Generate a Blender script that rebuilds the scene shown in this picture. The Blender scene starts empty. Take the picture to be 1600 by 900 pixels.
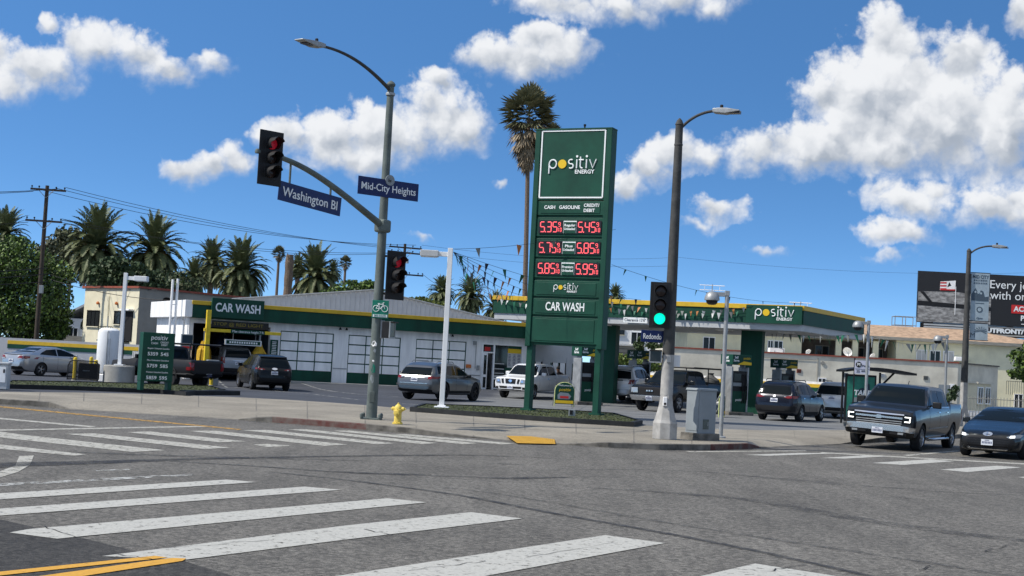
import bpy, bmesh, math, random
from mathutils import Vector, Matrix
from mathutils.bvhtree import BVHTree
random.seed(7)
S = bpy.context.scene
C = S.collection
R = math.radians

# ---------------------------------------------------------------- camera
CAM_H, FOC, ROLL, PITCH = 1.9, 2200.0, R(3.1), math.atan(118*math.cos(R(3.1))/2200)
cam = bpy.data.cameras.new('camera'); cam_o = bpy.data.objects.new('camera', cam); C.objects.link(cam_o)
cam.sensor_width = 36; cam.lens = 36*FOC/1600; cam.clip_end = 6000; cam.clip_start = .1
cam_rot = Matrix.Rotation(math.pi/2+PITCH, 3, 'X') @ Matrix.Rotation(ROLL, 3, 'Z')
cam_o.location = (0, 0, CAM_H); cam_o.rotation_euler = cam_rot.to_euler()
S.camera = cam_o

# ---------------------------------------------------------------- sun, exposure
SUN_EL, SUN_AZ = R(48), R(-107)         # azimuth measured from +Y towards +X
sun_dir = Vector((math.sin(SUN_AZ)*math.cos(SUN_EL), math.cos(SUN_AZ)*math.cos(SUN_EL), math.sin(SUN_EL)))
sl = bpy.data.lights.new('sun', 'SUN'); sl.energy = 3.7; sl.angle = R(.5); sl.color = (1, .95, .87)
so = bpy.data.objects.new('sun', sl); C.objects.link(so)
so.rotation_euler = sun_dir.to_track_quat('Z', 'Y').to_euler(); so.location = (-60, -20, 80)
S.view_settings.view_transform = 'Standard'; S.view_settings.look = 'None'
S.view_settings.exposure = 0.42; S.view_settings.gamma = 1

# pixel of the photograph -> direction / point on the ground / point at a depth (used only to take measurements off the photo)
def ray(x, y):
    return cam_rot @ Vector(((x-800)/FOC, -(y-450)/FOC, -1))
def G(x, y, z=0.0):
    d = ray(x, y); return Vector((0, 0, CAM_H)) + d*((z-CAM_H)/d.z)
def P(x, y, Y):
    d = ray(x, y); return Vector((0, 0, CAM_H)) + d*(Y/d.y)

# ---------------------------------------------------------------- world: physical sky + cumulus clouds by direction
W = bpy.data.worlds.new('World'); S.world = W; W.use_nodes = True
def build_world():
    nt = W.node_tree; nt.nodes.clear(); N = nt.nodes.new; L = nt.links.new
    def val(s, v):
        if hasattr(v, 'is_output'): L(v, s)
        else: s.default_value = v
    def m(op, a, b=0.0, c=0.0, clamp=False):
        n = N('ShaderNodeMath'); n.operation = op; n.use_clamp = clamp
        for i, v in enumerate((a, b, c)): val(n.inputs[i], v)
        return n.outputs[0]
    def vm(op, a, b=(0, 0, 0), c=(0, 0, 0)):
        n = N('ShaderNodeVectorMath'); n.operation = op
        for i, v in enumerate((a, b, c)): val(n.inputs[i], v)
        return n.outputs['Value' if op == 'LENGTH' else 'Vector']
    def mix(f, a, b):
        n = N('ShaderNodeMix'); n.data_type = 'RGBA'; val(n.inputs[0], f); val(n.inputs[6], a); val(n.inputs[7], b); return n.outputs[2]
    def smooth(x, a, b):
        n = N('ShaderNodeMapRange'); n.interpolation_type = 'SMOOTHSTEP'
        val(n.inputs[0], x); n.inputs[1].default_value = a; n.inputs[2].default_value = b; return n.outputs[0]
    tc = N('ShaderNodeTexCoord'); d = tc.outputs['Generated']
    sp = N('ShaderNodeSeparateXYZ'); L(d, sp.inputs[0])
    az = m('ARCTAN2', sp.outputs[0], sp.outputs[1]); el = m('ARCSINE', sp.outputs[2])
    cb = N('ShaderNodeCombineXYZ'); L(az, cb.inputs[0]); L(el, cb.inputs[1]); p = cb.outputs[0]
    def noise(v, sc, det=4, ro=.55, dim='2D'):
        n = N('ShaderNodeTexNoise'); n.noise_dimensions = dim; L(v, n.inputs['Vector']); n.inputs['Scale'].default_value = sc
        n.inputs['Detail'].default_value = det; n.inputs['Roughness'].default_value = ro; return n
    def puff(v, sc, det):
        n = N('ShaderNodeTexVoronoi'); n.voronoi_dimensions = '2D'; n.feature = 'F1'; L(v, n.inputs['Vector']); n.inputs['Scale'].default_value = sc
        n.inputs['Detail'].default_value = det; n.inputs['Roughness'].default_value = .55; n.inputs['Lacunarity'].default_value = 2.3
        return m('SUBTRACT', .42, n.outputs['Distance'])
    # (x, y, rx, ry, weight) measured off the photograph, turned into azimuth / elevation
    EL = [(60,108,75,46,1),(62,36,24,20,.8),(150,70,75,45,.9),(225,85,55,38,.8),(262,112,55,34,.85),(330,100,52,22,.7),(20,130,70,32,.7),(-20,90,60,50,1),
          (285,264,46,30,1),(355,246,34,34,1),(322,258,40,24,.9),
          (450,214,62,38,1),(520,222,85,52,1.1),(600,214,100,60,1.1),(680,180,80,60,1),(690,132,38,28,.9),(725,200,55,44,.9),(560,250,90,40,.9),
          (820,92,112,42,1),(845,62,70,28,1),(765,95,66,30,.8),(885,84,50,42,.9),
          (870,2,110,24,.8),(960,16,90,28,.8),(1060,4,95,28,.8),(1115,16,45,22,.7),
          (985,292,42,36,1),(1062,236,56,36,1),(1018,265,48,32,.9),(1105,240,42,24,.8),
          (1200,232,78,48,1.1),(1390,62,62,60,1.1),(1505,95,60,58,1.1),(1400,240,120,46,1.1),(1292,148,48,40,1.1),
          
          (1122,334,56,30,1),(1085,350,34,16,.7),
          (1395,366,76,26,1),(1430,322,72,28,.9),(1472,300,40,28,.9),(1378,300,46,34,.6),(1555,332,86,34,1),(1600,310,50,30,1),
          (785,287,13,10,.6),(1200,388,44,14,.55),(655,368,26,9,.5),(1390,400,60,14,.5),(1610,15,30,40,1),
          (1395,165,150,125,1.25),(1290,232,120,52,1.2),(1470,190,110,100,1.2),(1565,200,80,110,1.15)]
    cl = []
    for x, y, rx, ry, w in EL:
        v = ray(x, y).normalized()
        cl.append((math.atan2(v.x, v.y), math.asin(v.z), rx/FOC*1.08, ry/FOC*1.08, w))
    wob = noise(p, 26, 4, .6).outputs['Color']
    pw = vm('MULTIPLY_ADD', wob, (.030, .022, 0), vm('ADD', p, (-.015, -.011, 0)))
    pv = vm('MULTIPLY_ADD', noise(p, 60, 3, .6).outputs['Color'], (.012, .012, 0), vm('ADD', p, (-.006, -.006, 0)))
    def fields(q, tilt):
        """smooth union of the clumps, and the same with each clump counting more on its sunny upper-left side"""
        f = ft = None
        def union(u, g):
            if u is None: return g
            n = N('ShaderNodeMath'); n.operation = 'SMOOTH_MAX'; L(u, n.inputs[0]); L(g, n.inputs[1]); n.inputs[2].default_value = .34; return n.outputs[0]
        for a, e, ra, re, w in cl:
            r = vm('MULTIPLY_ADD', q, (1/ra, 1/re, 0), (-a/ra, -e/re, 0)); g = m('MULTIPLY_ADD', vm('LENGTH', r), -w, w)
            n = N('ShaderNodeVectorMath'); n.operation = 'DOT_PRODUCT'; L(r, n.inputs[0]); n.inputs[1].default_value = tilt
            f = union(f, g); ft = union(ft, m('ADD', g, n.outputs['Value']))
        return f, ft
    F, FT = fields(pw, (-.16, .42, 0))
    fine = m('ADD', m('MULTIPLY', m('SUBTRACT', noise(p, 95, 6, .62).outputs[0], .5), .40), m('MULTIPLY', m('SUBTRACT', noise(pw, 24, 7, .66).outputs[0], .5), .55))
    pf = puff(pv, 34, 2); pf2 = puff(vm('ADD', pv, (-.006, .011, 0)), 34, 1)
    D = m('ADD', F, m('MULTIPLY', pf, .34))
    generic = m('MULTIPLY', smooth(noise(d, 3.2, 4, .55, '3D').outputs[0], .40, .58), m('MULTIPLY', smooth(m('ABSOLUTE', az), .5, .7), smooth(el, .02, .2)))  # extra clouds out of view, thickened to brighten shaded walls
    up = m('MULTIPLY', m('SUBTRACT', FT, F), 2.6, clamp=True); dn = m('MULTIPLY', m('SUBTRACT', F, FT), 2.6, clamp=True)
    edge = m('MULTIPLY', m('SUBTRACT', m('ADD', D, fine), m('MULTIPLY_ADD', dn, .06, .07)), m('MULTIPLY_ADD', up, 1.3, 1.0))
    solid = m('SUBTRACT', 1, m('MULTIPLY', dn, m('MULTIPLY', m('SUBTRACT', 1, smooth(D, .1, .7)), .55)))
    mask = m('MAXIMUM', m('MULTIPLY', smooth(edge, -.20, .56), solid), m('MULTIPLY', generic, .8))
    lit = smooth(m('ADD', m('ADD', m('SUBTRACT', FT, F), m('MULTIPLY', m('SUBTRACT', pf, pf2), .30)), m('MULTIPLY', fine, .16)), -.38, .24)
    thick = smooth(D, .1, .8)
    shade = m('SUBTRACT', 1, m('MULTIPLY', m('SUBTRACT', 1, lit), m('MULTIPLY_ADD', thick, .45, .55)), clamp=True)
    ccol = mix(shade, (.27, .31, .37, 1), (.675, .685, .70, 1))
    sky = N('ShaderNodeTexSky'); sky.sky_type = 'NISHITA'; sky.sun_disc = False
    sky.sun_elevation = SUN_EL; sky.sun_rotation = SUN_AZ
    sky.air_density = 1.0; sky.dust_density = .2; sky.ozone_density = 3.0; sky.altitude = 50
    lift = vm('NORMALIZE', vm('MULTIPLY_ADD', d, (1, 1, 3.3), (0, 0, .085))); L(lift, sky.inputs['Vector'])
    hs = N('ShaderNodeHueSaturation'); hs.inputs['Saturation'].default_value = 1.21; hs.inputs['Hue'].default_value = .498; hs.inputs['Value'].default_value = 1.30; L(sky.outputs[0], hs.inputs['Color'])
    SKY_STRENGTH = .115
    # the sky node is physical (value about 5-10): clouds are given as radiance, so divide by the strength once
    cscale = N('ShaderNodeVectorMath'); cscale.operation = 'SCALE'; L(ccol, cscale.inputs[0]); cscale.inputs['Scale'].default_value = 1/SKY_STRENGTH
    tot = mix(m('MULTIPLY', mask, .97), hs.outputs[0], cscale.outputs[0])
    bg = N('ShaderNodeBackground'); L(tot, bg.inputs[0]); bg.inputs[1].default_value = SKY_STRENGTH
    out = N('ShaderNodeOutputWorld'); L(bg.outputs[0], out.inputs[0])
build_world(); W.cycles.sampling_method = 'MANUAL'; W.cycles.sample_map_resolution = 256

# ---------------------------------------------------------------- materials
def mat(name, col, rough=.6, metal=0.0, var=0.0, vs=3.0, bump=0.0, bs=60.0, coat=0.0, emit=0.0, spec=.3, col2=None, thr=(.35, .65), stretch=None, streak=0.0):
    mt = bpy.data.materials.new(name); mt.use_nodes = True; nt = mt.node_tree; N = nt.nodes.new; L = nt.links.new
    b = nt.nodes['Principled BSDF']
    c = tuple(col)+(1,)
    b.inputs['Base Color'].default_value = c; b.inputs['Roughness'].default_value = rough; b.inputs['Metallic'].default_value = metal
    b.inputs['Coat Weight'].default_value = coat; b.inputs['Coat Roughness'].default_value = .04; b.inputs['Specular IOR Level'].default_value = spec
    tc = N('ShaderNodeTexCoord'); vec = tc.outputs['Object']
    if stretch:
        mp = N('ShaderNodeMapping'); mp.inputs['Scale'].default_value = stretch; L(vec, mp.inputs[0]); vec = mp.outputs[0]
    if var or col2:
        n = N('ShaderNodeTexNoise'); L(vec, n.inputs['Vector']); n.inputs['Scale'].default_value = vs; n.inputs['Detail'].default_value = 6; n.inputs['Roughness'].default_value = .62
        mr = N('ShaderNodeMapRange'); L(n.outputs[0], mr.inputs[0]); mr.inputs[1].default_value = thr[0]; mr.inputs[2].default_value = thr[1]
        mx = N('ShaderNodeMix'); mx.data_type = 'RGBA'; L(mr.outputs[0], mx.inputs[0])
        mx.inputs[6].default_value = tuple(v*(1-var) for v in col)+(1,)
        mx.inputs[7].default_value = (tuple(col2) if col2 else tuple(min(1, v*(1+var)) for v in col))+(1,)
        L(mx.outputs[2], b.inputs['Base Color'])
        r2 = N('ShaderNodeMapRange'); L(n.outputs[0], r2.inputs[0]); r2.inputs[3].default_value = max(0.02, rough-.08); r2.inputs[4].default_value = min(1, rough+.08); L(r2.outputs[0], b.inputs['Roughness'])
    if bump:
        n2 = N('ShaderNodeTexNoise'); L(vec, n2.inputs['Vector']); n2.inputs['Scale'].default_value = bs; n2.inputs['Detail'].default_value = 4
        bp = N('ShaderNodeBump'); bp.inputs['Strength'].default_value = bump; bp.inputs['Distance'].default_value = .02; L(n2.outputs[0], bp.inputs['Height']); L(bp.outputs[0], b.inputs['Normal'])
    if emit:
        b.inputs['Emission Color'].default_value = c; b.inputs['Emission Strength'].default_value = emit
    return mt
M = {}
M['concrete'] = mat('concrete', (.33, .32, .29), .85, var=.22, vs=1.3, bump=.25, bs=40)
M['kerb'] = mat('kerb_concrete', (.135, .125, .108), .85, var=.5, vs=2.5, bump=.3, bs=30)
M['kerb_red'] = mat('kerb_red_paint', (.105, .036, .030), .8, col2=(.14, .115, .10), vs=3.0, thr=(.40, .66), bump=.3, bs=30)
M['kerb_dark'] = mat('kerb_dark_paint', (.018, .019, .02), .7, var=.4, vs=3)
M['white_paint'] = mat('white_paint', (.74, .75, .75), .45, var=.05, vs=2, bump=.04, bs=30)
M['white_wall'] = mat('white_painted_wall', (.82, .81, .79), .7, var=.13, vs=1.6, bump=.12, bs=25, stretch=(1.6, 1.6, .22))
M['grey_white'] = mat('dull_white_wall', (.40, .41, .43), .8, var=.08, vs=1.1, bump=.12, bs=25)  # white wall with its blue-grey shade put into the colour
M['panel_white'] = mat('white_door_panel', (.85, .84, .82), .4, var=.09, vs=1.7, stretch=(1.5, 1.5, .35))
M['green'] = mat('green_sign_enamel', (.003, .052, .031), .55, var=.22, vs=1.1, bump=.03, bs=6)
M['green_dark'] = mat('dark_green_paint', (.003, .052, .030), .6, var=.25, vs=1.4, stretch=(1, 1, .4))
M['yellow'] = mat('yellow_paint', (.62, .40, .03), .5, var=.1, vs=3)
M['logo_yellow'] = mat('logo_yellow', (.72, .47, .02), .5)
M['letter_white'] = mat('white_lettering', (.78, .80, .79), .5)
M['letter_black'] = mat('black_lettering', (.015, .015, .017), .5)
M['led'] = mat('led_digits', (.95, .115, .13), .4, emit=.62)
M['led_off'] = mat('led_window', (.022, .016, .016), .25)
M['grey_metal'] = mat('galvanised_metal', (.33, .34, .34), .5, metal=.5, var=.15, vs=4)
M['pole_paint'] = mat('weathered_pole_paint', (.105, .125, .115), .6, var=.25, vs=2.2, bump=.1, bs=25)
M['pole_dark'] = mat('dark_bronze_concrete', (.055, .055, .053), .75, var=.25, vs=5, bump=.15, bs=60)  # darkening above the skyline put into the concrete colour
M['pole_light'] = mat('bare_concrete_pole', (.34, .33, .31), .85, var=.2, vs=4, bump=.2, bs=60)
M['black_metal'] = mat('black_metal', (.012, .012, .013), .45, var=.2, vs=4)
M['black_soft'] = mat('black_matte', (.010, .010, .011), .8)
M['rubber'] = mat('tyre_rubber', (.016, .016, .017), .85, var=.25, vs=8, bump=.2, bs=80)
M['glass'] = mat('dark_glass', (.007, .010, .012), .05, spec=.10)
M['glass_mid'] = mat('shop_glass', (.012, .016, .017), .05, spec=.6)
M['chrome'] = mat('chrome', (.70, .71, .73), .14, metal=1)
M['rim'] = mat('alloy_rim', (.42, .43, .45), .3, metal=.9)
M['rim_dark'] = mat('dark_rim', (.03, .03, .032), .4, metal=.6)
M['lamp_red'] = mat('tail_lamp_red', (.17, .006, .009), .12, coat=.6)
M['lamp_clear'] = mat('headlamp_glass', (.30, .32, .33), .08, coat=.8, metal=.3)
M['lamp_on'] = mat('running_lamp', (1, .98, .92), .2, emit=1.5)
M['plate'] = mat('licence_plate', (.62, .64, .68), .4)
M['plate_mark'] = mat('plate_marks', (.05, .06, .14), .5)
M['sign_blue'] = mat('street_sign_blue', (.008, .020, .095), .4, var=.12, vs=5)
M['sign_green'] = mat('route_sign_green', (.01, .17, .11), .4, var=.15, vs=6)
M['hydrant'] = mat('hydrant_yellow', (.66, .50, .10), .5, var=.16, vs=9, bump=.1)
M['tactile'] = mat('tactile_yellow', (.48, .27, .03), .6, var=.14, vs=5)
M['bollard'] = mat('bollard_yellow', (.70, .50, .03), .5, var=.12, vs=5)
M['cab_grey'] = mat('cabinet_grey', (.23, .255, .268), .5, var=.07, vs=3, bump=.05)
M['cream'] = mat('cream_stucco', (.66, .61, .45), .9, var=.07, vs=1.6, bump=.3, bs=30)
M['cream2'] = mat('pale_yellow_stucco', (.76, .71, .50), .9, var=.08, vs=1.2, bump=.3, bs=30)
M['white_stucco'] = mat('white_stucco', (.72, .72, .70), .9, var=.06, vs=.8, bump=.3, bs=30)
M['beige'] = mat('beige_plaster', (.60, .56, .46), .9, var=.17, vs=.7, bump=.3, bs=18)
M['taupe'] = mat('taupe_stucco', (.30, .28, .24), .9, var=.1, vs=1, bump=.3, bs=30)  # cream wall with shade put in; own colour of rail and frames
M['red_trim'] = mat('red_coping', (.26, .07, .045), .8, var=.2, vs=4)
M['wood_grey'] = mat('grey_siding', (.25, .24, .21), .85, var=.2, vs=2, stretch=(1, 1, 9))
M['roof_brown'] = mat('tan_shingle', (.38, .26, .17), .9, var=.32, vs=2.6, bump=.5, bs=9, stretch=(1, 1, 2.2))
M['shadow_glass'] = mat('window_glass', (.02, .022, .024), .08)
M['curtain'] = mat('white_blind', (.5, .5, .48), .8, var=.15, vs=9, stretch=(6, 1, 1))
M['metal_roof'] = mat('corrugated_white', (.45, .455, .46), .5, var=.05, vs=2, stretch=(1, 1, 1))
M['soffit'] = mat('soffit_grey', (.46, .47, .47), .6, var=.08, vs=1.2)
M['bark'] = mat('bark', (.12, .095, .07), .9, var=.35, vs=5, bump=.6, bs=14, stretch=(1, 1, .35))
M['palm_bark'] = mat('palm_bark', (.15, .11, .08), .95, var=.4, vs=6, bump=.8, bs=9, stretch=(1, 1, 3))
M['wood_pole'] = mat('creosote_pole', (.055, .043, .034), .9, var=.3, vs=6, stretch=(4, 4, .4), bump=.2)
M['wire'] = mat('wire', (.015, .015, .016), .6)
M['skin'] = mat('skin', (.30, .16, .10), .55)
M['cloth_dark'] = mat('dark_shirt', (.02, .02, .024), .9, bump=.2, bs=40)
M['jeans'] = mat('jeans', (.03, .045, .08), .9, bump=.2, bs=60)
M['hair'] = mat('hair', (.012, .009, .007), .7)
M['brush_yellow'] = mat('wash_brush_cloth', (.55, .33, .03), .9, var=.3, vs=9, stretch=(3, 3, .5))
M['brush_blue'] = mat('wash_brush_blue', (.03, .06, .14), .9, var=.3, vs=9, stretch=(3, 3, .5))
M['ad_green'] = mat('poster_green', (.03, .19, .13), .25, var=.3, vs=2)
M['ad_dark'] = mat('poster_dark', (.012, .03, .05), .3)
M['red'] = mat('poster_red', (.55, .03, .03), .5)
M['orange'] = mat('orange_plastic', (.55, .16, .04), .5)

# ---------------------------------------------------------------- mesh helpers
class MB:
    def __init__(s): s.v = []; s.f = []; s.m = []
    def add(s, vs, fs, mi=0):
        o = len(s.v); s.v += [tuple(v) for v in vs]; s.f += [tuple(i+o for i in f) for f in fs]; s.m += [mi]*len(fs); return s
    def box(s, c, d, rz=0.0, mi=0, rot=None, taper=1.0):
        hx, hy, hz = d[0]/2, d[1]/2, d[2]/2
        mt = rot if rot is not None else Matrix.Rotation(rz, 3, 'Z')
        vs = []
        for z, t in ((-hz, 1), (hz, taper)):
            for x, y in ((-hx, -hy), (hx, -hy), (hx, hy), (-hx, hy)):
                vs.append(Vector(c) + mt @ Vector((x*t, y*t, z)))
        return s.add(vs, [(0, 3, 2, 1), (4, 5, 6, 7), (0, 1, 5, 4), (1, 2, 6, 5), (2, 3, 7, 6), (3, 0, 4, 7)], mi)
    def tube(s, pts, rad, n=10, mi=0, cap=True):
        pts = [Vector(p) for p in pts]
        if not hasattr(rad, '__len__'): rad = [rad]*len(pts)
        vs = []; fs = []; u = None
        for i, p in enumerate(pts):
            t = (pts[min(i+1, len(pts)-1)] - pts[max(i-1, 0)]).normalized()
            if u is None: u = t.orthogonal().normalized()
            else: u = (u - t*u.dot(t)).normalized()
            w = t.cross(u)
            for k in range(n):
                a = 2*math.pi*k/n; vs.append(p + (u*math.cos(a) + w*math.sin(a))*rad[i])
        for i in range(len(pts)-1):
            for k in range(n):
                a = i*n+k; b = i*n+(k+1) % n; fs.append((a, b, b+n, a+n))
        if cap: fs.append(tuple(range(n-1, -1, -1))); fs.append(tuple((len(pts)-1)*n+k for k in range(n)))
        return s.add(vs, fs, mi)
    def lathe(s, prof, n=20, c=(0, 0, 0), mi=0, axis='Z', ph=0.0, cap=True):
        vs = []; fs = []
        for r, z in prof:
            for k in range(n):
                a = 2*math.pi*k/n+ph; x, y = r*math.cos(a), r*math.sin(a)
                q = (x, y, z) if axis == 'Z' else ((x, z, y) if axis == 'Y' else (z, x, y))
                vs.append((q[0]+c[0], q[1]+c[1], q[2]+c[2]))
        for i in range(len(prof)-1):
            for k in range(n):
                a = i*n+k; b = i*n+(k+1) % n; fs.append((a, b, b+n, a+n))
        if cap: fs.append(tuple(range(n-1, -1, -1))); fs.append(tuple((len(prof)-1)*n+k for k in range(n)))
        return s.add(vs, fs, mi)
    def prism(s, poly, y0, y1, mi=0, plane='XZ'):
        n = len(poly)
        if plane == 'XZ': vs = [(a, y0, b) for a, b in poly]+[(a, y1, b) for a, b in poly]
        elif plane == 'XY': vs = [(a, b, y0) for a, b in poly]+[(a, b, y1) for a, b in poly]
        else: vs = [(y0, a, b) for a, b in poly]+[(y1, a, b) for a, b in poly]
        fs = [tuple(range(n)), tuple(range(2*n-1, n-1, -1))]+[(i, i+n, (i+1) % n+n, (i+1) % n) for i in range(n)]
        return s.add(vs, fs, mi)
    def build(s, name, mats, parent=None, smooth=False, bevel=0.0, seg=2, fix=True, ang=35):
        me = bpy.data.meshes.new(name); me.from_pydata(s.v, [], s.f)
        for mt in (mats if isinstance(mats, (list, tuple)) else [mats]): me.materials.append(mt)
        if any(s.m): me.polygons.foreach_set('material_index', s.m)
        if fix:
            bm = bmesh.new(); bm.from_mesh(me); bmesh.ops.recalc_face_normals(bm, faces=bm.faces)
            bm.to_mesh(me); bm.free()
        if smooth:
            me.polygons.foreach_set('use_smooth', [True]*len(me.polygons)); me.set_sharp_from_angle(angle=R(ang))
        o = bpy.data.objects.new(name, me); C.objects.link(o)
        if parent is not None: o.parent = parent
        if bevel:
            b = o.modifiers.new('edge', 'BEVEL'); b.width = bevel; b.segments = seg; b.limit_method = 'ANGLE'; b.angle_limit = R(40)
        return o
def tag(o, label=None, cat=None, group=None, kind=None):
    if label: o['label'] = label
    if cat: o['category'] = cat
    if group: o['group'] = group
    if kind: o['kind'] = kind
    return o
def thing(name, label, cat, loc, rz=0.0, group=None):
    o = bpy.data.objects.new(name, None); C.objects.link(o); o.location = loc; o.rotation_euler = (0, 0, rz); o.empty_display_size = .3
    return tag(o, label, cat, group)
def dup(root, label, loc, rz=None, sc=None):
    r = root.copy(); C.objects.link(r); r.location = loc
    if rz is not None: r.rotation_euler = (0, 0, rz)
    if sc is not None: r.scale = (sc, sc, sc)
    if label: r['label'] = label
    for ch in list(root.children):
        c = ch.copy(); C.objects.link(c); c.parent = r
        for g in list(ch.children):
            d = g.copy(); C.objects.link(d); d.parent = c
    return r
def text(s, size, mt, parent, loc, rot=(math.pi/2, 0, 0), name='lettering', ext=.004, bold=0.0, sx=1.0, align='CENTER', sp=1.0, fit=None, shear=0.0):
    cu = bpy.data.curves.new(name, 'FONT'); cu.body = s; cu.size = size; cu.extrude = ext; cu.align_x = align; cu.align_y = 'CENTER'; cu.offset = bold
    cu.space_character = sp; cu.resolution_u = 3; cu.shear = shear
    t = bpy.data.objects.new('tmp', cu)
    me = t.to_mesh().copy(); t.to_mesh_clear(); bpy.data.objects.remove(t); bpy.data.curves.remove(cu)
    if not len(me.vertices): return None
    if fit:
        xs = [v.co.x for v in me.vertices]; sx = fit/(max(xs)-min(xs))
    for v in me.vertices: v.co.x *= sx
    me.name = name; me.materials.clear(); me.materials.append(mt)
    o = bpy.data.objects.new(name, me); C.objects.link(o); o.parent = parent; o.location = loc; o.rotation_euler = rot
    return o
# ================================================================ GROUND
def asphalt(name, base, speck, patch, stretch=(1, 1, 1), var=.16):
    mt = bpy.data.materials.new(name); mt.use_nodes = True; nt = mt.node_tree; N = nt.nodes.new; L = nt.links.new
    b = nt.nodes['Principled BSDF']; b.inputs['Roughness'].default_value = .88; b.inputs['Specular IOR Level'].default_value = .3
    tc = N('ShaderNodeTexCoord'); v = tc.outputs['Object']
    def nz(sc, det, ro=.6, vec=v):
        n = N('ShaderNodeTexNoise'); L(vec, n.inputs['Vector']); n.inputs['Scale'].default_value = sc; n.inputs['Detail'].default_value = det; n.inputs['Roughness'].default_value = ro; return n.outputs[0]
    def mr(x, a, b_, c, d):
        n = N('ShaderNodeMapRange'); L(x, n.inputs[0])
        for i, k in enumerate((a, b_, c, d)): n.inputs[i+1].default_value = k
        return n.outputs[0]
    def mul(a, b_):
        n = N('ShaderNodeMath'); n.operation = 'MULTIPLY'; L(a, n.inputs[0]); L(b_, n.inputs[1]); return n.outputs[0]
    mp = N('ShaderNodeMapping'); mp.inputs['Rotation'].default_value = (0, 0, R(34)); mp.inputs['Scale'].default_value = stretch; L(v, mp.inputs[0])
    f = mul(mr(nz(.35, 5), .3, .7, 1-var, 1+var), mr(nz(13, 9, .95), .36, .64, 1-speck*.50, 1+speck*.50))
    f = mul(f, mr(nz(.55, 4, .55, mp.outputs[0]), .3, .7, 1-patch, 1+patch))
    f = mul(f, mr(nz(3.0, 6, .7), .3, .7, .92, 1.08)); f = mul(f, mr(nz(75, 2, .6), .3, .7, 1-speck*.7, 1+speck*.7))
    vo = N('ShaderNodeTexVoronoi'); L(v, vo.inputs['Vector']); vo.inputs['Scale'].default_value = 45
    f = mul(f, mr(vo.outputs['Distance'], 0, .7, 1.22, .84))
    v2 = N('ShaderNodeTexVoronoi'); v2.voronoi_dimensions = '2D'; L(v, v2.inputs['Vector']); v2.inputs['Scale'].default_value = 26; se = N('ShaderNodeSeparateColor'); L(v2.outputs['Color'], se.inputs[0]); f = mul(f, mr(se.outputs[0], 0, 1, 1-speck*.50, 1+speck*.50))
    sc = N('ShaderNodeVectorMath'); sc.operation = 'SCALE'; sc.inputs[0].default_value = base; L(f, sc.inputs['Scale']); L(sc.outputs[0], b.inputs['Base Color'])
    bp = N('ShaderNodeBump'); bp.inputs['Strength'].default_value = .35; bp.inputs['Distance'].default_value = .01; L(nz(60, 3), bp.inputs['Height']); L(bp.outputs[0], b.inputs['Normal'])
    return mt
M['road'] = asphalt('old_grey_asphalt', (.124, .116, .101), .85, .16, (3, .25, 1))
M['road_dark'] = asphalt('dark_patched_asphalt', (.050, .047, .042), .8, .2, (2, .4, 1))
M['lot'] = asphalt('dark_sealed_asphalt', (.058, .061, .072), .25, .16, (.5, 1.5, 1))
M['forecourt'] = asphalt('worn_forecourt', (.155, .158, .158), .22, .16, (.6, 1.6, 1), .15)
M['sidewalk'] = asphalt('pavement_concrete', (.25, .226, .182), .28, .17, (1, 1, 1), .14)
def worn(name, col, lo=.30, hi=.42, sc=7.0, dark=None):
    mt = bpy.data.materials.new(name); mt.use_nodes = True; nt = mt.node_tree; N = nt.nodes.new; L = nt.links.new
    b = nt.nodes['Principled BSDF']; b.inputs['Roughness'].default_value = .75
    tc = N('ShaderNodeTexCoord'); n = N('ShaderNodeTexNoise'); L(tc.outputs['Object'], n.inputs[0]); n.inputs['Scale'].default_value = sc; n.inputs['Detail'].default_value = 8; n.inputs['Roughness'].default_value = .75
    n3 = N('ShaderNodeTexNoise'); L(tc.outputs['Object'], n3.inputs[0]); n3.inputs['Scale'].default_value = 30; n3.inputs['Detail'].default_value = 4
    r3 = N('ShaderNodeMapRange'); L(n3.outputs[0], r3.inputs[0]); r3.inputs[1].default_value = .3; r3.inputs[2].default_value = .7; r3.inputs[3].default_value = .82; r3.inputs[4].default_value = 1.08
    vs = N('ShaderNodeVectorMath'); vs.operation = 'SCALE'; vs.inputs[0].default_value = col; L(r3.outputs[0], vs.inputs['Scale']); L(vs.outputs[0], b.inputs['Base Color'])
    r = N('ShaderNodeMapRange'); L(n.outputs[0], r.inputs[0]); r.inputs[1].default_value = lo; r.inputs[2].default_value = hi
    L(r.outputs[0], b.inputs['Alpha'])
    return mt
M['mark_white'] = worn('worn_white_road_paint', (.43, .42, .375), .34, .45, 9)
M['mark_white_far'] = worn('worn_white_road_paint_thin', (.42, .405, .35), .36, .50)
M['mark_yellow'] = worn('worn_yellow_road_paint', (.58, .30, .03), .28, .40)
M['mark_yellow_far'] = worn('worn_yellow_road_paint_thin', (.50, .28, .05), .40, .55)
M['mark_faded'] = worn('faded_white_road_paint', (.42, .42, .39), .46, .54, 5)
M['tyre_mark'] = worn('tyre_rubber_on_road', (.020, .020, .021), .30, .72, 2.2)  # tyre rubber, and cast shadows painted in the same dark colour
M['tyre_mark_soft'] = worn('tyre_rubber_on_road_soft', (.026, .026, .027), .38, .95, 2.2)  # rubber streaks with painted wire shadows; gutter dirt too

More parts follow.
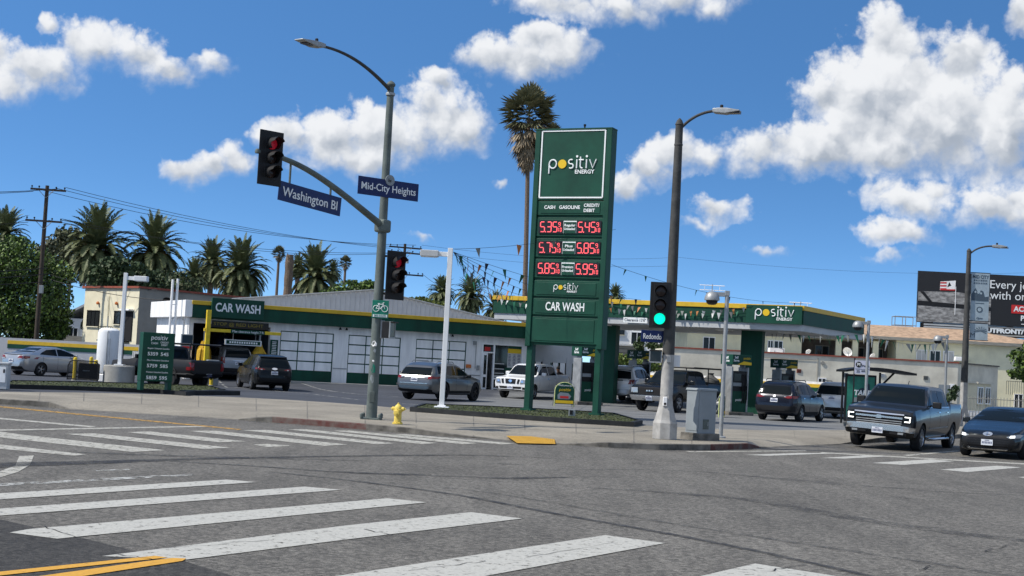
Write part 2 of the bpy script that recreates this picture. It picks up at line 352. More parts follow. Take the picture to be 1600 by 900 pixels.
def sheet(name, polys, mt, z=.004, kind='structure'):
    mb = MB()
    for poly in polys:
        pts = [G(x, y, 0) for x, y in poly]
        mb.add([(p.x, p.y, z) for p in pts], [tuple(range(len(pts)))])
    o = mb.build(name, mt); 
    for f in o.data.polygons:
        if f.normal.z < 0: f.flip()
    return tag(o, kind=kind)
def strip(name, lines, mt, z, kind='structure'):
    mb = MB()
    for pts, ws in lines:
        q = [G(x, y, 0) for x, y in pts]
        n = 6; pp = []; ww = []
        for i in range(len(q)-1):
            for k in range(n):
                t = k/n; p0 = q[max(i-1, 0)]; p1 = q[i]; p2 = q[i+1]; p3 = q[min(i+2, len(q)-1)]
                pp.append(.5*((2*p1)+(p2-p0)*t+(2*p0-5*p1+4*p2-p3)*t*t+(3*p1-p0-3*p2+p3)*t**3)); ww.append(ws[i]+(ws[i+1]-ws[i])*t)
        pp.append(q[-1]); ww.append(ws[-1])
        vs = []
        for i, p in enumerate(pp):
            t = (pp[min(i+1, len(pp)-1)]-pp[max(i-1, 0)]); t.z = 0; t.normalize(); s_ = Vector((-t.y, t.x, 0))
            vs += [(p+s_*ww[i]/2), (p-s_*ww[i]/2)]
        vs = [(v.x, v.y, z) for v in vs]
        mb.add(vs, [(2*i+1, 2*i+3, 2*i+2, 2*i) for i in range(len(pp)-1)])
    return tag(mb.build(name, mt, fix=False), kind=kind)

g = MB(); g.add([(-2500, -300, 0), (2500, -300, 0), (2500, 4000, 0), (-2500, 4000, 0)], [(0, 1, 2, 3)])
tag(g.build('road', M['road']), kind='structure')
sheet('asphalt_patch', [[(-260, 790), (0, 812), (125, 840), (200, 859), (291, 878), (362, 900), (430, 935), (-260, 1010)]], M['road_dark'], .003)
sheet('crosswalk_near', [
    [(-220, 785), (355, 750), (401, 754), (-220, 796)],
    [(-220, 812), (0, 795.5), (476, 761), (533, 766), (0, 806.5), (-220, 824)],
    [(15, 833), (45, 827.6), (605, 779.3), (667, 785.6), (89, 842.7)],
    [(159, 870), (540, 822), (736, 801), (816, 811), (540, 844), (291, 875.5)],
    [(250, 944), (540, 899), (946, 837), (1039, 849.5), (764, 900), (500, 950)],
    [(1099.5, 900), (1180, 881.5), (1325, 904), (1000, 985), (760, 982)]], M['mark_white'], .007)
sheet('crosswalk_far', [
    [(-150, 679), (0, 695), (136, 710.4), (115, 712.5), (0, 701.7), (-150, 688)],
    [(-60, 672), (-20, 672), (38, 680), (259, 704), (206, 706.6), (0, 684)],
    [(102, 678.3), (147, 677.5), (361, 700), (319, 702)],
    [(198, 675.6), (234, 674.5), (385, 690), (342, 691.5)],
    [(395, 695), (419, 694), (457, 697), (419, 699)],
    [(295, 673.7), (336, 673.4), (544, 695), (506, 697)],
    [(378, 672.5), (416, 672), (616, 693), (588, 694.4)],
    [(450, 671.3), (478, 671), (684, 692.6), (658, 694.2)],
    [(520, 673.4), (545, 673), (748, 692.8), (724, 694.4)],
    [(612, 679), (634, 678.6), (804, 693.2), (784, 694.8)]], M['mark_white_far'], .006)
sheet('crosswalk_right', [
    [(1164, 711), (1250, 708), (1313, 708.5), (1200, 712.5)],
    [(1281.5, 716), (1348, 712), (1393.5, 713), (1320, 717)],
    [(1362, 723.6), (1453, 718), (1491.5, 721), (1411, 726.8)],
    [(1469, 734), (1558, 728), (1597, 730.6), (1511, 738)],
    [(1590, 746), (1690, 739), (1740, 743), (1650, 752)]], M['mark_white'], .006)
sheet('stop_lines', [
    [(-40, 649.5), (0, 653), (151, 666.6), (140, 668), (0, 655.3), (-40, 651.7)],
    [(0, 671.4), (321, 665.6), (326, 667.2), (0, 673.4), (-60, 674), (-60, 672)],
    [(1411, 711.3), (1491, 704.3), (1500, 705.2), (1420, 712.6)],
    [(1285, 706.8), (1600, 724.2), (1700, 730), (1700, 732.5), (1600, 726), (1280, 708)],
    [(1071, 705.3), (1257, 704.2), (1262, 705.2), (1078, 706.6)]], M['mark_white_far'], .005)
sheet('faded_lines', [[(-60, 759), (0, 756), (228, 744), (300, 741), (300, 743.4), (228, 747.5), (0, 760), (-60, 763)], [(148, 735), (200, 733), (204, 734.6), (152, 736.6)]], M['mark_faded'], .005)
sheet('lane_arrow', [[(-50, 750), (0, 737), (24, 728), (30, 713), (53, 712), (47, 727), (28, 738), (0, 746.5), (-50, 760)]], M['mark_white_far'], .006)
sheet('centre_line', [
    [(-120, 906), (0, 895), (242, 870), (262, 872.6), (0, 901), (-120, 913)],
    [(-120, 922), (40, 905), (225, 879), (268, 873.4), (291, 874.2), (285, 878), (110, 905), (-120, 930)]], M['mark_yellow'], .010)
sheet('lane_line', [[(-60, 629), (0, 634.8), (378, 670.8), (372, 672), (0, 636.8), (-60, 631)]], M['mark_yellow_far'], .006)
strip('tyre_marks', [  # tyre marks together with painted shadows of wires and lamps
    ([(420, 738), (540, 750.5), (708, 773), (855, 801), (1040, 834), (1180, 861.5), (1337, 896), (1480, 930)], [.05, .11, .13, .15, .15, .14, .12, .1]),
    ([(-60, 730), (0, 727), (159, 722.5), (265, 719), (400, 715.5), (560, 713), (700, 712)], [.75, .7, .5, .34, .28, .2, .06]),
    ([(745, 746.5), (790, 748), (840, 747), (890, 746.4)], [.05, .30, .28, .05]),  # lamp shadow laid down as a dark blotch
    ([(520, 737), (570, 739.5), (620, 741), (675, 742.5)], [.05, .2, .2, .05]),  # another lamp shadow, painted as a blotch
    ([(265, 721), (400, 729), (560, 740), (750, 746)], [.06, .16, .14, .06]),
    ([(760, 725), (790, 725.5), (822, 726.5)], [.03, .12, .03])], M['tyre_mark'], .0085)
strip('tyre_scuffs', [  # tyre streaks mixed with painted shadows of overhead wires
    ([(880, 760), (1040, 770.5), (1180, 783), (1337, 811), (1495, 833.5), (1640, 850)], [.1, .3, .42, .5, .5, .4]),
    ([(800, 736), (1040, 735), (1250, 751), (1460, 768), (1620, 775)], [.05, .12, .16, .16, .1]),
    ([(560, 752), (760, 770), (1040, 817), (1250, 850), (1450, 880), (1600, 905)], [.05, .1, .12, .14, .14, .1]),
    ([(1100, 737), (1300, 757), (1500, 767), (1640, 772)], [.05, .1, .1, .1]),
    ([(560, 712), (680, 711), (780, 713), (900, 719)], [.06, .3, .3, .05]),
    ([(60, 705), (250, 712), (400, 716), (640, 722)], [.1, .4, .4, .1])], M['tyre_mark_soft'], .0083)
crk = []
def crack(x0, y0, x1, y1, w, n=9, j=3.0):
    rn = random.Random(int(x0*7+y0)); pts = []
    for i in range(n):
        t = i/(n-1); pts.append((x0+(x1-x0)*t+rn.uniform(-1, 1)*j, y0+(y1-y0)*t+rn.uniform(-1, 1)*j*.45))
    crk.append((pts, [w*(.35+rn.random()) for _ in range(n)]))
for a in ((1385, 774, 1458, 786, .018), (1538, 862, 1592, 850, .016), (1435, 893, 1455, 884, .014), (570, 828, 640, 843, .014), (820, 873, 960, 848, .010), (640, 893, 760, 878, .010),
          (1190, 895, 1255, 885, .012), (260, 858, 420, 845, .012), (60, 822, 118, 841, .014), (170, 866, 250, 876, .014), (1180, 690, 1260, 684, .02)): crack(*a)
strip('road_cracks', crk, M['black_soft'], .012)

# ---- pavement along both streets: kerb line measured off the photograph, flush at the driveways
KERB = [(-700, 590, 1, 'k'), (-150, 622.5, 1, 'k'), (0, 631.5, 1, 'k'), (76, 636, 1, 'k'), (112, 640, 0, 'k'), (250, 648.5, 0, 'k'), (370, 656, 0, 'k'), (400, 658.4, .7, 'k'), (425, 660, 1, 'r'), (500, 665.8, 1, 'r'),
        (560, 670.6, 1, 'r'), (572, 671.6, 1, 'k'), (640, 677, .9, 'k'), (700, 682, .45, 'k'), (775, 687, .05, 'k'), (800, 688.6, 0, 'k'), (868, 693.6, 0, 'k'), (900, 696, .3, 'k'), (950, 699.4, .85, 'k'), (1030, 703.2, 1, 'k'), (1110, 703.6, 1, 'r'),
        (1168, 701.6, 1, 'r'), (1186, 700, .2, 'k'), (1200, 699.4, 0, 'k'), (1312, 694.2, 0, 'k'), (1335, 693, .4, 'k'), (1375, 691, 1, 'k'), (1450, 687, 1, 'k'), (1600, 680, 1, 'k'), (1900, 669, 1, 'k')]
INNER = [(-700, 590), (-150, 606), (0, 612), (150, 613.5), (300, 617.5), (370, 620.5), (440, 624), (520, 629), (585, 634), (640, 639.5), (700, 645), (780, 650.5), (860, 657), (930, 662), (1000, 664.5), (1060, 667), (1120, 670),
         (1180, 672), (1240, 672), (1312, 672), (1340, 671), (1450, 668), (1600, 664), (1900, 655)]
KH = .15
def arc(pts):
    out = [0.0]
    for i in range(1, len(pts)): out.append(out[-1]+(pts[i]-pts[i-1]).length)
    return out
def samp(pts, s, t):
    for i in range(1, len(s)):
        if t <= s[i] or i == len(s)-1:
            k = (t-s[i-1])/max(1e-6, s[i]-s[i-1]); return pts[i-1].lerp(pts[i], min(1, max(0, k))), i-1, k
kb = [G(x, y, 0) for x, y, h, c in KERB]
inn = [G(x, y, KH) for x, y in INNER]
def pave():
    walk = MB(); kerb = MB(); ks = arc(kb); rows = []
    N_ = 260
    xs = [KERB[0][0]+(KERB[-1][0]-KERB[0][0])*i/N_ for i in range(N_+1)] + [k[0] for k in KERB]
    xs = sorted(set(xs))
    def at(tab, pts, x):
        for i in range(1, len(tab)):
            if x <= tab[i][0]:
                k = (x-tab[i-1][0])/(tab[i][0]-tab[i-1][0]); return pts[i-1].lerp(pts[i], k), i-1, k
        return pts[-1], len(tab)-2, 1
    for x in xs:
        p, i, k = at(KERB, kb, x); h = KERB[i][2]*(1-k)+KERB[i+1][2]*k
        q, j, k2 = at(INNER, inn, x)
        d = Vector((q.x-p.x, q.y-p.y, 0)); dn = d.normalized(); z = .012+h*(KH-.012)
        rows.append((p, p+dn*.025, p+dn*.17, q, z, KERB[i][3] if k < 1 else KERB[i+1][3], d.length))
    n = len(rows)
    kv = []
    for p, p1, p2, q, z, c, ln in rows: kv += [(p.x, p.y, -.02), (p.x, p.y, z-.012), (p1.x, p1.y, z), (p2.x, p2.y, z)]
    for i in range(n-1):
        for a in range(3):
            kerb.f.append((4*i+a, 4*i+4+a, 4*i+5+a, 4*i+1+a)); kerb.m.append(1 if rows[i][5] == 'r' else 0)
    kerb.v = kv
    o = kerb.build('kerb', [M['kerb'], M['kerb_red']]); tag(o, kind='structure')
    cols = 7; wv = []
    for p, p1, p2, q, z, c, ln in rows:
        for a in range(cols):
            t = a/(cols-1); b = p2.lerp(q, t); zz = z+(KH-z)*min(1, t*ln/1.6) if ln > 1.6 else z+(KH-z)*t
            wv.append((b.x, b.y, zz-.002))
    wf = [(cols*i+a, cols*(i+1)+a, cols*(i+1)+a+1, cols*i+a+1) for i in range(n-1) for a in range(cols-1)]
    walk.v = wv; walk.f = wf; walk.m = [0]*len(wf)
    tag(walk.build('pavement', M['sidewalk'], smooth=True, ang=60), kind='structure')
    # scored joints across the pavement
    jt = MB()
    for i in range(4, n-4, 9):
        p, p1, p2, q, z, c, ln = rows[i]
        if ln < .5: continue
        t = (rows[i+1][2]-p2); t.z = 0; t = t.normalized()*.012
        zz = [z+(KH-z)*min(1, k*ln/1.6) if ln > 1.6 else z+(KH-z)*k for k in (0, .25, .5, 1)]
        vs = []
        for k, zc in zip((0, .25, .5, 1), zz):
            b = p2.lerp(q, k); vs += [(b.x-t.x, b.y-t.y, zc+.002), (b.x+t.x, b.y+t.y, zc+.002)]
        jt.add(vs, [(0, 1, 3, 2), (2, 3, 5, 4), (4, 5, 7, 6)])
    tag(jt.build('pavement_joints', M['kerb']), kind='structure')
pave()
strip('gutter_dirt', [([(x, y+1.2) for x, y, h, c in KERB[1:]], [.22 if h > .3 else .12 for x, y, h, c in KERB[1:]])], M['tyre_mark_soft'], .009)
# ---- the station yard: gently graded ground behind the pavement
LZ = [(-30, 60, .08), (-22, 70, .04), (-12.5, 66, .03), (-15, 57, .11), (-15, 78, .30), (-2, 79, .36), (-7, 79, .34), (-3, 60, .15), (1, 71, .15), (5, 62, .12), (12, 58, .10), (13, 66, .10), (20, 75, .12), (30, 90, .15), (-30, 85, .1), (5, 80, .25), (-8, 52, .15), (4, 50, .15), (40, 70, .15), (-40, 60, .1)]
def lotz(x, y):
    a = b = 0
    for px, py, z in LZ:
        w = 1/((x-px)**2+(y-py)**2+1.5)**1.6; a += w*z; b += w
    e = 1e9
    for i in range(len(inn)-1):
        A = inn[i]; B = inn[i+1]; d = B-A; t = max(0, min(1, ((x-A.x)*d.x+(y-A.y)*d.y)/(d.x*d.x+d.y*d.y)))
        e = min(e, math.hypot(x-A.x-d.x*t, y-A.y-d.y*t))
    k = min(1, e/7); k = k*k*(3-2*k)
    return KH*(1-k)+(a/b)*k
def in_lot(x, y):
    for i in range(len(inn)-1):
        if min(inn[i].x, inn[i+1].x) <= x <= max(inn[i].x, inn[i+1].x)+1e-6:
            t = (x-inn[i].x)/max(1e-6, inn[i+1].x-inn[i].x); return y > inn[i].y+(inn[i+1].y-inn[i].y)*t
    return y > 50
def on_lot(px, py, z0=.12):
    p = G(px, py, z0)
    for _ in range(6): p = G(px, py, lotz(p.x, p.y))
    return p
def at_depth(px, Y, y0=600): p = P(px, y0, Y); return p.x, p.y
def yard():
    mb = MB(); cols = 26; rows = 90; vs = []
    L_ = arc(inn); T = L_[-1]
    for i in range(rows+1):
        x = INNER[0][0]+(INNER[-1][0]-INNER[0][0])*i/rows
        for j in range(1, len(INNER)):
            if x <= INNER[j][0]: k = (x-INNER[j-1][0])/(INNER[j][0]-INNER[j-1][0]); p = inn[j-1].lerp(inn[j], k); break
        far = 135
        for a in range(cols+1):
            t = (a/cols)**1.6; y = p.y+(max(far, p.y+60)-p.y)*t; xx = p.x*(1+(y/p.y-1)*.9)
            vs.append((xx, y, lotz(xx, y)+.002 if a else KH-.002))
    mb.v = vs; mb.f = [((cols+1)*i+a, (cols+1)*(i+1)+a, (cols+1)*(i+1)+a+1, (cols+1)*i+a+1) for i in range(rows) for a in range(cols)]
    mb.m = [0]*len(mb.f)
    o = mb.build('station_yard', M['forecourt'], smooth=True, ang=60); tag(o, kind='structure')
    mt = M['forecourt']; nt = mt.node_tree; N = nt.nodes.new; L = nt.links.new; bs = nt.nodes['Principled BSDF']
    src = bs.inputs['Base Color'].links[0].from_socket; tc = N('ShaderNodeTexCoord')     # the sealed wash lane on the left is darker asphalt
    dp = N('ShaderNodeVectorMath'); dp.operation = 'DOT_PRODUCT'; L(tc.outputs['Object'], dp.inputs[0]); dp.inputs[1].default_value = (1, -.12, 0)
    nz = N('ShaderNodeTexNoise'); L(tc.outputs['Object'], nz.inputs[0]); nz.inputs['Scale'].default_value = .5; nz.inputs['Detail'].default_value = 6
    ad = N('ShaderNodeMath'); ad.operation = 'MULTIPLY_ADD'; L(nz.outputs[0], ad.inputs[0]); ad.inputs[1].default_value = 2.5; L(dp.outputs['Value'], ad.inputs[2])
    mr = N('ShaderNodeMapRange'); L(ad.outputs[0], mr.inputs[0]); mr.inputs[1].default_value = -8.6; mr.inputs[2].default_value = -7.4
    mx = N('ShaderNodeMix'); mx.data_type = 'RGBA'; L(mr.outputs[0], mx.inputs[0]); vm_ = N('ShaderNodeVectorMath'); vm_.operation = 'MULTIPLY'; L(src, vm_.inputs[0]); vm_.inputs[1].default_value = (.36, .38, .45)
    L(vm_.outputs[0], mx.inputs[6]); L(src, mx.inputs[7]); L(mx.outputs[2], bs.inputs['Base Color'])
yard()
def lot_strip(name, pxs, w, mt, up=.010):
    mb = MB(); q = []
    for x, y in pxs:
        p = G(x, y, .12)
        for _ in range(4): p = G(x, y, lotz(p.x, p.y))
        q.append(p)
    pp = []
    for i in range(len(q)-1):
        for k in range(5): pp.append(q[i].lerp(q[i+1], k/5))
    pp.append(q[-1]); vs = []
    for i, p in enumerate(pp):
        t = pp[min(i+1, len(pp)-1)]-pp[max(i-1, 0)]; t.z = 0; t.normalize(); s_ = Vector((-t.y, t.x, 0))
        for e in (1, -1):
            b = p+s_*e*w/2; vs.append((b.x, b.y, lotz(b.x, b.y)+up))
    mb.add(vs, [(2*i+1, 2*i+3, 2*i+2, 2*i) for i in range(len(pp)-1)]); return tag(mb.build(name, mt, fix=False), kind='structure')
lot_strip('yard_line', [(335, 597), (355, 601), (400, 607), (450, 613), (520, 620), (560, 625)], .11, M['mark_faded'])
lot_strip('yard_line', [(455, 603), (500, 608), (560, 616), (640, 622)], .11, M['mark_faded'])
lot_strip('yard_line', [(620, 630), (700, 636), (760, 636)], .11, M['mark_faded'])
# ================================================================ BUILDINGS
def on_plane(px, py, A, d):
    """pixel ray met with the upright plane through A along horizontal direction d -> (distance along d, height)"""
    r = ray(px, py); n = Vector((-d.y, d.x, 0)); o = Vector((0, 0, CAM_H))
    t = (A-o).dot(n)/r.dot(n); p = o+r*t; return (p-A).dot(d), p.z
# ---- car wash and shop
FA = P(292, 560, 73.0); FA.z = 0; FB = P(828, 580, 82.0); FB.z = 0
fd = (FB-FA).normalized(); FANG = math.atan2(fd.y, fd.x); FL = (FB-FA).length; GZ = .30
def U(px, py=560): return on_plane(px, py, FA, fd)[0]
def logo(parent, x, y, z, w, sub=None, sh=1.0):
    """company lettering drawn with rounded strokes: lower-case name with a yellow disc for its o, small word beneath"""
    k = w/5.02; r = .074; m = MB()
    def arc_(cx, cz, rx, rz, a0, a1, n=14): return [(cx+rx*math.cos(R(a0+(a1-a0)*i/n)), cz+rz*math.sin(R(a0+(a1-a0)*i/n))) for i in range(n+1)]
    st = [arc_(.45, .5, .38, .42, 0, 360), [(.07, .5), (.07, -.42)]]
    st += [arc_(2.33, .70, .24, .215, 55, 262, 10)+arc_(2.33, .285, .25, .215, 82, -130, 10)]
    st += [[(2.93, .06), (2.93, .92)], [(3.30, 1.18), (3.30, .30)]+arc_(3.50, .28, .20, .20, 180, 285, 6), [(3.14, .88), (3.62, .88)], [(3.93, .06), (3.93, .92)], [(4.25, .92), (4.58, .08), (4.93, .92)]]
    for s in st: m.tube([(x+(a-2.5)*k, y, z+(b-.5)*k) for a, b in s], r*k, 8)
    for cx in (2.93, 3.93): m.lathe([(.115*k, -.006), (.115*k, .006)], 14, (x+(cx-2.5)*k, y, z+(1.22-.5)*k), axis='Y')
    m.build('logo_lettering', M['letter_white'], parent, smooth=True)
    mb = MB(); mb.lathe([(.43*k, -.008), (.43*k, .008)], 28, axis='Y'); o = mb.build('logo_disc', M['logo_yellow'], parent); o.location = (x+(1.42-2.5)*k, y, z)
    if sub: text(sub, w*.105, M['letter_white'], parent, (x+.25*w, y, z-.155*w), bold=w*.0022, fit=w*.40)
def carwash():
    b = thing('car_wash_building', 'long low white car wash and shop with green and yellow fascia', 'building', (FA.x, FA.y, 0), FANG)
    wall = MB(); T = 3.42
    ow = (U(299), U(420)); D = [(U(436), U(520)), (U(543), U(625)), (U(649), U(728))]; shop = (U(752), U(817))
    DT = 3.02; OT = 3.15
    def pier(a, c): wall.box(((a+c)/2, .15, (T-.1+GZ-.1)/2-.05), (c-a, .3, T+.25))
    pier(0, ow[0]); pier(ow[1], D[0][0]); pier(D[0][1], D[1][0]); pier(D[1][1], D[2][0]); pier(D[2][1], shop[0]); pier(shop[1], FL)
    for a, c, z in ((ow[0], ow[1], OT), *[(x, y, DT) for x, y in D], (shop[0], shop[1], 2.95)):
        wall.box(((a+c)/2, .15, (z+T)/2+.02), (c-a, .3, T-z+.1))
    # left end wall, rear and right walls
    DP = 7.2
    wall.box((.15, DP/2+.15, 1.7), (.3, DP-.3, 3.5)); wall.box((FL-.15, DP/2+.1, 1.7), (.3, DP-.2, 3.5)); wall.box((FL/2, DP+.1, 1.7), (FL, .2, 3.5))
    wall.build('wall', M['white_wall'], b)
    base = MB()
    for a, c in ((ow[1], D[0][0]), (D[0][1], D[1][0]), (D[1][1], D[2][0]), (D[2][1], shop[0])): base.box(((a+c)/2, -.012, GZ+.82), (c-a-.05, .03, .05))
    base.build('wall_trim', M['grey_metal'], b)
    f = MB(); f.box((FL/2+.2, -.22, 3.72), (FL+.4, .46, .68)); f.build('fascia', M['green_dark'], b, bevel=.01)
    y = MB(); y.box((FL/2+.2, -.24, 4.165), (FL+.45, .52, .205)); y.build('yellow_band', M['yellow'], b, bevel=.012)
    r = MB(); r.box((FL/2+.1, 3.75, 3.95), (FL-.2, 7.2, .25)); r.build('flat_roof', M['metal_roof'], b)
    lp = MB(); lp.box((-.16, 3.55, 3.835), (.42, 8.0, .87)); lp.build('white_parapet', M['panel_white'], b, bevel=.015)
    # gable of the wash hall behind the fascia
    g = MB(); gx = [U(378)*1.0, U(594)+.3, FL+.1]
    g.prism([(gx[0], 4.05), (gx[2], 4.05), (gx[2], 4.2), (gx[1], 5.62), (gx[0], 4.55)], 2.4, 7.0, plane='XZ')
    for i in range(60):
        x = gx[0]+.1+(gx[2]-gx[0]-.2)*i/59; zt = (4.55+(5.62-4.55)*(x-gx[0])/(gx[1]-gx[0])) if x < gx[1] else (5.62+(4.2-5.62)*(x-gx[1])/(gx[2]-gx[1]))
        g.box((x, 2.38, (4.2+zt)/2), (.035, .03, max(.02, zt-4.25)))
    g.build('gable', M['metal_roof'], b)
    ed = MB()
    for (a, za), (c, zc) in (((gx[0]-.1, 4.57), (gx[1], 5.65)), ((gx[1], 5.65), (gx[2]+.1, 4.22))):
        ed.tube([(a, 2.32, za), (c, 2.32, zc)], .05, 6)
    ed.build('roof_edge', M['grey_metal'], b)
    for a, c in D:
        w = c-a; x0 = (a+c)/2
        fr = MB(); fr.box((x0, .10, (DT+GZ)/2), (w, .08, DT-GZ)); o = fr.build('garage_door', M['green_dark'], b)
        pn = MB(); rows, cols = 4, 3; z0 = GZ+.60; ph = (DT-.05-z0)/rows; pw = (w-.06)/cols
        for i in range(rows):
            for j in range(cols): pn.box((a+.03+pw*(j+.5), .06, z0+ph*(i+.5)), (pw-.06, .03, ph-.065))
        pn.build('door_panel', M['panel_white'], o, bevel=.006)
        kp = MB(); kp.box((x0, .05, GZ+.29), (w-.04, .03, .52)); kp.build('kick_panel', M['green_dark'], o)
    # wash bay
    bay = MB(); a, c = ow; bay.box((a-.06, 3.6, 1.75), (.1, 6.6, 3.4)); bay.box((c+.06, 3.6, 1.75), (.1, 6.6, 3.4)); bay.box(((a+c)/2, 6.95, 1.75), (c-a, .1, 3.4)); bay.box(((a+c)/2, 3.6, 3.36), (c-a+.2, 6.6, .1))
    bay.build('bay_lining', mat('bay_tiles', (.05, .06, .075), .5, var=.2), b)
    # shop front
    sa, sb = shop; mid = sa+(sb-sa)*.30
    gl = MB(); gl.box(((mid+sb)/2, .12, 1.72), (sb-mid, .03, 2.5)); sw = gl.build('shop_window', M['glass_mid'], b)
    fr = MB()
    for x in (sa+.05, mid, sb-.04): fr.box((x, .05, 1.65), (.09, .14, 2.7))
    for z, x0, x1 in ((2.95, sa, sb), (2.46, sa, mid), (.98, mid, sb), (.42, mid, sb)): fr.box(((x0+x1)/2, .055, z), (x1-x0, .12, .08))
    fr.build('window_frame', M['panel_white'], sw)
    dr = MB(); dr.box((sa+(mid-sa)*.5, .9, 1.36), (mid-sa-.1, .05, 2.1)); dr.box((sa+.3, .5, 1.36), (.05, .8, 2.1)); dr.build('shop_doorway', M['black_soft'], b)
    dl = MB(); dx = sa+.10; dl.box((dx+.12, -.05, 1.36), (.30, .05, 2.1)); d2 = dl.build('shop_door', M['panel_white'], b)
    gg = MB(); gg.box((dx+.12, -.085, 1.75), (.16, .02, 1.1)); gg.box((dx+.12, -.085, .75), (.16, .02, .6)); gg.build('door_glass', M['glass_mid'], d2)
    tr = MB(); tr.box((sa+(mid-sa)/2, .1, 2.7), (mid-sa-.12, .04, .4)); tr.build('transom', M['glass_mid'], b)
    ts = MB(); ts.box((sa+(mid-sa)/2, .07, 2.66), (.36, .02, .22)); ts.build('transom_sign', M['red'], b)
    ps = MB(); w = sb-mid; ps.box((mid+w*.72, .095, 2.18), (w*.46, .02, 1.45)); po = ps.build('poster', M['curtain'], b)
    p2 = MB(); p2.box((mid+w*.72, .08, 2.62), (w*.46, .02, .26)); p2.build('poster_band', M['logo_yellow'], po)
    p3 = MB(); p3.box((mid+w*.72, .08, 2.83), (w*.46, .02, .18)); p3.box((mid+w*.66, .08, 1.52), (w*.5, .02, .25)); p3.build('poster_band', M['green'], po)
    mk = MB(); rn = random.Random(3)
    for i in range(3):
        for j in range(8): mk.box((mid+w*(.56+.16*i), .082, 2.40-j*.085), (w*.10*rn.uniform(.6, 1.1), .01, .03))
    mk.build('poster_print', M['sign_blue'], po)
    sh = MB()
    for z in (1.3, 1.55, 1.85): sh.box((mid+w*.22, .09, z), (w*.34, .02, .05))
    sh.box((mid+w*.2, .09, 1.12), (w*.36, .02, .12)); sh.build('shelf_goods', M['curtain'], b)
    # small fittings
    ob = MB(); ox = (D[2][1]+shop[0])/2-.1; ob.box((ox-.22, -.05, 1.62), (.30, .10, .20)); ob.build('orange_box', M['orange'], b, bevel=.01)
    cd = MB(); cd.tube([(ox+.2, -.05, 1.5), (ox+.2, -.05, 2.9)], .02, 6); cd.box((ox+.1, -.07, 2.95), (.18, .14, .22)); cd.box((ox+.38, -.06, 1.55), (.14, .12, .28)); cd.build('conduit', M['grey_metal'], b)
    for x in (U(527), U(537), U(703)):
        q = MB(); q.lathe([(.03, 0), (.07, -.10), (.075, -.14)], 10, (x, -.2, 3.36)); q.build('soffit_lamp', M['black_metal'], b)
    st = MB(); st.box((FL*.62, -.9, GZ-.05), (FL*.72, 1.5, .2)); st.build('front_step', M['concrete'], b)
    # open porch to the right of the shop
    p0 = FL; p1 = U(905)
    so_ = MB(); so_.box(((p0+p1)/2, 1.6, 3.36), (p1-p0, 4.2, .08)); so_.build('porch_soffit', M['soffit'], b)
    fs = MB(); fs.box(((p0+p1)/2+.2, -.2, 3.74), (p1-p0-.4, .4, .72)); fs.build('porch_fascia', M['green_dark'], b)
    ug = MB(); ug.box(((p0+p1)/2, .0, 3.22), (p1-p0, .25, .26)); ug.build('porch_beam', M['soffit'], b)
    bw = MB(); pe = p1+2.3; bw.box(((p0+pe)/2, 3.8, 2.75), (pe-p0, .2, 1.3)); bw.box(((p0+pe)/2, 3.8, .6), (pe-p0, .2, 1.0)); bw.box((p1-.2, 3.8, 1.6), (.5, .24, 1.6)); bw.box((p1+1.4, 3.8, 1.6), (.4, .24, 1.6)); bw.build('porch_wall', M['soffit'], b)
    gw = MB(); gw.box(((p0+p1)/2+1.0, 3.86, 1.6), (p1-p0+2.2, .1, 1.1)); w_ = gw.build('porch_window', M['glass_mid'], b)
    gm = MB()
    for x in (p1-.75, p1+.45, p1+.95): gm.box((x, 3.72, 1.75), (.34, .02, .9))
    gm.build('bright_pane', M['panel_white'], w_)
    sg = MB(); sg.box((U(813)+2.2, -.52, 3.62), (4.4, .14, 1.0)); s_ = sg.build('shop_sign', M['green'], b, bevel=.015)
    logo(s_, U(813)+2.15, -.60, 3.66, 3.9)
    # car wash sign over the bay
    x0, x1 = U(326, 480), U(406, 500); sg = MB(); sg.box(((x0+x1)/2, -.56, 3.96), (x1-x0, .22, 1.02)); s_ = sg.build('wash_sign', M['green'], b, bevel=.012)
    text('CAR WASH', .62, M['letter_white'], s_, ((x0+x1)/2, -.68, 3.97), bold=.014, fit=(x1-x0)*.86)
    # menu boards on the wall
    q = MB(); q.box((U(425)+.05, -.05, 1.95), (.42, .05, 1.05)); q = q.build('wall_menu', M['green'], b)
    k = MB(); rn = random.Random(4)
    for i in range(9): k.box((U(425)+.05, -.08, 2.36-i*.09), (.30*rn.uniform(.7, 1), .01, .035))
    k.build('menu_print', M['letter_white'], q)
    return b
carwash()
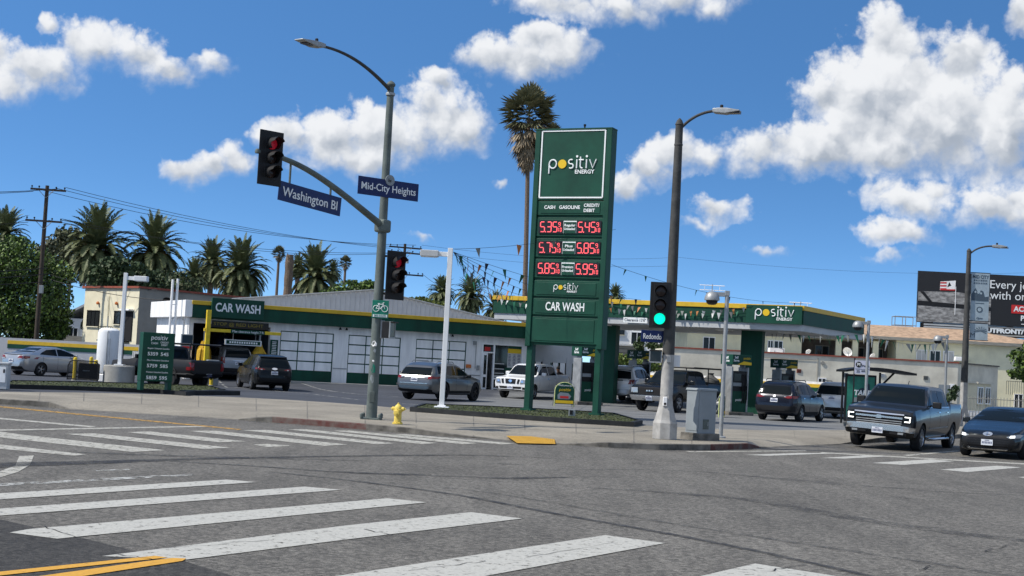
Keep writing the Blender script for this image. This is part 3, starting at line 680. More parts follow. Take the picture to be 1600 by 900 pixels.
def wash_gear():
    ax = U(308); bx = U(418)
    def W_(u, v, z): p = FA+fd*u+Vector((-fd.y, fd.x, 0))*v; return (p.x, p.y, z)
    t = thing('wash_gantry', 'yellow height bar on a post across the wash bay with hanging signs', 'gantry', W_(0, 0, 0), FANG)
    m = MB(); m.box((ax+.15, -1.2, 2.0), (.22, .22, 3.6)); m.build('post', M['bollard'], t, bevel=.01)
    m = MB(); m.box(((ax+bx)/2+.1, -1.2, 2.78), (bx-ax+.3, .14, .16)); o = m.build('height_bar', M['bollard'], t, bevel=.01)
    m = MB(); m.box(((ax+bx)/2+.35, -1.29, 2.78), ((bx-ax)*.48, .03, .20)); s = m.build('clearance_sign', M['green_dark'], t)
    text('Max clearance height 7 ft', .17, M['letter_white'], s, ((ax+bx)/2+.35, -1.31, 2.78), fit=(bx-ax)*.44)
    m = MB(); m.box(((ax+bx)/2, -1.0, 3.12), ((bx-ax)*.80, .12, .36)); s = m.build('stop_light_sign', M['black_metal'], t)
    text('STOP @ RED LIGHT', .24, mat('dim_sign_letters', (.20, .17, .03), .5), s, ((ax+bx)/2-.1, -1.07, 3.12), fit=(bx-ax)*.70)
    m = MB(); m.box(((ax+bx)/2+.25, -.9, 2.22), ((bx-ax)*.52, .06, .28)); s = m.build('lower_sign', M['letter_white'], t)
    m = MB(); m.box(((ax+bx)/2+.25, -.935, 2.22), ((bx-ax)*.48, .02, .19)); s2 = m.build('sign_face', M['green'], s)
    k = MB(); rn = random.Random(8)
    for i in range(12): k.box(((ax+bx)/2+.25+(i-5.5)*(bx-ax)*.034, -.95, 2.22), ((bx-ax)*.022, .012, .10))
    k.build('sign_print', M['letter_white'], s)
    m = MB()
    for x in ((ax+bx)/2-.3, (ax+bx)/2+.9): m.tube([(x, -.9, 2.3), (x, -.9, 2.7)], .012, 6)
    m.build('hanger', M['grey_metal'], t)
    for i, u in enumerate((U(313), U(402))):
        t = thing('wash_brush', 'yellow hanging cloth wash brush at the %s side of the bay mouth' % ('left', 'right')[i], 'brush', W_(u, -.55+i*.3, .25), FANG, 'wash brushes in the bay')
        m = MB(); m.tube([(0, 0, 0), (0, 0, 2.5)], .05, 10); m.build('spindle', M['grey_metal'], t)
        m = MB(); n = 26; rn = random.Random(i)
        for r_, zt in ((.50, 1.75), (.40, 1.85), (.28, 1.95)):
            for k in range(n):
                a = 2*math.pi*(k+rn.random()*.5)/n; rr = r_*rn.uniform(.9, 1.1); w = .075; zb = .25+rn.random()*.35
                c, s_ = math.cos(a), math.sin(a); tx, ty = -s_*w, c*w
                q = [(.12*c-tx*.5, .12*s_-ty*.5, zt), (.12*c+tx*.5, .12*s_+ty*.5, zt), (rr*.7*c+tx, rr*.7*s_+ty, zt-.25), (rr*.7*c-tx, rr*.7*s_-ty, zt-.25), (rr*c+tx, rr*s_+ty, zb), (rr*c-tx, rr*s_-ty, zb)]
                m.add(q, [(0, 1, 2, 3), (3, 2, 4, 5)])
        m.build('cloth_strips', M['brush_yellow'], t, fix=False)
    t = thing('wash_brush', 'dark blue cloth wash brush deep inside the bay', 'brush', W_(U(390), 5.2, .3), FANG)
    m = MB(); m.lathe([(.25, .2), (.6, .3), (.62, 1.9), (.3, 2.3)], 24); m.build('cloth_strips', M['brush_blue'], t, smooth=True)
    m = MB(); m.tube([(0, 0, 0), (0, 0, 2.6)], .05, 8); m.build('spindle', M['grey_metal'], t)
    # pay kiosk and post beside the lane
    p = on_lot(205+6, 560)
    t = thing('pay_terminal', 'small wash pay terminal with a dark screen on the white wall', 'terminal', W_(U(295)-.25, -.35, .25), FANG)
    m = MB(); m.box((0, 0, .75), (.18, .18, 1.5)); m.build('stand', M['grey_metal'], t, bevel=.01)
    m = MB(); m.box((0, -.02, 1.85), (.62, .16, .80)); o = m.build('housing', M['cab_grey'], t, bevel=.02)
    m = MB(); m.box((0, -.11, 1.95), (.52, .02, .50)); m.build('screen', M['ad_dark'], o)
    m = MB(); m.box((0, -.11, 1.58), (.5, .02, .10)); m.build('screen_band', M['red'], o)
    t = thing('vent_pipes', 'pair of tall white pipes standing against the white end wall', 'pipe', W_(-.75, .45, 0), FANG)
    m = MB()
    for dx, h in ((-.16, 5.3), (.10, 5.35)): m.tube([(dx, -.1, .1), (dx, -.1, h)], .065, 10)
    for k in range(5): m.box((-.03, -.1, .8+k*.8), (.40, .03, .05))
    m.build('pipe', M['panel_white'], t, smooth=True)
    m = MB(); m.tube([(.55, -.15, .1), (.55, -.15, 3.2), (.40, -.15, 3.35)], .055, 10); m.build('downpipe', M['panel_white'], t, smooth=True)
    m = MB(); m.box((-.28, -.22, 2.05), (.22, .16, .34)); m.build('meter_box', M['black_metal'], t, bevel=.01)
    m = MB(); m.box((-.10, -.20, 1.2), (.12, .1, 1.2)); m.build('conduit_box', M['grey_metal'], t, bevel=.01)
wash_gear()
# ---- canopy over the pumps
KC = P(1255, 507, 65.0); KL = P(770, 491, 71.0); KS = P(1350, 521, 74.0)
def canopy():
    ax = Vector((KL.x-KC.x, KL.y-KC.y, 0)); ay = Vector((KS.x-KC.x, KS.y-KC.y, 0)); Wd = ax.length; Dp = ay.length; ex = -ax.normalized()
    ang = math.atan2(ex.y, ex.x)           # local x runs along the front from the left end to the corner, y goes back
    t = thing('fuel_canopy', 'flat green fuel canopy with yellow edge on wide green columns', 'canopy', (KL.x, KL.y, 0), ang)
    ey = Matrix.Rotation(-ang, 3, 'Z') @ ay; zb, zt = 4.41, 5.27
    q = [(0, 0), (Wd, 0), (Wd+ey.x, ey.y), (ey.x, ey.y)]
    m = MB(); m.prism(q, zb, zt-.02, plane='XY'); m.build('fascia', M['green_dark'], t)
    def grow(e): return [(-e, -e), (Wd+e*.6, -e), (Wd+ey.x+e*.6, ey.y+e), (ey.x-e, ey.y+e)]
    m = MB(); m.prism(grow(.05), zt-.20, zt+.02, plane='XY'); m.build('yellow_band', M['yellow'], t, bevel=.01)
    m = MB(); m.prism([(.06, .06), (Wd-.06, .06), (Wd+ey.x-.06, ey.y-.06), (ey.x+.06, ey.y-.06)], zb-.30, zb+.02, plane='XY'); m.build('soffit', M['soffit'], t)
    for i in range(5):
        for j in range(2):
            m = MB(); m.box((1.6+i*3.1+ey.x*(.3+.4*j), ey.y*(.25+.45*j), zb-.315), (.7, .7, .05)); m.build('ceiling_light', M['panel_white'], t)
    def lx(px, Y): p = P(px, 600, Y); v = Matrix.Rotation(-ang, 3, 'Z') @ Vector((p.x-KL.x, p.y-KL.y, 0)); return v.x, v.y
    for px, Y, w in ((1173.5, 68.4, 1.04), (950, 71.8, .8)):
        x, y = lx(px, Y); z0 = 0
        m = MB(); m.box((x, y, zb/2-.06), (w, .62, zb-.2)); m.build('column', M['green_dark'], t, bevel=.012)
    # pale board with the company name at the right end of the front
    sx0, _ = lx(1172, 66.5); m = MB(); m.box((Wd-1.36, -.10, zb+.42), (2.62, .05, .84)); b = m.build('banner', M['green'], t)
    logo(b, Wd-1.32, -.135, zb+.50, 1.85, 'ENERGY')
    cx, _ = lx(998, 69); m = MB(); m.box((cx, -.1, zb-.10), (1.2, .03, .26)); c = m.build('clearance_sign', M['letter_white'], t)
    text("Clearance 13'6\"", .2, M['letter_black'], c, (cx, -.12, zb-.10), fit=1.08)
    return t, ang, Wd, ey
CAN = canopy()
def pump(px, Y, rz, label, dim=False, tall=1.0):
    x, y = at_depth(px, Y, 640); z = lotz(x, y)
    t = thing('fuel_pump', label, 'fuel pump', (x, y, z), R(rz), 'fuel pumps under the canopy')
    m = MB(); m.box((0, 0, .07), (1.5, 1.0, .16)); m.build('plinth', M['kerb'], t, bevel=.02)
    for sg in (1, -1):
        m = MB(); m.box((sg*.48, 0, 1.17), (.09, .64, 2.05)); m.build('side_panel', M['grey_metal'], t, bevel=.02)
    m = MB(); m.box((0, 0, .62), (.88, .56, .95)); m.build('lower_cabinet', M['green_dark'], t, bevel=.015)
    m = MB(); m.box((0, 0, 1.55), (.88, .50, .92)); b = m.build('dispenser_head', M['black_metal'], t, bevel=.015)
    for sg in (1, -1):
        m = MB(); m.box((-.12, sg*.262, 1.72), (.42, .02, .34)); m.build('display', M['shadow_glass'], b)
        m = MB(); m.box((-.12, sg*.262, 1.40), (.5, .02, .16)); m.build('key_panel', M['cab_grey'], b)
        m = MB()
        for k in range(3): m.tube([(.14+k*.12, sg*.27, 1.85), (.16+k*.12, sg*.36, 1.4), (.15+k*.12, sg*.38, .75), (.17+k*.12, sg*.30, .55), (.20+k*.12, sg*.28, 1.2)], .018, 6)
        m.build('hose', M['rubber'], t, smooth=True)
        m = MB()
        for k in range(3): m.box((.16+k*.12, sg*.31, 1.25), (.06, .10, .20))
        m.build('nozzle', M['black_metal'], t, bevel=.02)
    for sg in (1, -1): m = MB(); m.box((sg*.40, 0, 2.22), (.07, .3, .16)); m.build('header_stand', M['grey_metal'], t)
    m = MB(); m.box((0, 0, 2.52), (1.16, .82, .46)); h = m.build('header', M['green'], t, bevel=.012)
    m = MB()
    for sg in (1, -1): m.prism([(-.30, 2.30), (.56, 2.30), (.56, 2.42), (.1, 2.46)], sg*.412, sg*.418)
    m.build('header_wave', M['logo_yellow'], h)
    for s, zz in (('Self', 2.60), ('Serve', 2.46)):
        text(s, .17, M['letter_white'], h, (-.585, .0, zz), rot=(math.pi/2, 0, -math.pi/2), bold=.003)
        text(s, .15, M['letter_white'], h, (-.36, -.415, zz+.02), bold=.003)
    text('positiv', .16, M['logo_yellow'], h, (.28, -.415, 2.60))
    text('positiv', .16, M['letter_white'], t, (0, -.285, .7), name='logo_lettering')
    return t
pump(912, 67.0, 33, 'grey and green fuel pump behind the curved-top Welcome board')
pump(1147, 64.5, 33, 'fuel pump standing in front of the wide green canopy column')
pump(996, 77.0, 33, 'fuel pump seen above the white utility vehicle by the hedge')
pump(1222, 73.0, 33, 'fuel pump rising behind the dark navy crossover')
# ---- white boundary walls with the yellow and green stripes
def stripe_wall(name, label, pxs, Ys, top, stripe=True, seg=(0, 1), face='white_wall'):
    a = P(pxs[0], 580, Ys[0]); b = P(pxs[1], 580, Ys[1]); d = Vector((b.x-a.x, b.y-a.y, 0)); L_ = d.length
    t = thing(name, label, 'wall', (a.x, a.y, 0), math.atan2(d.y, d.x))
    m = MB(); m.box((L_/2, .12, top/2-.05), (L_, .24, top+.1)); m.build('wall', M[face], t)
    if stripe:
        x0, x1 = L_*seg[0], L_*seg[1]
        m = MB(); m.box(((x0+x1)/2, -.012, top-.24), (x1-x0, .03, .20)); m.build('yellow_band', M['yellow'], t)
        m = MB(); m.box(((x0+x1)/2, -.012, top-.46), (x1-x0, .03, .235)); m.build('green_band', M['green_dark'], t)
    return t
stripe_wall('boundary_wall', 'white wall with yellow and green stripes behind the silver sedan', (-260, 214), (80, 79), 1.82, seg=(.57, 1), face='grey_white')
def fence_left():
    a = P(206, 580, 78.7); b = P(262, 580, 77.4); d = Vector((b.x-a.x, b.y-a.y, 0)); L_ = d.length
    t = thing('picket_fence', 'pale upright picket fence between the white wall and the car wash', 'fence', (a.x, a.y, 0), math.atan2(d.y, d.x))
    m = MB(); n = 22
    for i in range(n): m.box((L_*(i+.5)/n, -.05, .75), (L_/n*.55, .05, 1.4))
    m.build('picket', M['soffit'], t); m = MB()
    for z in (.35, 1.2): m.box((L_/2, .0, z), (L_, .05, .08))
    m.build('rail', M['soffit'], t)
fence_left()
def wall_right():
    t = stripe_wall('boundary_wall', 'white wall with bright yellow and green top bands behind the right pumps', (850, 1400), (89, 80), 1.80)
wall_right()
# ---- generic window
def dissolve(f, t):
    m_ = Matrix.LocRotScale(f.location, f.rotation_euler, None)
    for ch in list(f.children):
        ch.parent = t; ch.matrix_basis = m_ @ Matrix.LocRotScale(ch.location, ch.rotation_euler, None)
    bpy.data.objects.remove(f)
def window(b, x, z, w, h, y=-.02, frame=None, glass=None, bars=1, sill=True):
    m = MB(); m.box((x, y, z), (w, .06, h)); o = m.build('window', glass or M['shadow_glass'], b)
    f = MB(); t = .06
    f.box((x, y-.03, z+h/2), (w+t, .08, t)); f.box((x, y-.03, z-h/2), (w+t, .08, t))
    for i in range(bars+2): f.box((x-w/2+w*i/(bars+1), y-.03, z), (t*.8, .07, h))
    f.build('window_frame', frame or M['panel_white'], o)
    if sill:
        s = MB(); s.box((x, y-.05, z-h/2-.06), (w+.16, .14, .06)); s.build('sill', M['cream'], o)
    return o
# ---- two-storey cream house at the left
def cream_house():
    c = P(215, 500, 93.0); r = P(420, 500, 104.0); l = P(130, 500, 98.0)
    t = thing('cream_house', 'two-storey cream stucco house behind the striped wall, flat roofed', 'house', (c.x, c.y, 0))
    dr = Vector((r.x-c.x, r.y-c.y, 0)); dl = Vector((l.x-c.x, l.y-c.y, 0)); H_ = 5.55
    q = [(0, 0), (dr.x, dr.y), (dr.x+dl.x, dr.y+dl.y), (dl.x, dl.y)]
    m = MB(); m.prism(q, 0, H_, plane='XY', mi=0); m.build('wall', M['cream'], t)
    # side towards the car wash: cream wall with its shade painted in taupe
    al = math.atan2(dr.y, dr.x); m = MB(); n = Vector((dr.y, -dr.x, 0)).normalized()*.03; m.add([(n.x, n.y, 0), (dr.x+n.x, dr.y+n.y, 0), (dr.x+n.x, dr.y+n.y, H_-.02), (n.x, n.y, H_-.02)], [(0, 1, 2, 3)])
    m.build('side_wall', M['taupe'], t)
    m = MB()
    for a, b in ((Vector((0, 0, 0)), dr), (Vector((0, 0, 0)), dl)):
        mid = (a+b)/2; m.box((mid.x, mid.y, H_+.05), (b.length+.3, .34, .13), math.atan2(b.y, b.x))
    m.build('coping', M['red_trim'], t)
    ll = -dl; al = math.atan2(ll.y, ll.x)
    f = bpy.data.objects.new('street_front', None); C.objects.link(f); f.parent = t; f.location = (dl.x, dl.y, 0); f.rotation_euler = (0, 0, al); Lf = dl.length
    def fx(px): r_ = ray(px, 500); n_ = Vector((-ll.normalized().y, ll.normalized().x, 0)); o = Vector((0, 0, CAM_H)); A = Vector((c.x+dl.x, c.y+dl.y, 0)); k = (A-o).dot(n_)/r_.dot(n_); return (o+r_*k-A).dot(ll.normalized())
    window(f, fx(146), 3.45, fx(155)-fx(137), 1.05, glass=M['shadow_glass'], frame=M['black_metal'], bars=2)
    window(f, fx(184), 3.55, fx(189)-fx(180), .85, frame=M['black_metal'], bars=0)
    m = MB(); m.box((fx(200.5), -.03, 3.0), (fx(207)-fx(193), .08, 1.95)); m.build('door', M['black_soft'], f)
    m = MB(); m.box((fx(200.5), -.2, 4.08), (fx(208)-fx(192), .4, .09)); m.build('door_hood', M['panel_white'], f)
    m = MB(); x0, x1 = fx(174), fx(195)
    for i in range(9): m.tube([(x0+(x1-x0)*i/8, -.9, 2.0), (x0+(x1-x0)*i/8, -.9, 2.9)], .018, 5)
    m.tube([(x0, -.9, 2.9), (x1, -.9, 2.9)], .025, 6); m.box(((x0+x1)/2+.3, -.45, 1.97), (x1-x0+.9, .95, .08)); m.build('balcony_rail', M['black_metal'], f)
    m = MB(); m.tube([(fx(169), -.06, 1.6), (fx(169), -.06, 5.0)], .03, 6); m.build('downpipe', M['cream'], f)
    for px in (153, 182):
        m = MB(); m.lathe([(.04, 0), (.10, -.08), (.11, -.18), (.05, -.22)], 10, (fx(px), -.10, 4.62)); m.build('wall_lamp', M['orange'], f)
    dissolve(f, t)
    # satellite dishes on the shaded side's edge
    for i, (px, py) in enumerate(((246, 470), (262, 470))):
        p = P(px, py+2, 93.5-i*.3+1.3); d = thing('satellite_dish', 'dark satellite dish on the taupe wall, %s of two' % ('left', 'right')[i], 'dish', p, R(-30+i*20), 'satellite dishes on the cream house')
        m = MB(); m.lathe([(.02, .05), (.2, .03), (.36, -.05), (.37, -.04), (.2, .06), (.02, .08)], 16, axis='Y', cap=False); o = m.build('reflector', M['black_metal'], d, smooth=True)
        o.rotation_euler = (R(25), 0, 0); m = MB(); m.tube([(0, .1, 0), (0, .35, -.25), (0, .35, -.7)], .025, 6); m.build('mount', M['black_metal'], d)
cream_house()
def small_house():
    x0 = P(98, 490, 112).x; x1 = P(152, 490, 112).x
    t = thing('bungalow', 'small white gabled house glimpsed between the big tree and the cream house', 'house', (x0, 112, 0))
    w = x1-x0; m = MB(); m.box((w/2, 3, 1.8), (w, 6, 3.6)); m.build('wall', M['white_stucco'], t)
    m = MB(); m.prism([(-.5, 3.5), (w*.72, 4.9), (w+1.6, 3.7), (w+1.6, 3.55), (w*.72, 4.7), (-.5, 3.35)], -.4, 6.4); m.build('roof', M['metal_roof'], t)
    window(t, w*.35, 2.4, .7, .9); window(t, w*.75, 2.4, .6, .9)
    m = MB(); m.box((w*.35, -1.6, 1.1), (w*1.1, .2, 2.2)); m.build('porch_wall', M['wood_grey'], t)
small_house()
# ---- right: plastered annex, apartments, white block, billboard
def annex():
    Y = 96; x0 = P(1040, 580, Y).x; x1 = P(1496, 600, Y).x; H_ = 3.55
    t = thing('plaster_annex', 'long low beige plaster building with a red coping and small wall vents', 'building', (x0, Y, 0))
    w = x1-x0; ret = Vector((4.6, 5.4, 0))
    m = MB(); m.prism([(0, 0), (w, 0), (w+ret.x, ret.y), (w+ret.x-2, ret.y+3), (0, 7.5)], 0, H_, plane='XY'); m.build('wall', M['beige'], t)
    m = MB(); m.box((w/2, .05, H_+.045), (w+.1, .26, .10)); m.build('coping', M['red_trim'], t)
    m = MB(); a = math.atan2(ret.y, ret.x); m.box((w+ret.x/2, ret.y/2, H_+.03), (ret.length, .24, .09), a); m.build('return_coping', M['kerb'], t)
    def X(px): return P(px, 585, Y).x-x0
    for i, (px, z, s, mt) in enumerate(((1248, 2.45, .30, M['red_trim']), (1321, 2.35, .34, M['cab_grey']), (1379, 2.45, .30, M['panel_white']), (1446.5, 2.45, .32, M['wood_grey']))):
        m = MB(); m.box((X(px), -.02, z), (s, .05, s*.85)); v = m.build('wall_vent', mt, t)
        m = MB()
        for k in range(4): m.box((X(px), -.05, z-s*.3+k*s*.2), (s*.8, .02, s*.06))
        m.build('louvre', M['black_soft'], v)
    window(t, X(1284.5), 1.78, X(1290)-X(1278), .52, frame=M['panel_white'], sill=False)
    m = MB()
    m.tube([(X(1277), -.04, 1.4), (X(1277), -.04, 3.4)], .025, 6); m.tube([(X(1189), -.04, 3.25), (X(1275), -.04, 3.25)], .02, 6); m.lathe([(.13, -.03), (.13, .03)], 16, (X(1284.5), -.04, 3.08), axis='Y'); m.build('conduit', M['wood_grey'], t)
    m = MB(); m.box((X(1476), -.02, 1.3), (X(1484)-X(1466), .06, 1.5)); m.build('door', M['cab_grey'], t)
    m = MB(); m.box((X(1488), -.02, 1.85), (.34, .06, .55)); m.build('side_window', M['panel_white'], t)
    # roof machine on the left part
    m = MB(); m.box((X(1215), .9, H_+.25), (1.0, .8, .28)); o = m.build('roof_unit', M['panel_white'], t)
    m = MB(); m.tube([(X(1211), .5, H_-.9), (X(1211), .5, H_+.2)], .03, 6); m.tube([(X(1224), .3, H_-.8), (X(1224), .3, H_+.3), (X(1218), .3, H_+.4)], .04, 6); m.box((X(1221), -.1, H_-.95), (.42, .25, .25)); m.build('unit_pipe', M['grey_metal'], t)
    # pale bay with two windows on the shaded return
    u = ret.normalized(); n = Vector((u.y, -u.x, 0))
    f = bpy.data.objects.new('return_front', None); C.objects.link(f); f.parent = t; f.location = (w, 0, 0); f.rotation_euler = (0, 0, a)
    m = MB(); m.prism([(1.2, -.01), (1.6, -.7), (4.1, -.7), (4.6, -.01)], .0, 2.25, plane='XY'); b_ = m.build('bay', M['cream'], f)
    m = MB(); m.prism([(1.0, -.01), (1.5, -.85), (4.2, -.85), (4.8, -.01)], 2.25, 2.38, plane='XY'); m.build('bay_roof', M['beige'], f)
    window(f, 2.15, 1.45, .85, 1.1, y=-.72); window(f, 3.45, 1.45, .85, 1.1, y=-.72)
    dissolve(f, t)
annex()
def fence_right():
    a = P(1500, 630, 84); b = P(1720, 640, 84); L_ = b.x-a.x
    t = thing('iron_fence', 'dark iron garden fence in front of the pale bay windows', 'fence', (a.x, 84, .1))
    m = MB()
    for i in range(46): m.tube([(L_*i/45, 0, 0), (L_*i/45, 0, 1.35)], .016, 5)
    m.build('picket', M['wood_grey'], t); m = MB()
    for z in (.15, 1.22): m.tube([(0, 0, z), (L_, 0, z)], .022, 6)
    m.build('rail', M['wood_grey'], t); m = MB(); m.box((L_/2, .35, .22), (L_, .3, .5)); m.build('low_wall', M['white_wall'], t)
fence_right()
def apartments():
    Y = 106; x0 = P(1064, 560, Y).x; x1 = P(1700, 560, Y).x; w = x1-x0
    t = thing('apartment_house', 'two-storey pale yellow apartment house with a tan shingled roof', 'building', (x0, Y, 0))
    def X(px): return P(px, 550, Y).x-x0
    EZ = 5.42
    m = MB()
    rec = [(X(1252), X(1400))]
    m.box((rec[0][0]/2+.2, 4, EZ/2), (rec[0][0]-.4, 8, EZ)); m.box(((rec[0][1]+w)/2, 4, EZ/2), (w-rec[0][1], 8, EZ)); m.box(((rec[0][0]+rec[0][1])/2, 5, EZ/2), (rec[0][1]-rec[0][0], 5, EZ)); m.box(((rec[0][0]+rec[0][1])/2, 1.2, 1.5), (rec[0][1]-rec[0][0], 2.4, 3.0))
    m.build('wall', M['cream2'], t)
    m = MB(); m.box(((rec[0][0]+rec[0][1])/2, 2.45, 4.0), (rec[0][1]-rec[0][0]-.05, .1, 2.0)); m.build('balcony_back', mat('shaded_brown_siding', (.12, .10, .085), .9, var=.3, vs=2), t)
    for px in (1310, 1336, 1368): 
        m = MB(); m.box((X(px), .1, 4.0), (.42, .3, 2.1)); m.build('balcony_post', M['cream2'], t)
    for px0, px1 in ((1284, 1306), (1345, 1362), (1375, 1392)): window(t, (X(px0)+X(px1))/2, 4.05, X(px1)-X(px0), 1.0, y=2.36, frame=M['taupe'])
    m = MB(); m.box(((rec[0][0]+rec[0][1])/2, .05, 3.25), (rec[0][1]-rec[0][0], .06, .5)); m.build('balcony_rail', M['taupe'], t)
    r = MB(); rx0 = X(1180); e = .38
    rw = X(1652); rr = X(1545); r.add([(rx0, -e, EZ), (rw, -e, EZ), (rr, 4.5, EZ+1.05), (rx0, 4.5, EZ+1.05), (rx0, 9.5, EZ), (rw, 9.5, EZ)], [(0, 1, 2, 3), (3, 2, 5, 4), (1, 5, 2), (0, 3, 4)])
    r.build('roof', M['roof_brown'], t, fix=False)
    m = MB(); m.box(((rx0+rw)/2, -e-.02, EZ-.09), (rw-rx0, .06, .22)); m.box(((rx0+rw)/2, -e/2, EZ-.19), (rw-rx0, e+.2, .05)); m.build('eave_board', M['wood_grey'], t)
    m = MB(); m.box((rx0/2-.5, 3.2, EZ+.15), (rx0+1.5, 8.4, .26)); m.build('flat_eave', M['wood_grey'], t)
    for px0, px1 in ((1098, 1116), (1199, 1207), (1209, 1222)): window(t, (X(px0)+X(px1))/2, 4.0, X(px1)-X(px0), 1.35)
    for px0, px1 in ((1432, 1448), (1453, 1469), (1474, 1490)): window(t, (X(px0)+X(px1))/2, 3.85, X(px1)-X(px0), 1.45, glass=M['curtain'] if px0 != 1453 else M['shadow_glass'])
    for px0, px1 in ((1587, 1600), (1604, 1620), (1630, 1650)): window(t, (X(px0)+X(px1))/2, 1.0, X(px1)-X(px0), 1.3)
    m = MB(); m.box((X(1500), -.25, 4.05), (1.0, .5, .32)); m.build('wall_unit', M['panel_white'], t, bevel=.03)
    m = MB(); m.box((X(1592), -.5, 1.75), (1.6, .06, 1.0))
    m = MB()
    for i in range(14): m.tube([(X(1570)+i*.16, -.6, 1.6), (X(1570)+i*.16, -.6, 2.6)], .015, 5)
    m.tube([(X(1570), -.6, 2.6), (X(1570)+2.1, -.6, 2.6)], .02, 5); m.build('porch_rail', M['black_metal'], t)
    for i, (px, py, rz) in enumerate(((1325, 549, -40), (1262, 549, 30), (1362, 556, 40))):
        p = P(px, py, Y-2.2); d = thing('satellite_dish', ('large white satellite dish on edge in front of the dark balcony', 'small white satellite dish at the left end of the dark balcony', 'low white satellite dish beside the metro stop sign')[i], 'dish', p, R(rz), 'white satellite dishes on the apartments')
        s = (.36, .22, .26)[i]; m = MB(); m.lathe([(.02, .05), (s*.5, .02), (s, -.08), (s, -.06), (s*.5, .05), (.02, .08)], 18, axis='Y', cap=False); o = m.build('reflector', M['panel_white'], d, smooth=True); o.rotation_euler = (R(30), 0, 0)
        m = MB(); m.tube([(0, .1, 0), (0, .1, -.5)], .025, 6); m.tube([(0, .05, -.2), (0, -.4, .1)], .012, 5); m.build('mount', M['grey_metal'], d)
apartments()
def white_block():
    Y = 128; x0 = P(936, 540, Y).x; x1 = P(1120, 540, Y).x; w = x1-x0
    t = thing('white_apartment_block', 'bright white plain apartment block seen under the canopy', 'building', (x0, Y, 0))
    m = MB(); m.box((w/2, 5, 3.9), (w, 10, 7.8)); m.build('wall', M['white_stucco'], t)
    def X(px): return P(px, 530, Y).x-x0
    window(t, X(967), 5.3, .9, .45, frame=M['black_metal']); window(t, X(995), 4.8, X(1004)-X(986), 1.1)
    window(t, X(1040), 4.8, 1.0, 1.1); m = MB(); m.tube([(X(957), -.1, 6.0), (X(966), -.1, 6.2)], .05, 6); m.build('pipe', M['black_metal'], t)
    m = MB(); m.box((w/2, 5, 7.9), (w+.3, 10.3, .2)); m.build('parapet', M['panel_white'], t)
    Y2 = 112; a = P(938, 560, Y2).x; b = P(1006, 560, Y2).x
    s = thing('garden_shed', 'grey boarded low building with a flat top left of the hedge', 'shed', (a, Y2, 0))
    m = MB(); m.box(((b-a)/2, 2, 1.9), (b-a, 4, 3.8)); m.build('wall', M['wood_grey'], s)
    m = MB()
    for k in range(11): m.box(((b-a)/2, -.02, .35+k*.32), (b-a, .03, .02))
    m.build('board_joint', M['black_soft'], s); m = MB(); m.box(((b-a)/2, 2, 3.85), (b-a+.3, 4.3, .12)); m.build('roof', M['soffit'], s)
    window(s, (b-a)*.86, 2.4, .5, .9, sill=False)
white_block()
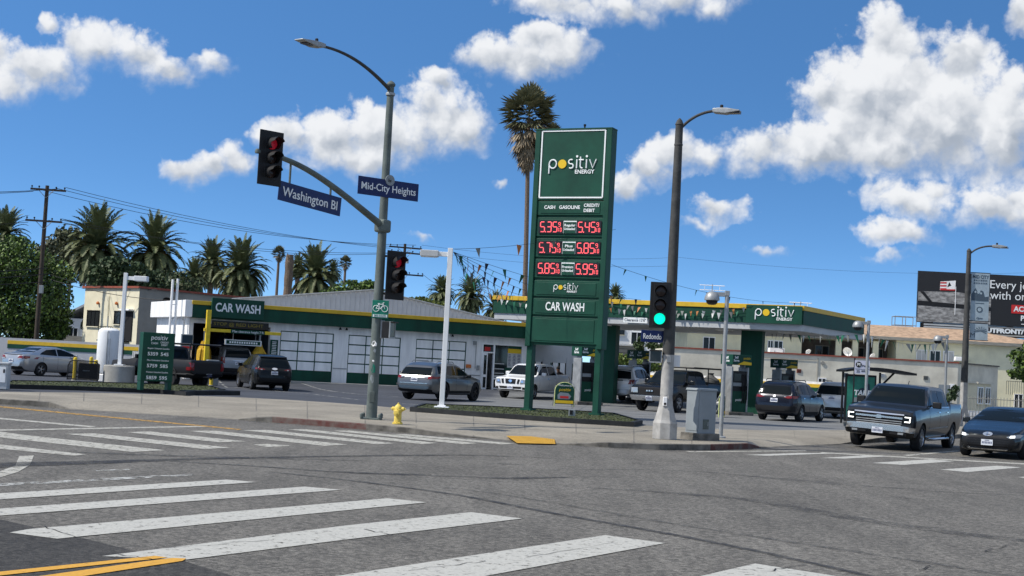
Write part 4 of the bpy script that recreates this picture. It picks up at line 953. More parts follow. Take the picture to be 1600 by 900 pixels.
def billboard():
    Y = 122; a = P(1435, 423, Y); x1 = a.x+14.63; z0, z1 = P(1435, 503, Y).z, P(1437, 423, Y).z
    t = thing('billboard', 'wide dark advertising billboard with white words and a flag picture', 'billboard', (a.x, Y, 0), R(-3))
    w = 14.63; zc = (z0+z1)/2; h = z1-z0
    m = MB(); m.box((w/2, .12, zc), (w, .22, h)); f = m.build('face', mat('billboard_black', (.022, .022, .024), .4), t)
    gr = mat('grey_rubble_print', (.16, .155, .15), .6, col2=(.42, .41, .39), vs=1.6, thr=(.42, .62), stretch=(1, 1, 2.6))
    m = MB(); m.prism([(.06, z0+.05), (6.3, z0+.05), (6.3, z0+h*.56), (3.2, z0+h*.62), (.06, z0+h*.60)], -.012, .0); m.build('picture_ground', gr, f)
    m = MB(); m.prism([(.06, z0+h*.33), (6.3, z0+h*.28), (6.3, z0+h*.36), (.06, z0+h*.42)], -.02, -.013); m.prism([(.2, z0+h*.60), (.55, z0+h*.60), (1.3, z0+h*.40), (1.1, z0+h*.38)], -.02, -.013); m.build('picture_shade', M['black_metal'], f)
    fx = 1.9; fz = z0+h*.64
    m = MB(); m.box((fx+1.35, -.02, z0+h*.45), (.05, .02, h*.55)); m.build('picture_pole', M['panel_white'], f)
    m = MB(); m.prism([(fx, fz), (fx+1.3, fz+.03), (fx+1.33, fz+.9), (fx+.02, fz+.75)], -.022, -.014); m.build('picture_flag', M['panel_white'], f)
    m = MB()
    for k in range(3): m.prism([(fx+.02, fz+.06+k*.26), (fx+.55, fz+.08+k*.26), (fx+.55, fz+.20+k*.27), (fx+.02, fz+.18+k*.26)], -.03, -.023)
    m.prism([(fx+.02, fz), (fx+1.3, fz+.03), (fx+1.3, fz+.14), (fx+.02, fz+.10)], -.032, -.025); m.build('flag_stripe', M['red'], f)
    m = MB(); m.prism([(fx+.62, fz+.30), (fx+.95, fz+.45), (fx+.78, fz+.75)], -.03, -.023); m.build('flag_patch', M['letter_black'], f)
    m = MB(); px = 5.0; pz = z0+h*.42
    m.prism([(px, pz), (px+.25, pz), (px+.33, pz+.7), (px+.42, pz), (px+.72, pz), (px+.75, pz+1.0), (px+.95, pz+.9), (px+1.0, pz+1.3), (px+.72, pz+1.4), (px+.70, pz+1.65), (px+.25, pz+1.65), (px+.2, pz+1.4), (px-.08, pz+1.6), (px-.12, pz+1.45), (px+.12, pz+1.1)], -.022, -.014); m.build('picture_figure', M['panel_white'], f)
    tx = P(1546, 440, Y).x-a.x
    text('Every jo', 1.02, M['letter_white'], f, (tx-.1, -.015, z0+h*.80), align='LEFT'); text('with on', 1.02, M['letter_white'], f, (tx+.0, -.015, z0+h*.59), align='LEFT')
    m = MB(); m.box((tx+3.4, -.01, z0+h*.345), (3.1, .02, .74)); rb = m.build('red_label', M['red'], t)
    text('ACH', .62, M['letter_white'], rb, (tx+2.05, -.03, z0+h*.345), align='LEFT', bold=.02); text('Pas', .62, M['letter_white'], f, (tx+2.65, -.015, z0+h*.17), align='LEFT', bold=.02)
    m = MB()
    for k in range(5): m.box((tx+2.9+k*.45, -.01, z0+h*.06), (.35, .01, .06))
    m.build('small_print', M['panel_white'], f)
    m = MB()
    for k in range(4): m.box((w/2, -.35+.0*k, z0-.18-k*.21), (w-1.1, .08, .13))
    m.build('apron_slats', M['soffit'], t)
    m = MB(); m.box((w/2, -.1, z0-.5), (w-.6, .1, .95)); m.box((.9, -.2, z0-.45), (.9, .3, .9)); m.build('apron', M['black_metal'], t)
    m = MB(); m.box((w/2, -.6, z0-1.12), (w+1.2, 1.3, .10)); m.build('catwalk', M['black_metal'], t)
    m = MB()
    for x in (-2.1, -1.2, -.3):
        for y in (-1.2, .0): m.tube([(x, y, z0-1.1), (x, y, z0+.35)], .035, 6)
    for z in (-.4, .35):
        for y in (-1.2, 0): m.tube([(-2.1, y, z0+z), (-.3, y, z0+z)], .03, 6)
        m.tube([(-2.1, -1.2, z0+z), (-2.1, 0, z0+z)], .03, 6)
    m.box((-1.2, -.6, z0-1.1), (2.2, 1.3, .08)); m.build('side_platform', M['grey_metal'], t)
    m = MB(); m.box((tx+.8, -1.0, z0-.47), (3.9, .06, .56)); s = m.build('owner_plate', M['letter_black'], t)
    text('OUTFRONT/', .52, M['letter_white'], s, (tx+.8, -1.04, z0-.47), bold=.03, fit=3.7)
    m = MB(); m.tube([(w*.55, .6, 0), (w*.55, .6, z0)], .45, 16); m.build('mast', M['black_metal'], t, smooth=True)
    m = MB()
    for x in (w*.30, w*.75): m.tube([(x, -.5, z0-1.2), (x, -2.0, z0-1.3), (x, -2.3, z0-1.2)], .04, 6); m.box((x, -2.3, z0-1.15), (.5, .25, .15))
    m.build('floodlight', M['grey_metal'], t)
billboard()
def aerial(px, py, Y, label, s=1.0):
    p = P(px, py, Y); t = thing('roof_aerial', label, 'antenna', (p.x, p.y, p.z), 0, 'roof aerials behind the canopy')
    m = MB(); m.tube([(0, 0, -2.6), (0, 0, .1)], .035, 6); m.build('mast', M['grey_metal'], t)
    m = MB()
    for z in (0, -.38*s):
        m.tube([(-1.0*s, 0, z), (1.0*s, 0, z)], .03, 5)
        for k in range(6): m.tube([(-.9*s+k*.36*s, -.35, z), (-.9*s+k*.36*s, .35, z)], .016, 4)
    m.tube([(.6*s, 0, 0), (.6*s, 0, -.38*s)], .02, 4); m.tube([(-.6*s, 0, 0), (-.6*s, 0, -.38*s)], .02, 4); m.build('elements', M['panel_white'], t)
aerial(1113, 446, 112, 'pale double-bar roof aerial behind the round camera lamp', 1.0); aerial(1251, 473, 112, 'pale low roof aerial behind the canopy corner', .9)
# ================================================================ VEGETATION
def leafmat(name, col, col2, sc=1.5):
    mt = mat(name, col, .6, col2=col2, vs=sc, thr=(.3, .7), spec=.35)
    b = mt.node_tree.nodes['Principled BSDF']
    return mt
M['frond'] = leafmat('palm_frond', (.055, .075, .025), (.145, .158, .066), 2.2)
M['frond_dry'] = leafmat('dry_palm_frond', (.20, .15, .09), (.30, .24, .16), 2)
M['fan_frond'] = leafmat('fan_palm_frond', (.06, .07, .03), (.19, .175, .09), 1.6)
M['leaf_green'] = leafmat('green_leaves', (.075, .135, .022), (.15, .22, .042), .8)
M['leaf_dark'] = leafmat('dark_leaves', (.024, .045, .016), (.055, .085, .028), .9)
M['leaf_olive'] = leafmat('olive_leaves', (.055, .065, .032), (.11, .115, .06), .9)
M['leaf_yellow'] = leafmat('yellow_green_leaves', (.07, .10, .02), (.16, .18, .04), 1.2)
M['fruit'] = mat('palm_fruit_stalks', (.34, .13, .03), .7, var=.3, vs=4)
def date_palm_meshes(seed, Rr=3.7, nf=140):
    rn = random.Random(seed); mb = MB(); dry = MB()
    for i in range(nf):
        t = i/nf; el = R(82-140*t**1.05+rn.uniform(-9, 9)); az = i*2.39996+rn.uniform(-.2, .2); L_ = Rr*(1.16-.30*t)*rn.uniform(.88, 1.08)
        p = Vector((0, 0, .30-.75*t)); d = Vector((math.cos(az)*math.cos(el), math.sin(az)*math.cos(el), math.sin(el))); n = 9; pts = [p.copy()]; ds = [d.copy()]
        for k in range(n):
            d = (d+Vector((0, 0, -1))*(.09+.15*math.cos(el))*(.35+1.1*k/n)).normalized(); p = p+d*L_/n; pts.append(p.copy()); ds.append(d.copy())
        tgt = dry if t > .94 else mb
        side0 = Vector((-math.sin(az), math.cos(az), 0)); nl = 30
        for j in range(2, nl+1):
            s = j/nl*n*.999; k = min(n-1, int(s)); q = pts[k].lerp(pts[k+1], s-k); dd = ds[k+1]; up = side0.cross(dd).normalized()*-1
            if up.z < 0: up = -up
            ll = .66*math.sin(math.pi*min(1, .18+.80*(j/nl)))**.55
            for sg in (1, -1):
                v = (side0*sg*.74+dd*.70+up*.22+Vector((rn.uniform(-.09, .09), rn.uniform(-.09, .09), rn.uniform(-.12, .04)))).normalized()
                w = dd*.070; e = q+v*ll; e.z -= .14*ll
                tgt.add([q-w*.8, q+w*.8, q+v*ll*.55+w, e, q+v*ll*.55-w], [(0, 1, 2, 3, 4)])
        for k in range(n):
            w = side0*(.06*(1-k/n)+.014); tgt.add([pts[k]-w, pts[k]+w, pts[k+1]+w*.8, pts[k+1]-w*.8], [(0, 1, 2, 3)])
    fr = MB()
    for i in range(16):
        a = rn.random()*6.28; e = rn.uniform(-.2, .6); v = Vector((math.cos(a)*math.cos(e), math.sin(a)*math.cos(e), math.sin(e)-.15)); q = v*.5
        for k in range(16):
            u = (v+Vector((rn.uniform(-.4, .4), rn.uniform(-.4, .4), rn.uniform(-.5, .2)))).normalized(); w = u.orthogonal().normalized()*.035
            fr.add([q-w, q+w, q+u*rn.uniform(.6, 1.0)], [(0, 1, 2)])
    return mb, dry, fr
PALMS = []
for sd in (1, 2, 3):
    a, b_, c = date_palm_meshes(sd); PALMS.append((a, b_, c))
def palm_mesh_objs(i):
    key = PALMS[i]
    if isinstance(key, dict): return key
    a, b_, c = key; d = {}
    for nm, mb, mt in (('fronds', a, M['frond']), ('dry_fronds', b_, M['frond_dry']), ('fruit_stalks', c, M['fruit'])):
        me = bpy.data.meshes.new(nm); me.from_pydata(mb.v, [], mb.f); me.materials.append(mt); d[nm] = me
    PALMS[i] = d; return d
def link(name, me, parent, loc=(0, 0, 0), sc=1, rz=0):
    o = bpy.data.objects.new(name, me); C.objects.link(o); o.parent = parent; o.location = loc; o.scale = (sc, sc, sc); o.rotation_euler = (0, 0, rz); return o
def date_palm(px, py, wpx, Y, label, fruit=False, var=0, lean=0.0, dry=True):
    p = P(px, py, Y); s = wpx/FOC*Y/2/3.2; h = p.z-.3*s
    t = thing('date_palm', label, 'palm tree', (p.x-lean, Y, 0), 0, 'date palms behind the station')
    m = MB(); r = .42*max(.8, s); n = 8; pts = [(lean*(k/n)**1.5, 0, h*k/n) for k in range(n+1)]
    m.tube(pts, [r*1.25]+[r*(1.0+.04*(k % 2)) for k in range(1, n-1)]+[r*1.25, r*1.5], 12); m.build('trunk', M['palm_bark'], t, smooth=True)
    d = palm_mesh_objs(var % 3); rz = random.random()*6
    link('fronds', d['fronds'], t, (lean, 0, h), s, rz)
    if dry: link('dry_fronds', d['dry_fronds'], t, (lean, 0, h), s, rz)
    if fruit: link('fruit_stalks', d['fruit_stalks'], t, (lean, 0, h), s, rz)
    return t
date_palm(152, 386, 112, 150, 'tall date palm with orange fruit stalks right of the dark utility pole', True, 0)
date_palm(241, 392, 96, 152, 'date palm with orange stalks above the cream house roof', True, 1)
date_palm(8, 368, 74, 165, 'date palm cut by the left edge above the big green tree', False, 2)
date_palm(331, 412, 66, 195, 'smaller date palm half hidden behind the shaggy one over the wash', False, 1)
date_palm(302, 434, 52, 185, 'low date palm nearest the cream house corner, in a tangle of fronds', False, 2)
date_palm(377, 424, 90, 165, 'shaggy full date palm standing over the CAR WASH sign', False, 0)
date_palm(492, 432, 84, 165, 'date palm right of the bare palm trunk', False, 1)
date_palm(520, 424, 30, 235, 'tiny date palm peeping over the right side of a larger one', False, 2)
date_palm(466, 416, 34, 235, 'tiny date palm close behind the bare palm trunk', False, 0)
date_palm(690, 458, 46, 212, 'left of the two small date palms beside the white lamp post', False, 2)
date_palm(735, 462, 54, 205, 'right of the two small date palms, under the bunting', False, 0)
date_palm(774, 483, 46, 190, 'low date palm half hidden by the left end of the canopy', False, 1)
date_palm(961, 464, 34, 190, 'small date palm just right of the tall price sign', False, 0)
def bare_trunk():
    p = P(453, 398, 150); t = thing('bare_palm_trunk', 'thick bare palm trunk without a crown', 'palm tree', (p.x, 150, 0))
    m = MB(); n = 14; m.tube([(0, 0, p.z*k/n) for k in range(n+1)], [.42+.05*(k % 2) for k in range(n)]+[.36], 12); m.build('trunk', M['palm_bark'], t)
    m = MB(); rn = random.Random(5)
    for k in range(90):
        a = rn.random()*6.28; z = p.z*(.35+.65*rn.random()); q = Vector((.40*math.cos(a), .40*math.sin(a), z)); u = Vector((math.cos(a)*.6, math.sin(a)*.6, .8)); w = Vector((-math.sin(a), math.cos(a), 0))*.07
        m.add([q-w, q+w, q+u*.28], [(0, 1, 2)])
    m.build('frond_stubs', M['frond_dry'], t)
bare_trunk()
def fan_leaf(mb, base, d, L_, rn, nseg=13, spread=2.5, droop=.25):
    side = d.cross(Vector((0, 0, 1)))
    side = side.normalized() if side.length > .05 else Vector((1, 0, 0)); up = side.cross(d).normalized()
    c = base+d*L_*.45; w = side*.025; mb.add([base-w, base+w, c+w, c-w], [(0, 1, 2, 3)])
    for k in range(nseg):
        a = (k/(nseg-1)-.5)*spread; v = (d*math.cos(a)+side*math.sin(a)+up*(.18*math.cos(a*2)))
        v = (v+Vector((0, 0, -droop*rn.random()))).normalized(); l = L_*.62*(1-.18*abs(a)); w = v.cross(up).normalized()*L_*.045
        e = c+v*l; e.z -= droop*l*.5
        mb.add([c, c+v*l*.55+w, e, c+v*l*.55-w], [(0, 1, 2, 3)])
def fan_palm(px, py, wpx, Y, label, lean=(0, 0), skirt=1.0, seed=0, ng=64, group=None, th=1.0):
    p = P(px, py, Y); s = wpx/FOC*Y/2; t = thing('fan_palm', label, 'palm tree', (p.x-lean[0], Y-lean[1], 0), 0, group); rn = random.Random(seed); h = p.z
    m = MB(); n = 10; m.tube([(lean[0]*(k/n)**1.3, lean[1]*(k/n), h*k/n) for k in range(n+1)], [.34*th-.012*th*k for k in range(n+1)], 10); m.build('trunk', M['palm_bark'], t, smooth=True)
    g = MB(); c = Vector((lean[0], lean[1], h))
    for i in range(ng):
        k = i/ng; el = R(85-105*k+rn.uniform(-10, 10)); az = i*2.39996+rn.uniform(-.3, .3); d = Vector((math.cos(az)*math.cos(el), math.sin(az)*math.cos(el), math.sin(el)))
        fan_leaf(g, c+Vector((0, 0, .2*s-.25*s*k)), d, s*rn.uniform(.85, 1.15), rn)
    g.build('fronds', M['fan_frond'], t, fix=False)
    if skirt:
        b_ = MB(); nd = int(110*skirt)
        for i in range(nd):
            k = i/nd; az = i*2.39996+rn.uniform(-.4, .4); el = R(-12-66*k+rn.uniform(-16, 16)); d = Vector((math.cos(az)*math.cos(el), math.sin(az)*math.cos(el), math.sin(el)))
            fan_leaf(b_, c+Vector((0, 0, -.12*s-1.30*s*k*skirt)), d, s*(.92-.48*k)*rn.uniform(.7, 1.1), rn, 9, 1.6, .55)
        b_.build('dead_frond_skirt', M['frond_dry'], t, fix=False)
    return t
fan_palm(826, 184, 96, 110, 'very tall fan palm with a shaggy skirt behind the price sign', lean=(-.6, 0), seed=2, ng=58, th=.68)
fan_palm(862, 214, 40, 118, 'second fan palm crown tucked behind the top of the price sign', seed=4, skirt=.5, ng=40, th=.68)
fan_palm(436, 397, 24, 235, 'thin distant fan palm left of the bare trunk', seed=5, ng=46, skirt=.4, th=.9); fan_palm(540, 411, 22, 245, 'thin distant fan palm right of the date palm', seed=6, ng=46, skirt=.4, th=.9)
def broad_tree(name, label, px, Y, blobs, nleaf, leaf, mats, trunk=True, seed=0, cat='tree', group=None, size=.22, th=.22):
    """blobs: (px, py, rx px, ry px) clumps of the crown, measured off the photograph; each gets its own depth"""
    rn = random.Random(seed); b0 = P(px, 560, Y); t = thing(name, label, cat, (b0.x, Y, 0), 0, group); k = Y/FOC; bl = []
    for x, y, rx, ry in blobs:
        p = P(x, y, Y); bl.append((Vector((p.x-b0.x, rn.uniform(-.6, .6)*rx*k, p.z)), rx*k, ry*k))
    if trunk:
        m = MB(); zc = min(b[0].z-b[2]*.3 for b in bl); m.tube([(0, 0, -.1), (.05, 0, zc*.5), (0, .1, zc)], [th*1.3, th, th*.8], 10)
        for c, rx, rz in bl:
            m.tube([(0, .1, zc*.85), tuple(Vector((0, .1, zc)).lerp(c, .55)+Vector((0, 0, .1*rz))), tuple(c)], [th*.6, th*.35, th*.1], 6)
        m.build('trunk', M['bark'], t, smooth=True)
    tot = sum(b[1]*b[2] for b in bl); parts = [MB() for _ in mats]
    for c, rx, rz in bl:
        n = int(nleaf*rx*rz/tot); sub = [(Vector((rn.gauss(0, 1), rn.gauss(0, 1), rn.gauss(0, 1))).normalized()*rn.uniform(.45, .95), rn.uniform(.25, .45)) for _ in range(16)]
        for i in range(n):
            if rn.random() < .8:
                o, sr = rn.choice(sub); v = o+Vector((rn.gauss(0, 1), rn.gauss(0, 1), rn.gauss(0, 1)))*sr*.5
            else:
                v = Vector((rn.gauss(0, 1), rn.gauss(0, 1), rn.gauss(0, 1))).normalized()*rn.random()**.4
            if v.length > 1.12: v *= 1.12/v.length*rn.uniform(.85, 1)
            q = c+Vector((v.x*rx, v.y*rx*.9, v.z*rz))
            if q.z < .05: continue
            a = Vector((rn.gauss(0, 1), rn.gauss(0, 1), rn.gauss(0, .7))).normalized(); b = a.orthogonal().normalized(); b = (b+Vector((rn.uniform(-.6, .6),)*3)).normalized(); l = size*rn.uniform(.6, 1.3)
            mb = parts[0 if len(mats) == 1 else (rn.random() < .42)]
            w = a.cross(b).normalized()*l*.42
            mb.add([q-b*l*.5, q+w, q+b*l*.6, q-w], [(0, 1, 2, 3)])
    for mb, mt in zip(parts, mats): mb.build('foliage', mt, t, fix=False)
    return t
broad_tree('broadleaf_tree', 'big dense green tree at the left edge behind the striped wall', 28, 100, [(25, 410, 62, 36), (72, 430, 38, 32), (-20, 440, 62, 50), (40, 470, 72, 50), (85, 485, 34, 44), (10, 510, 60, 30), (-70, 470, 50, 70), (60, 520, 42, 24)], 36000, None, [M['leaf_green'], M['leaf_dark']], seed=1, size=.21)
broad_tree('broadleaf_tree', 'olive grey loose-crowned tree behind the utility pole', 100, 175, [(98, 378, 34, 26), (122, 400, 30, 22), (85, 402, 34, 24)], 4200, None, [M['leaf_olive']], seed=2, size=.42)
broad_tree('broadleaf_tree', 'dark bushy tree between the two fruiting date palms', 200, 135, [(190, 425, 42, 20), (215, 440, 60, 18), (170, 440, 34, 18)], 5200, None, [M['leaf_dark']], seed=3, size=.32)
broad_tree('broadleaf_tree', 'dark low tree under the fronds right of the cream house palm', 275, 140, [(268, 442, 40, 18), (290, 448, 34, 14)], 3200, None, [M['leaf_dark'], M['leaf_olive']], seed=4, size=.32)
broad_tree('broadleaf_tree', 'rounded green tree showing above the wash roof, left of the signal pole', 535, 130, [(545, 452, 32, 14), (570, 450, 28, 13), (525, 458, 24, 10)], 3600, None, [M['leaf_green'], M['leaf_dark']], seed=5, size=.28)
broad_tree('broadleaf_tree', 'yellowish treetop just above the ridge right of the signal pole', 662, 135, [(655, 473, 26, 9), (680, 478, 22, 8)], 1600, None, [M['leaf_yellow']], seed=6, size=.26)
broad_tree('broadleaf_tree', 'drooping dark tree reaching in from the right edge', 1655, 62, [(1600, 562, 26, 18), (1625, 545, 38, 24), (1660, 535, 50, 40), (1585, 580, 12, 12), (1602, 585, 10, 14)], 6500, None, [M['leaf_dark'], M['leaf_green']], seed=7, size=.15, th=.14)
broad_tree('hedge', 'sunlit yellow-green hedge behind the pumps', 985, 92, [(962, 565, 16, 13), (985, 566, 18, 12), (1010, 570, 20, 11), (1030, 574, 16, 9)], 3600, None, [M['leaf_yellow'], M['leaf_green']], trunk=False, seed=8, cat='hedge', size=.16)
broad_tree('shrub', 'dark twiggy shrub in front of the white block, left of the blue sign', 998, 110, [(998, 541, 9, 10), (1002, 533, 6, 8)], 900, None, [M['leaf_dark']], seed=9, cat='shrub', size=.16, th=.06)
broad_tree('shrub', 'dark shrub in front of the white block, right under the blue sign', 1026, 111, [(1022, 538, 14, 8), (1034, 543, 10, 7)], 1100, None, [M['leaf_dark']], seed=10, cat='shrub', size=.16, th=.06)
broad_tree('shrub', 'small dark shrub beside the door of the plaster annex', 1486, 90, [(1486, 618, 10, 9), (1492, 609, 7, 8), (1480, 625, 8, 8)], 900, None, [M['leaf_dark']], seed=11, cat='shrub', size=.14, th=.05)
broad_tree('shrub', 'thin dry shrub clinging beside the cream house porch', 132, 100, [(131, 508, 5, 9), (134, 520, 5, 8)], 420, None, [M['leaf_olive']], seed=12, cat='shrub', size=.14, th=.04)
# ---- planted islands: kerb, turf
def island(pts_front, pts_back, label_z=.15):
    f = [G(x, y, .15) for x, y in pts_front]; b = [G(x, y, .15) for x, y in pts_back]
    ring = f+b[::-1]; m = MB(); n = len(ring); zt = .30
    c = Vector((sum(p.x for p in ring)/n, sum(p.y for p in ring)/n, 0))
    def inset(p, e): v = Vector((c.x-p.x, c.y-p.y, 0)); return p+v.normalized()*e
    r2 = [inset(p, .16) for p in ring]
    vs = [(p.x, p.y, .05) for p in ring]+[(p.x, p.y, zt) for p in ring]+[(p.x, p.y, zt) for p in r2]
    m.add(vs, [(i, (i+1) % n, n+(i+1) % n, n+i) for i in range(n)]+[(n+i, n+(i+1) % n, 2*n+(i+1) % n, 2*n+i) for i in range(n)])
    tag(m.build('island_kerb', M['kerb_dark']), kind='structure')
    m = MB(); m.add([(p.x, p.y, zt-.03) for p in r2], [tuple(range(n))]); o = m.build('island_soil', M['soil']); tag(o, kind='structure')
    # blades
    bm = bmesh.new(); bm.from_mesh(o.data); bmesh.ops.triangulate(bm, faces=bm.faces[:]); tri = [[v.co.copy() for v in q.verts] for q in bm.faces]; bm.free()
    ar = [(b_-a).cross(c_-a).length for a, b_, c_ in tri]; rn = random.Random(int(pts_front[0][0])); g = MB()
    tot = sum(ar)/2
    for i in range(int(tot*70)):
        a, b_, c_ = rn.choices(tri, ar)[0]; u, v = rn.random(), rn.random()
        if u+v > 1: u, v = 1-u, 1-v
        q = a+(b_-a)*u+(c_-a)*v; an = rn.random()*6.28; w = Vector((math.cos(an), math.sin(an), 0))*.022; h = rn.uniform(.01, .032)
        g.add([q-w, q+w, q+Vector((rn.uniform(-.05, .05), rn.uniform(-.05, .05), h))], [(0, 1, 2)])
    tag(g.build('turf', M['turf'], fix=False), 'short patchy green turf on the %s island' % ('wash lane' if pts_front[0][0] < 300 else 'price sign'), 'grass', kind='stuff')
M['soil'] = mat('thin_turf_soil', (.040, .046, .018), .95, var=.45, vs=2, bump=.3, bs=20)
M['turf'] = leafmat('turf', (.042, .060, .013), (.085, .10, .028), .7)
island([(4, 607), (120, 610), (250, 615), (290, 618.5)], [(12, 600), (120, 601.5), (250, 605), (330, 608), (352, 614)])
island([(640, 643), (760, 652), (880, 660.5), (990, 667), (1004, 664)], [(660, 636.5), (760, 640), (880, 646), (960, 651)])
def kerb_block():
    p = G(283, 617, .15); q = G(372, 617.5, .15); d = q-p; t = thing('parking_kerb', 'low black kerb block at the end of the wash lane island', 'kerb block', (p.x, p.y, .15), math.atan2(d.y, d.x))
    m = MB(); m.box((d.length/2, 0, .08), (d.length, .22, .18)); m.build('block', M['kerb_dark'], t, bevel=.03)
kerb_block()
# ================================================================ VEHICLES
def paint(name, col, metal=.6, rough=.28, coat=.5):
    return mat(name, col, rough, metal=metal, coat=coat, spec=.25)
def interp(tab, x):
    if x <= tab[0][0]: return tab[0][1]
    for i in range(1, len(tab)):
        if x <= tab[i][0]:
            (a, b), (c, d) = tab[i-1], tab[i]; t = (x-a)/max(1e-9, c-a); t2 = t*t*(3-2*t)
            return b+(d-b)*(.6*t+.4*t2)
    return tab[-1][1]
def apply_boolean(o, cutters):
    for cmb, mt in cutters:
        c = cmb.build('cutter', mt)
        md = o.modifiers.new('b', 'BOOLEAN'); md.operation = 'DIFFERENCE'; md.solver = 'EXACT'; md.object = c
        try: md.material_mode = 'TRANSFER'
        except Exception: pass
        bpy.context.view_layer.update()
        dg = bpy.context.evaluated_depsgraph_get(); me = bpy.data.meshes.new_from_object(o.evaluated_get(dg)); me.name = o.name
        o.modifiers.clear(); old = o.data; o.data = me; bpy.data.meshes.remove(old); bpy.data.objects.remove(c)
class Car:
    """a vehicle built nose towards local +x, left side +y; profiles are lists of (distance from the nose, value)"""
    def __init__(s, spec, label, cat, name, pt, group=None):
        s.k = spec; s.L = spec['L']; s.W = spec['W']; s.H = spec['H']; s.pt = pt
        s.root = thing(name, label, cat, (0, 0, 0), 0, group); s.body()
    def X(s, xf): return s.L/2-xf
    def body(s):
        k = s.k; L = s.L; hw = s.W/2
        xs = set()
        for t in ('zt', 'zs', 'zb', 'wb', 'wr'): xs |= {p[0] for p in k[t]}
        xs |= {L*i/46 for i in range(47)}
        xs = sorted(xs); xs2 = [xs[0]]
        for x in xs[1:]:
            if x-xs2[-1] > .012: xs2.append(x)
        mb = MB(); n = None; rings = []
        for x in xs2:
            zt, zs, zb, wb, wr = (interp(k[t], x) for t in ('zt', 'zs', 'zb', 'wb', 'wr'))
            zs = min(zs, zt-.01); w = wb*hw; h = zs-zb; r = w*wr; ch = zt-zs
            crown = min(.05, ch*.5)
            half = [(0, zb), (w*.80, zb), (w*.93, zb+.04), (w*.975, zb+h*.22), (w*.998, zb+h*.48), (w, zb+h*.66), (w*.985, zb+h*.86), (w*.962, zs),
                    (w*.962+(r-w*.962)*.5, zs+ch*.42), (r+(w*.962-r)*.10, zs+ch*.78), (r*.955, zt-crown*.75), (r*.78, zt-crown*.28), (r*.4, zt-crown*.05), (0, zt)]
            ring = [(s.X(x), y, z) for y, z in half]+[(s.X(x), -y, z) for y, z in half[-2:0:-1]]
            rings.append(ring)
        n = len(rings[0])
        for rg in rings: mb.v += rg
        for i in range(len(rings)-1):
            for a in range(n): mb.f.append((i*n+a, i*n+(a+1) % n, (i+1)*n+(a+1) % n, (i+1)*n+a))
        mb.f.append(tuple(range(n))); mb.f.append(tuple((len(rings)-1)*n+a for a in range(n-1, -1, -1)))
        mb.m = [0]*len(mb.f)
        o = mb.build('body', s.pt); cut = []
        wr_ = k['wheel_r']; s.axles = (k['ax'], k['ax']+k['wb_len'])
        for xa in s.axles:
            for sg in (1, -1):
                c = MB(); c.lathe([(wr_*1.13, sg*(hw-.34)), (wr_*1.13, sg*(hw+.3))], 28, (s.X(xa), 0, wr_*.99), axis='Y'); cut.append((c, M['black_soft']))
        if 'bed' in k:
            b0, b1, bw, bz = k['bed']; c = MB(); c.box((s.X((b0+b1)/2), 0, bz+.6), (b1-b0, bw*2, 1.2)); cut.append((c, M['black_soft']))
        apply_boolean(o, cut)
        me = o.data
        me.polygons.foreach_set('use_smooth', [True]*len(me.polygons)); me.set_sharp_from_angle(angle=R(32))
        o.parent = s.root; s.bodyo = o
        bm = bmesh.new(); bm.from_mesh(me); s.bvh = BVHTree.FromBMesh(bm); s._bm = bm
        s.wheels()
    def wheels(s):
        k = s.k; r = k['wheel_r']; wd = k.get('wheel_w', .225); rr = r*k.get('rim', .66); hw = s.W/2
        ty = MB(); ty.lathe([(rr, -wd/2), (r*.9, -wd/2), (r*.985, -wd*.40), (r, -wd*.2), (r, wd*.2), (r*.985, wd*.40), (r*.9, wd/2), (rr, wd/2)], 32, axis='Y', cap=False)
        rm = MB(); rm.lathe([(rr*1.01, wd*.40), (rr*.93, wd*.47), (rr*.90, wd*.36), (rr*.88, wd*.1)], 32, axis='Y', cap=False)
        rm.lathe([(rr*.9, wd*.02), (rr*.9, wd*.06)], 28, axis='Y', mi=1)
        ns = k.get('spokes', 5)
        for i in range(ns):
            a = 2*math.pi*i/ns
            for da in ((-.14, .14) if k.get('twin', True) else (0,)):
                ca, sa = math.cos(a+da), math.sin(a+da); ww = rr*(.085 if k.get('twin', True) else .16)
                rot = Matrix.Rotation(-(a+da), 3, 'Y')
                rm.box((ca*rr*.52, wd*.37, sa*rr*.52), (rr*.84, .03, ww), rot=rot)
        rm.lathe([(rr*.2, wd*.30), (rr*.2, wd*.44), (rr*.13, wd*.47)], 16, axis='Y')
        tm = ty.build('tyre', M['rubber'], None, smooth=True); rmo = rm.build('wheel', [k.get('rim_mat') or M['rim'], M['black_metal']], None, smooth=True)
        first = True
        for xa in s.axles:
            for sg in (1, -1):
                w = rmo if first else rmo.copy(); t = tm if first else tm.copy()
                if not first: C.objects.link(w); C.objects.link(t)
                first = False
                w.parent = s.root; w.location = (s.X(xa), sg*(hw-wd/2-.018), r); w.rotation_euler = (0, random.random()*3, 0)
                if sg < 0: w.rotation_euler = (0, random.random()*3, math.pi)
                t.parent = w
    def decal(s, poly, axis, name, mt, off=.006, thick=.012, cell=.09, parent=None, smooth=True):
        bm = bmesh.new(); vs = [bm.verts.new((p[0], p[1], 0)) for p in poly]; bm.faces.new(vs)
        for ax in (0, 1):
            lo = min(p[ax] for p in poly); hi = max(p[ax] for p in poly); q = math.ceil(lo/cell)*cell
            while q < hi-1e-4:
                if q > lo+1e-4:
                    no = (1, 0, 0) if ax == 0 else (0, 1, 0); co = (q, 0, 0) if ax == 0 else (0, q, 0)
                    bmesh.ops.bisect_plane(bm, geom=bm.verts[:]+bm.edges[:]+bm.faces[:], plane_co=co, plane_no=no, dist=1e-5)
                q += cell
        inner = {}
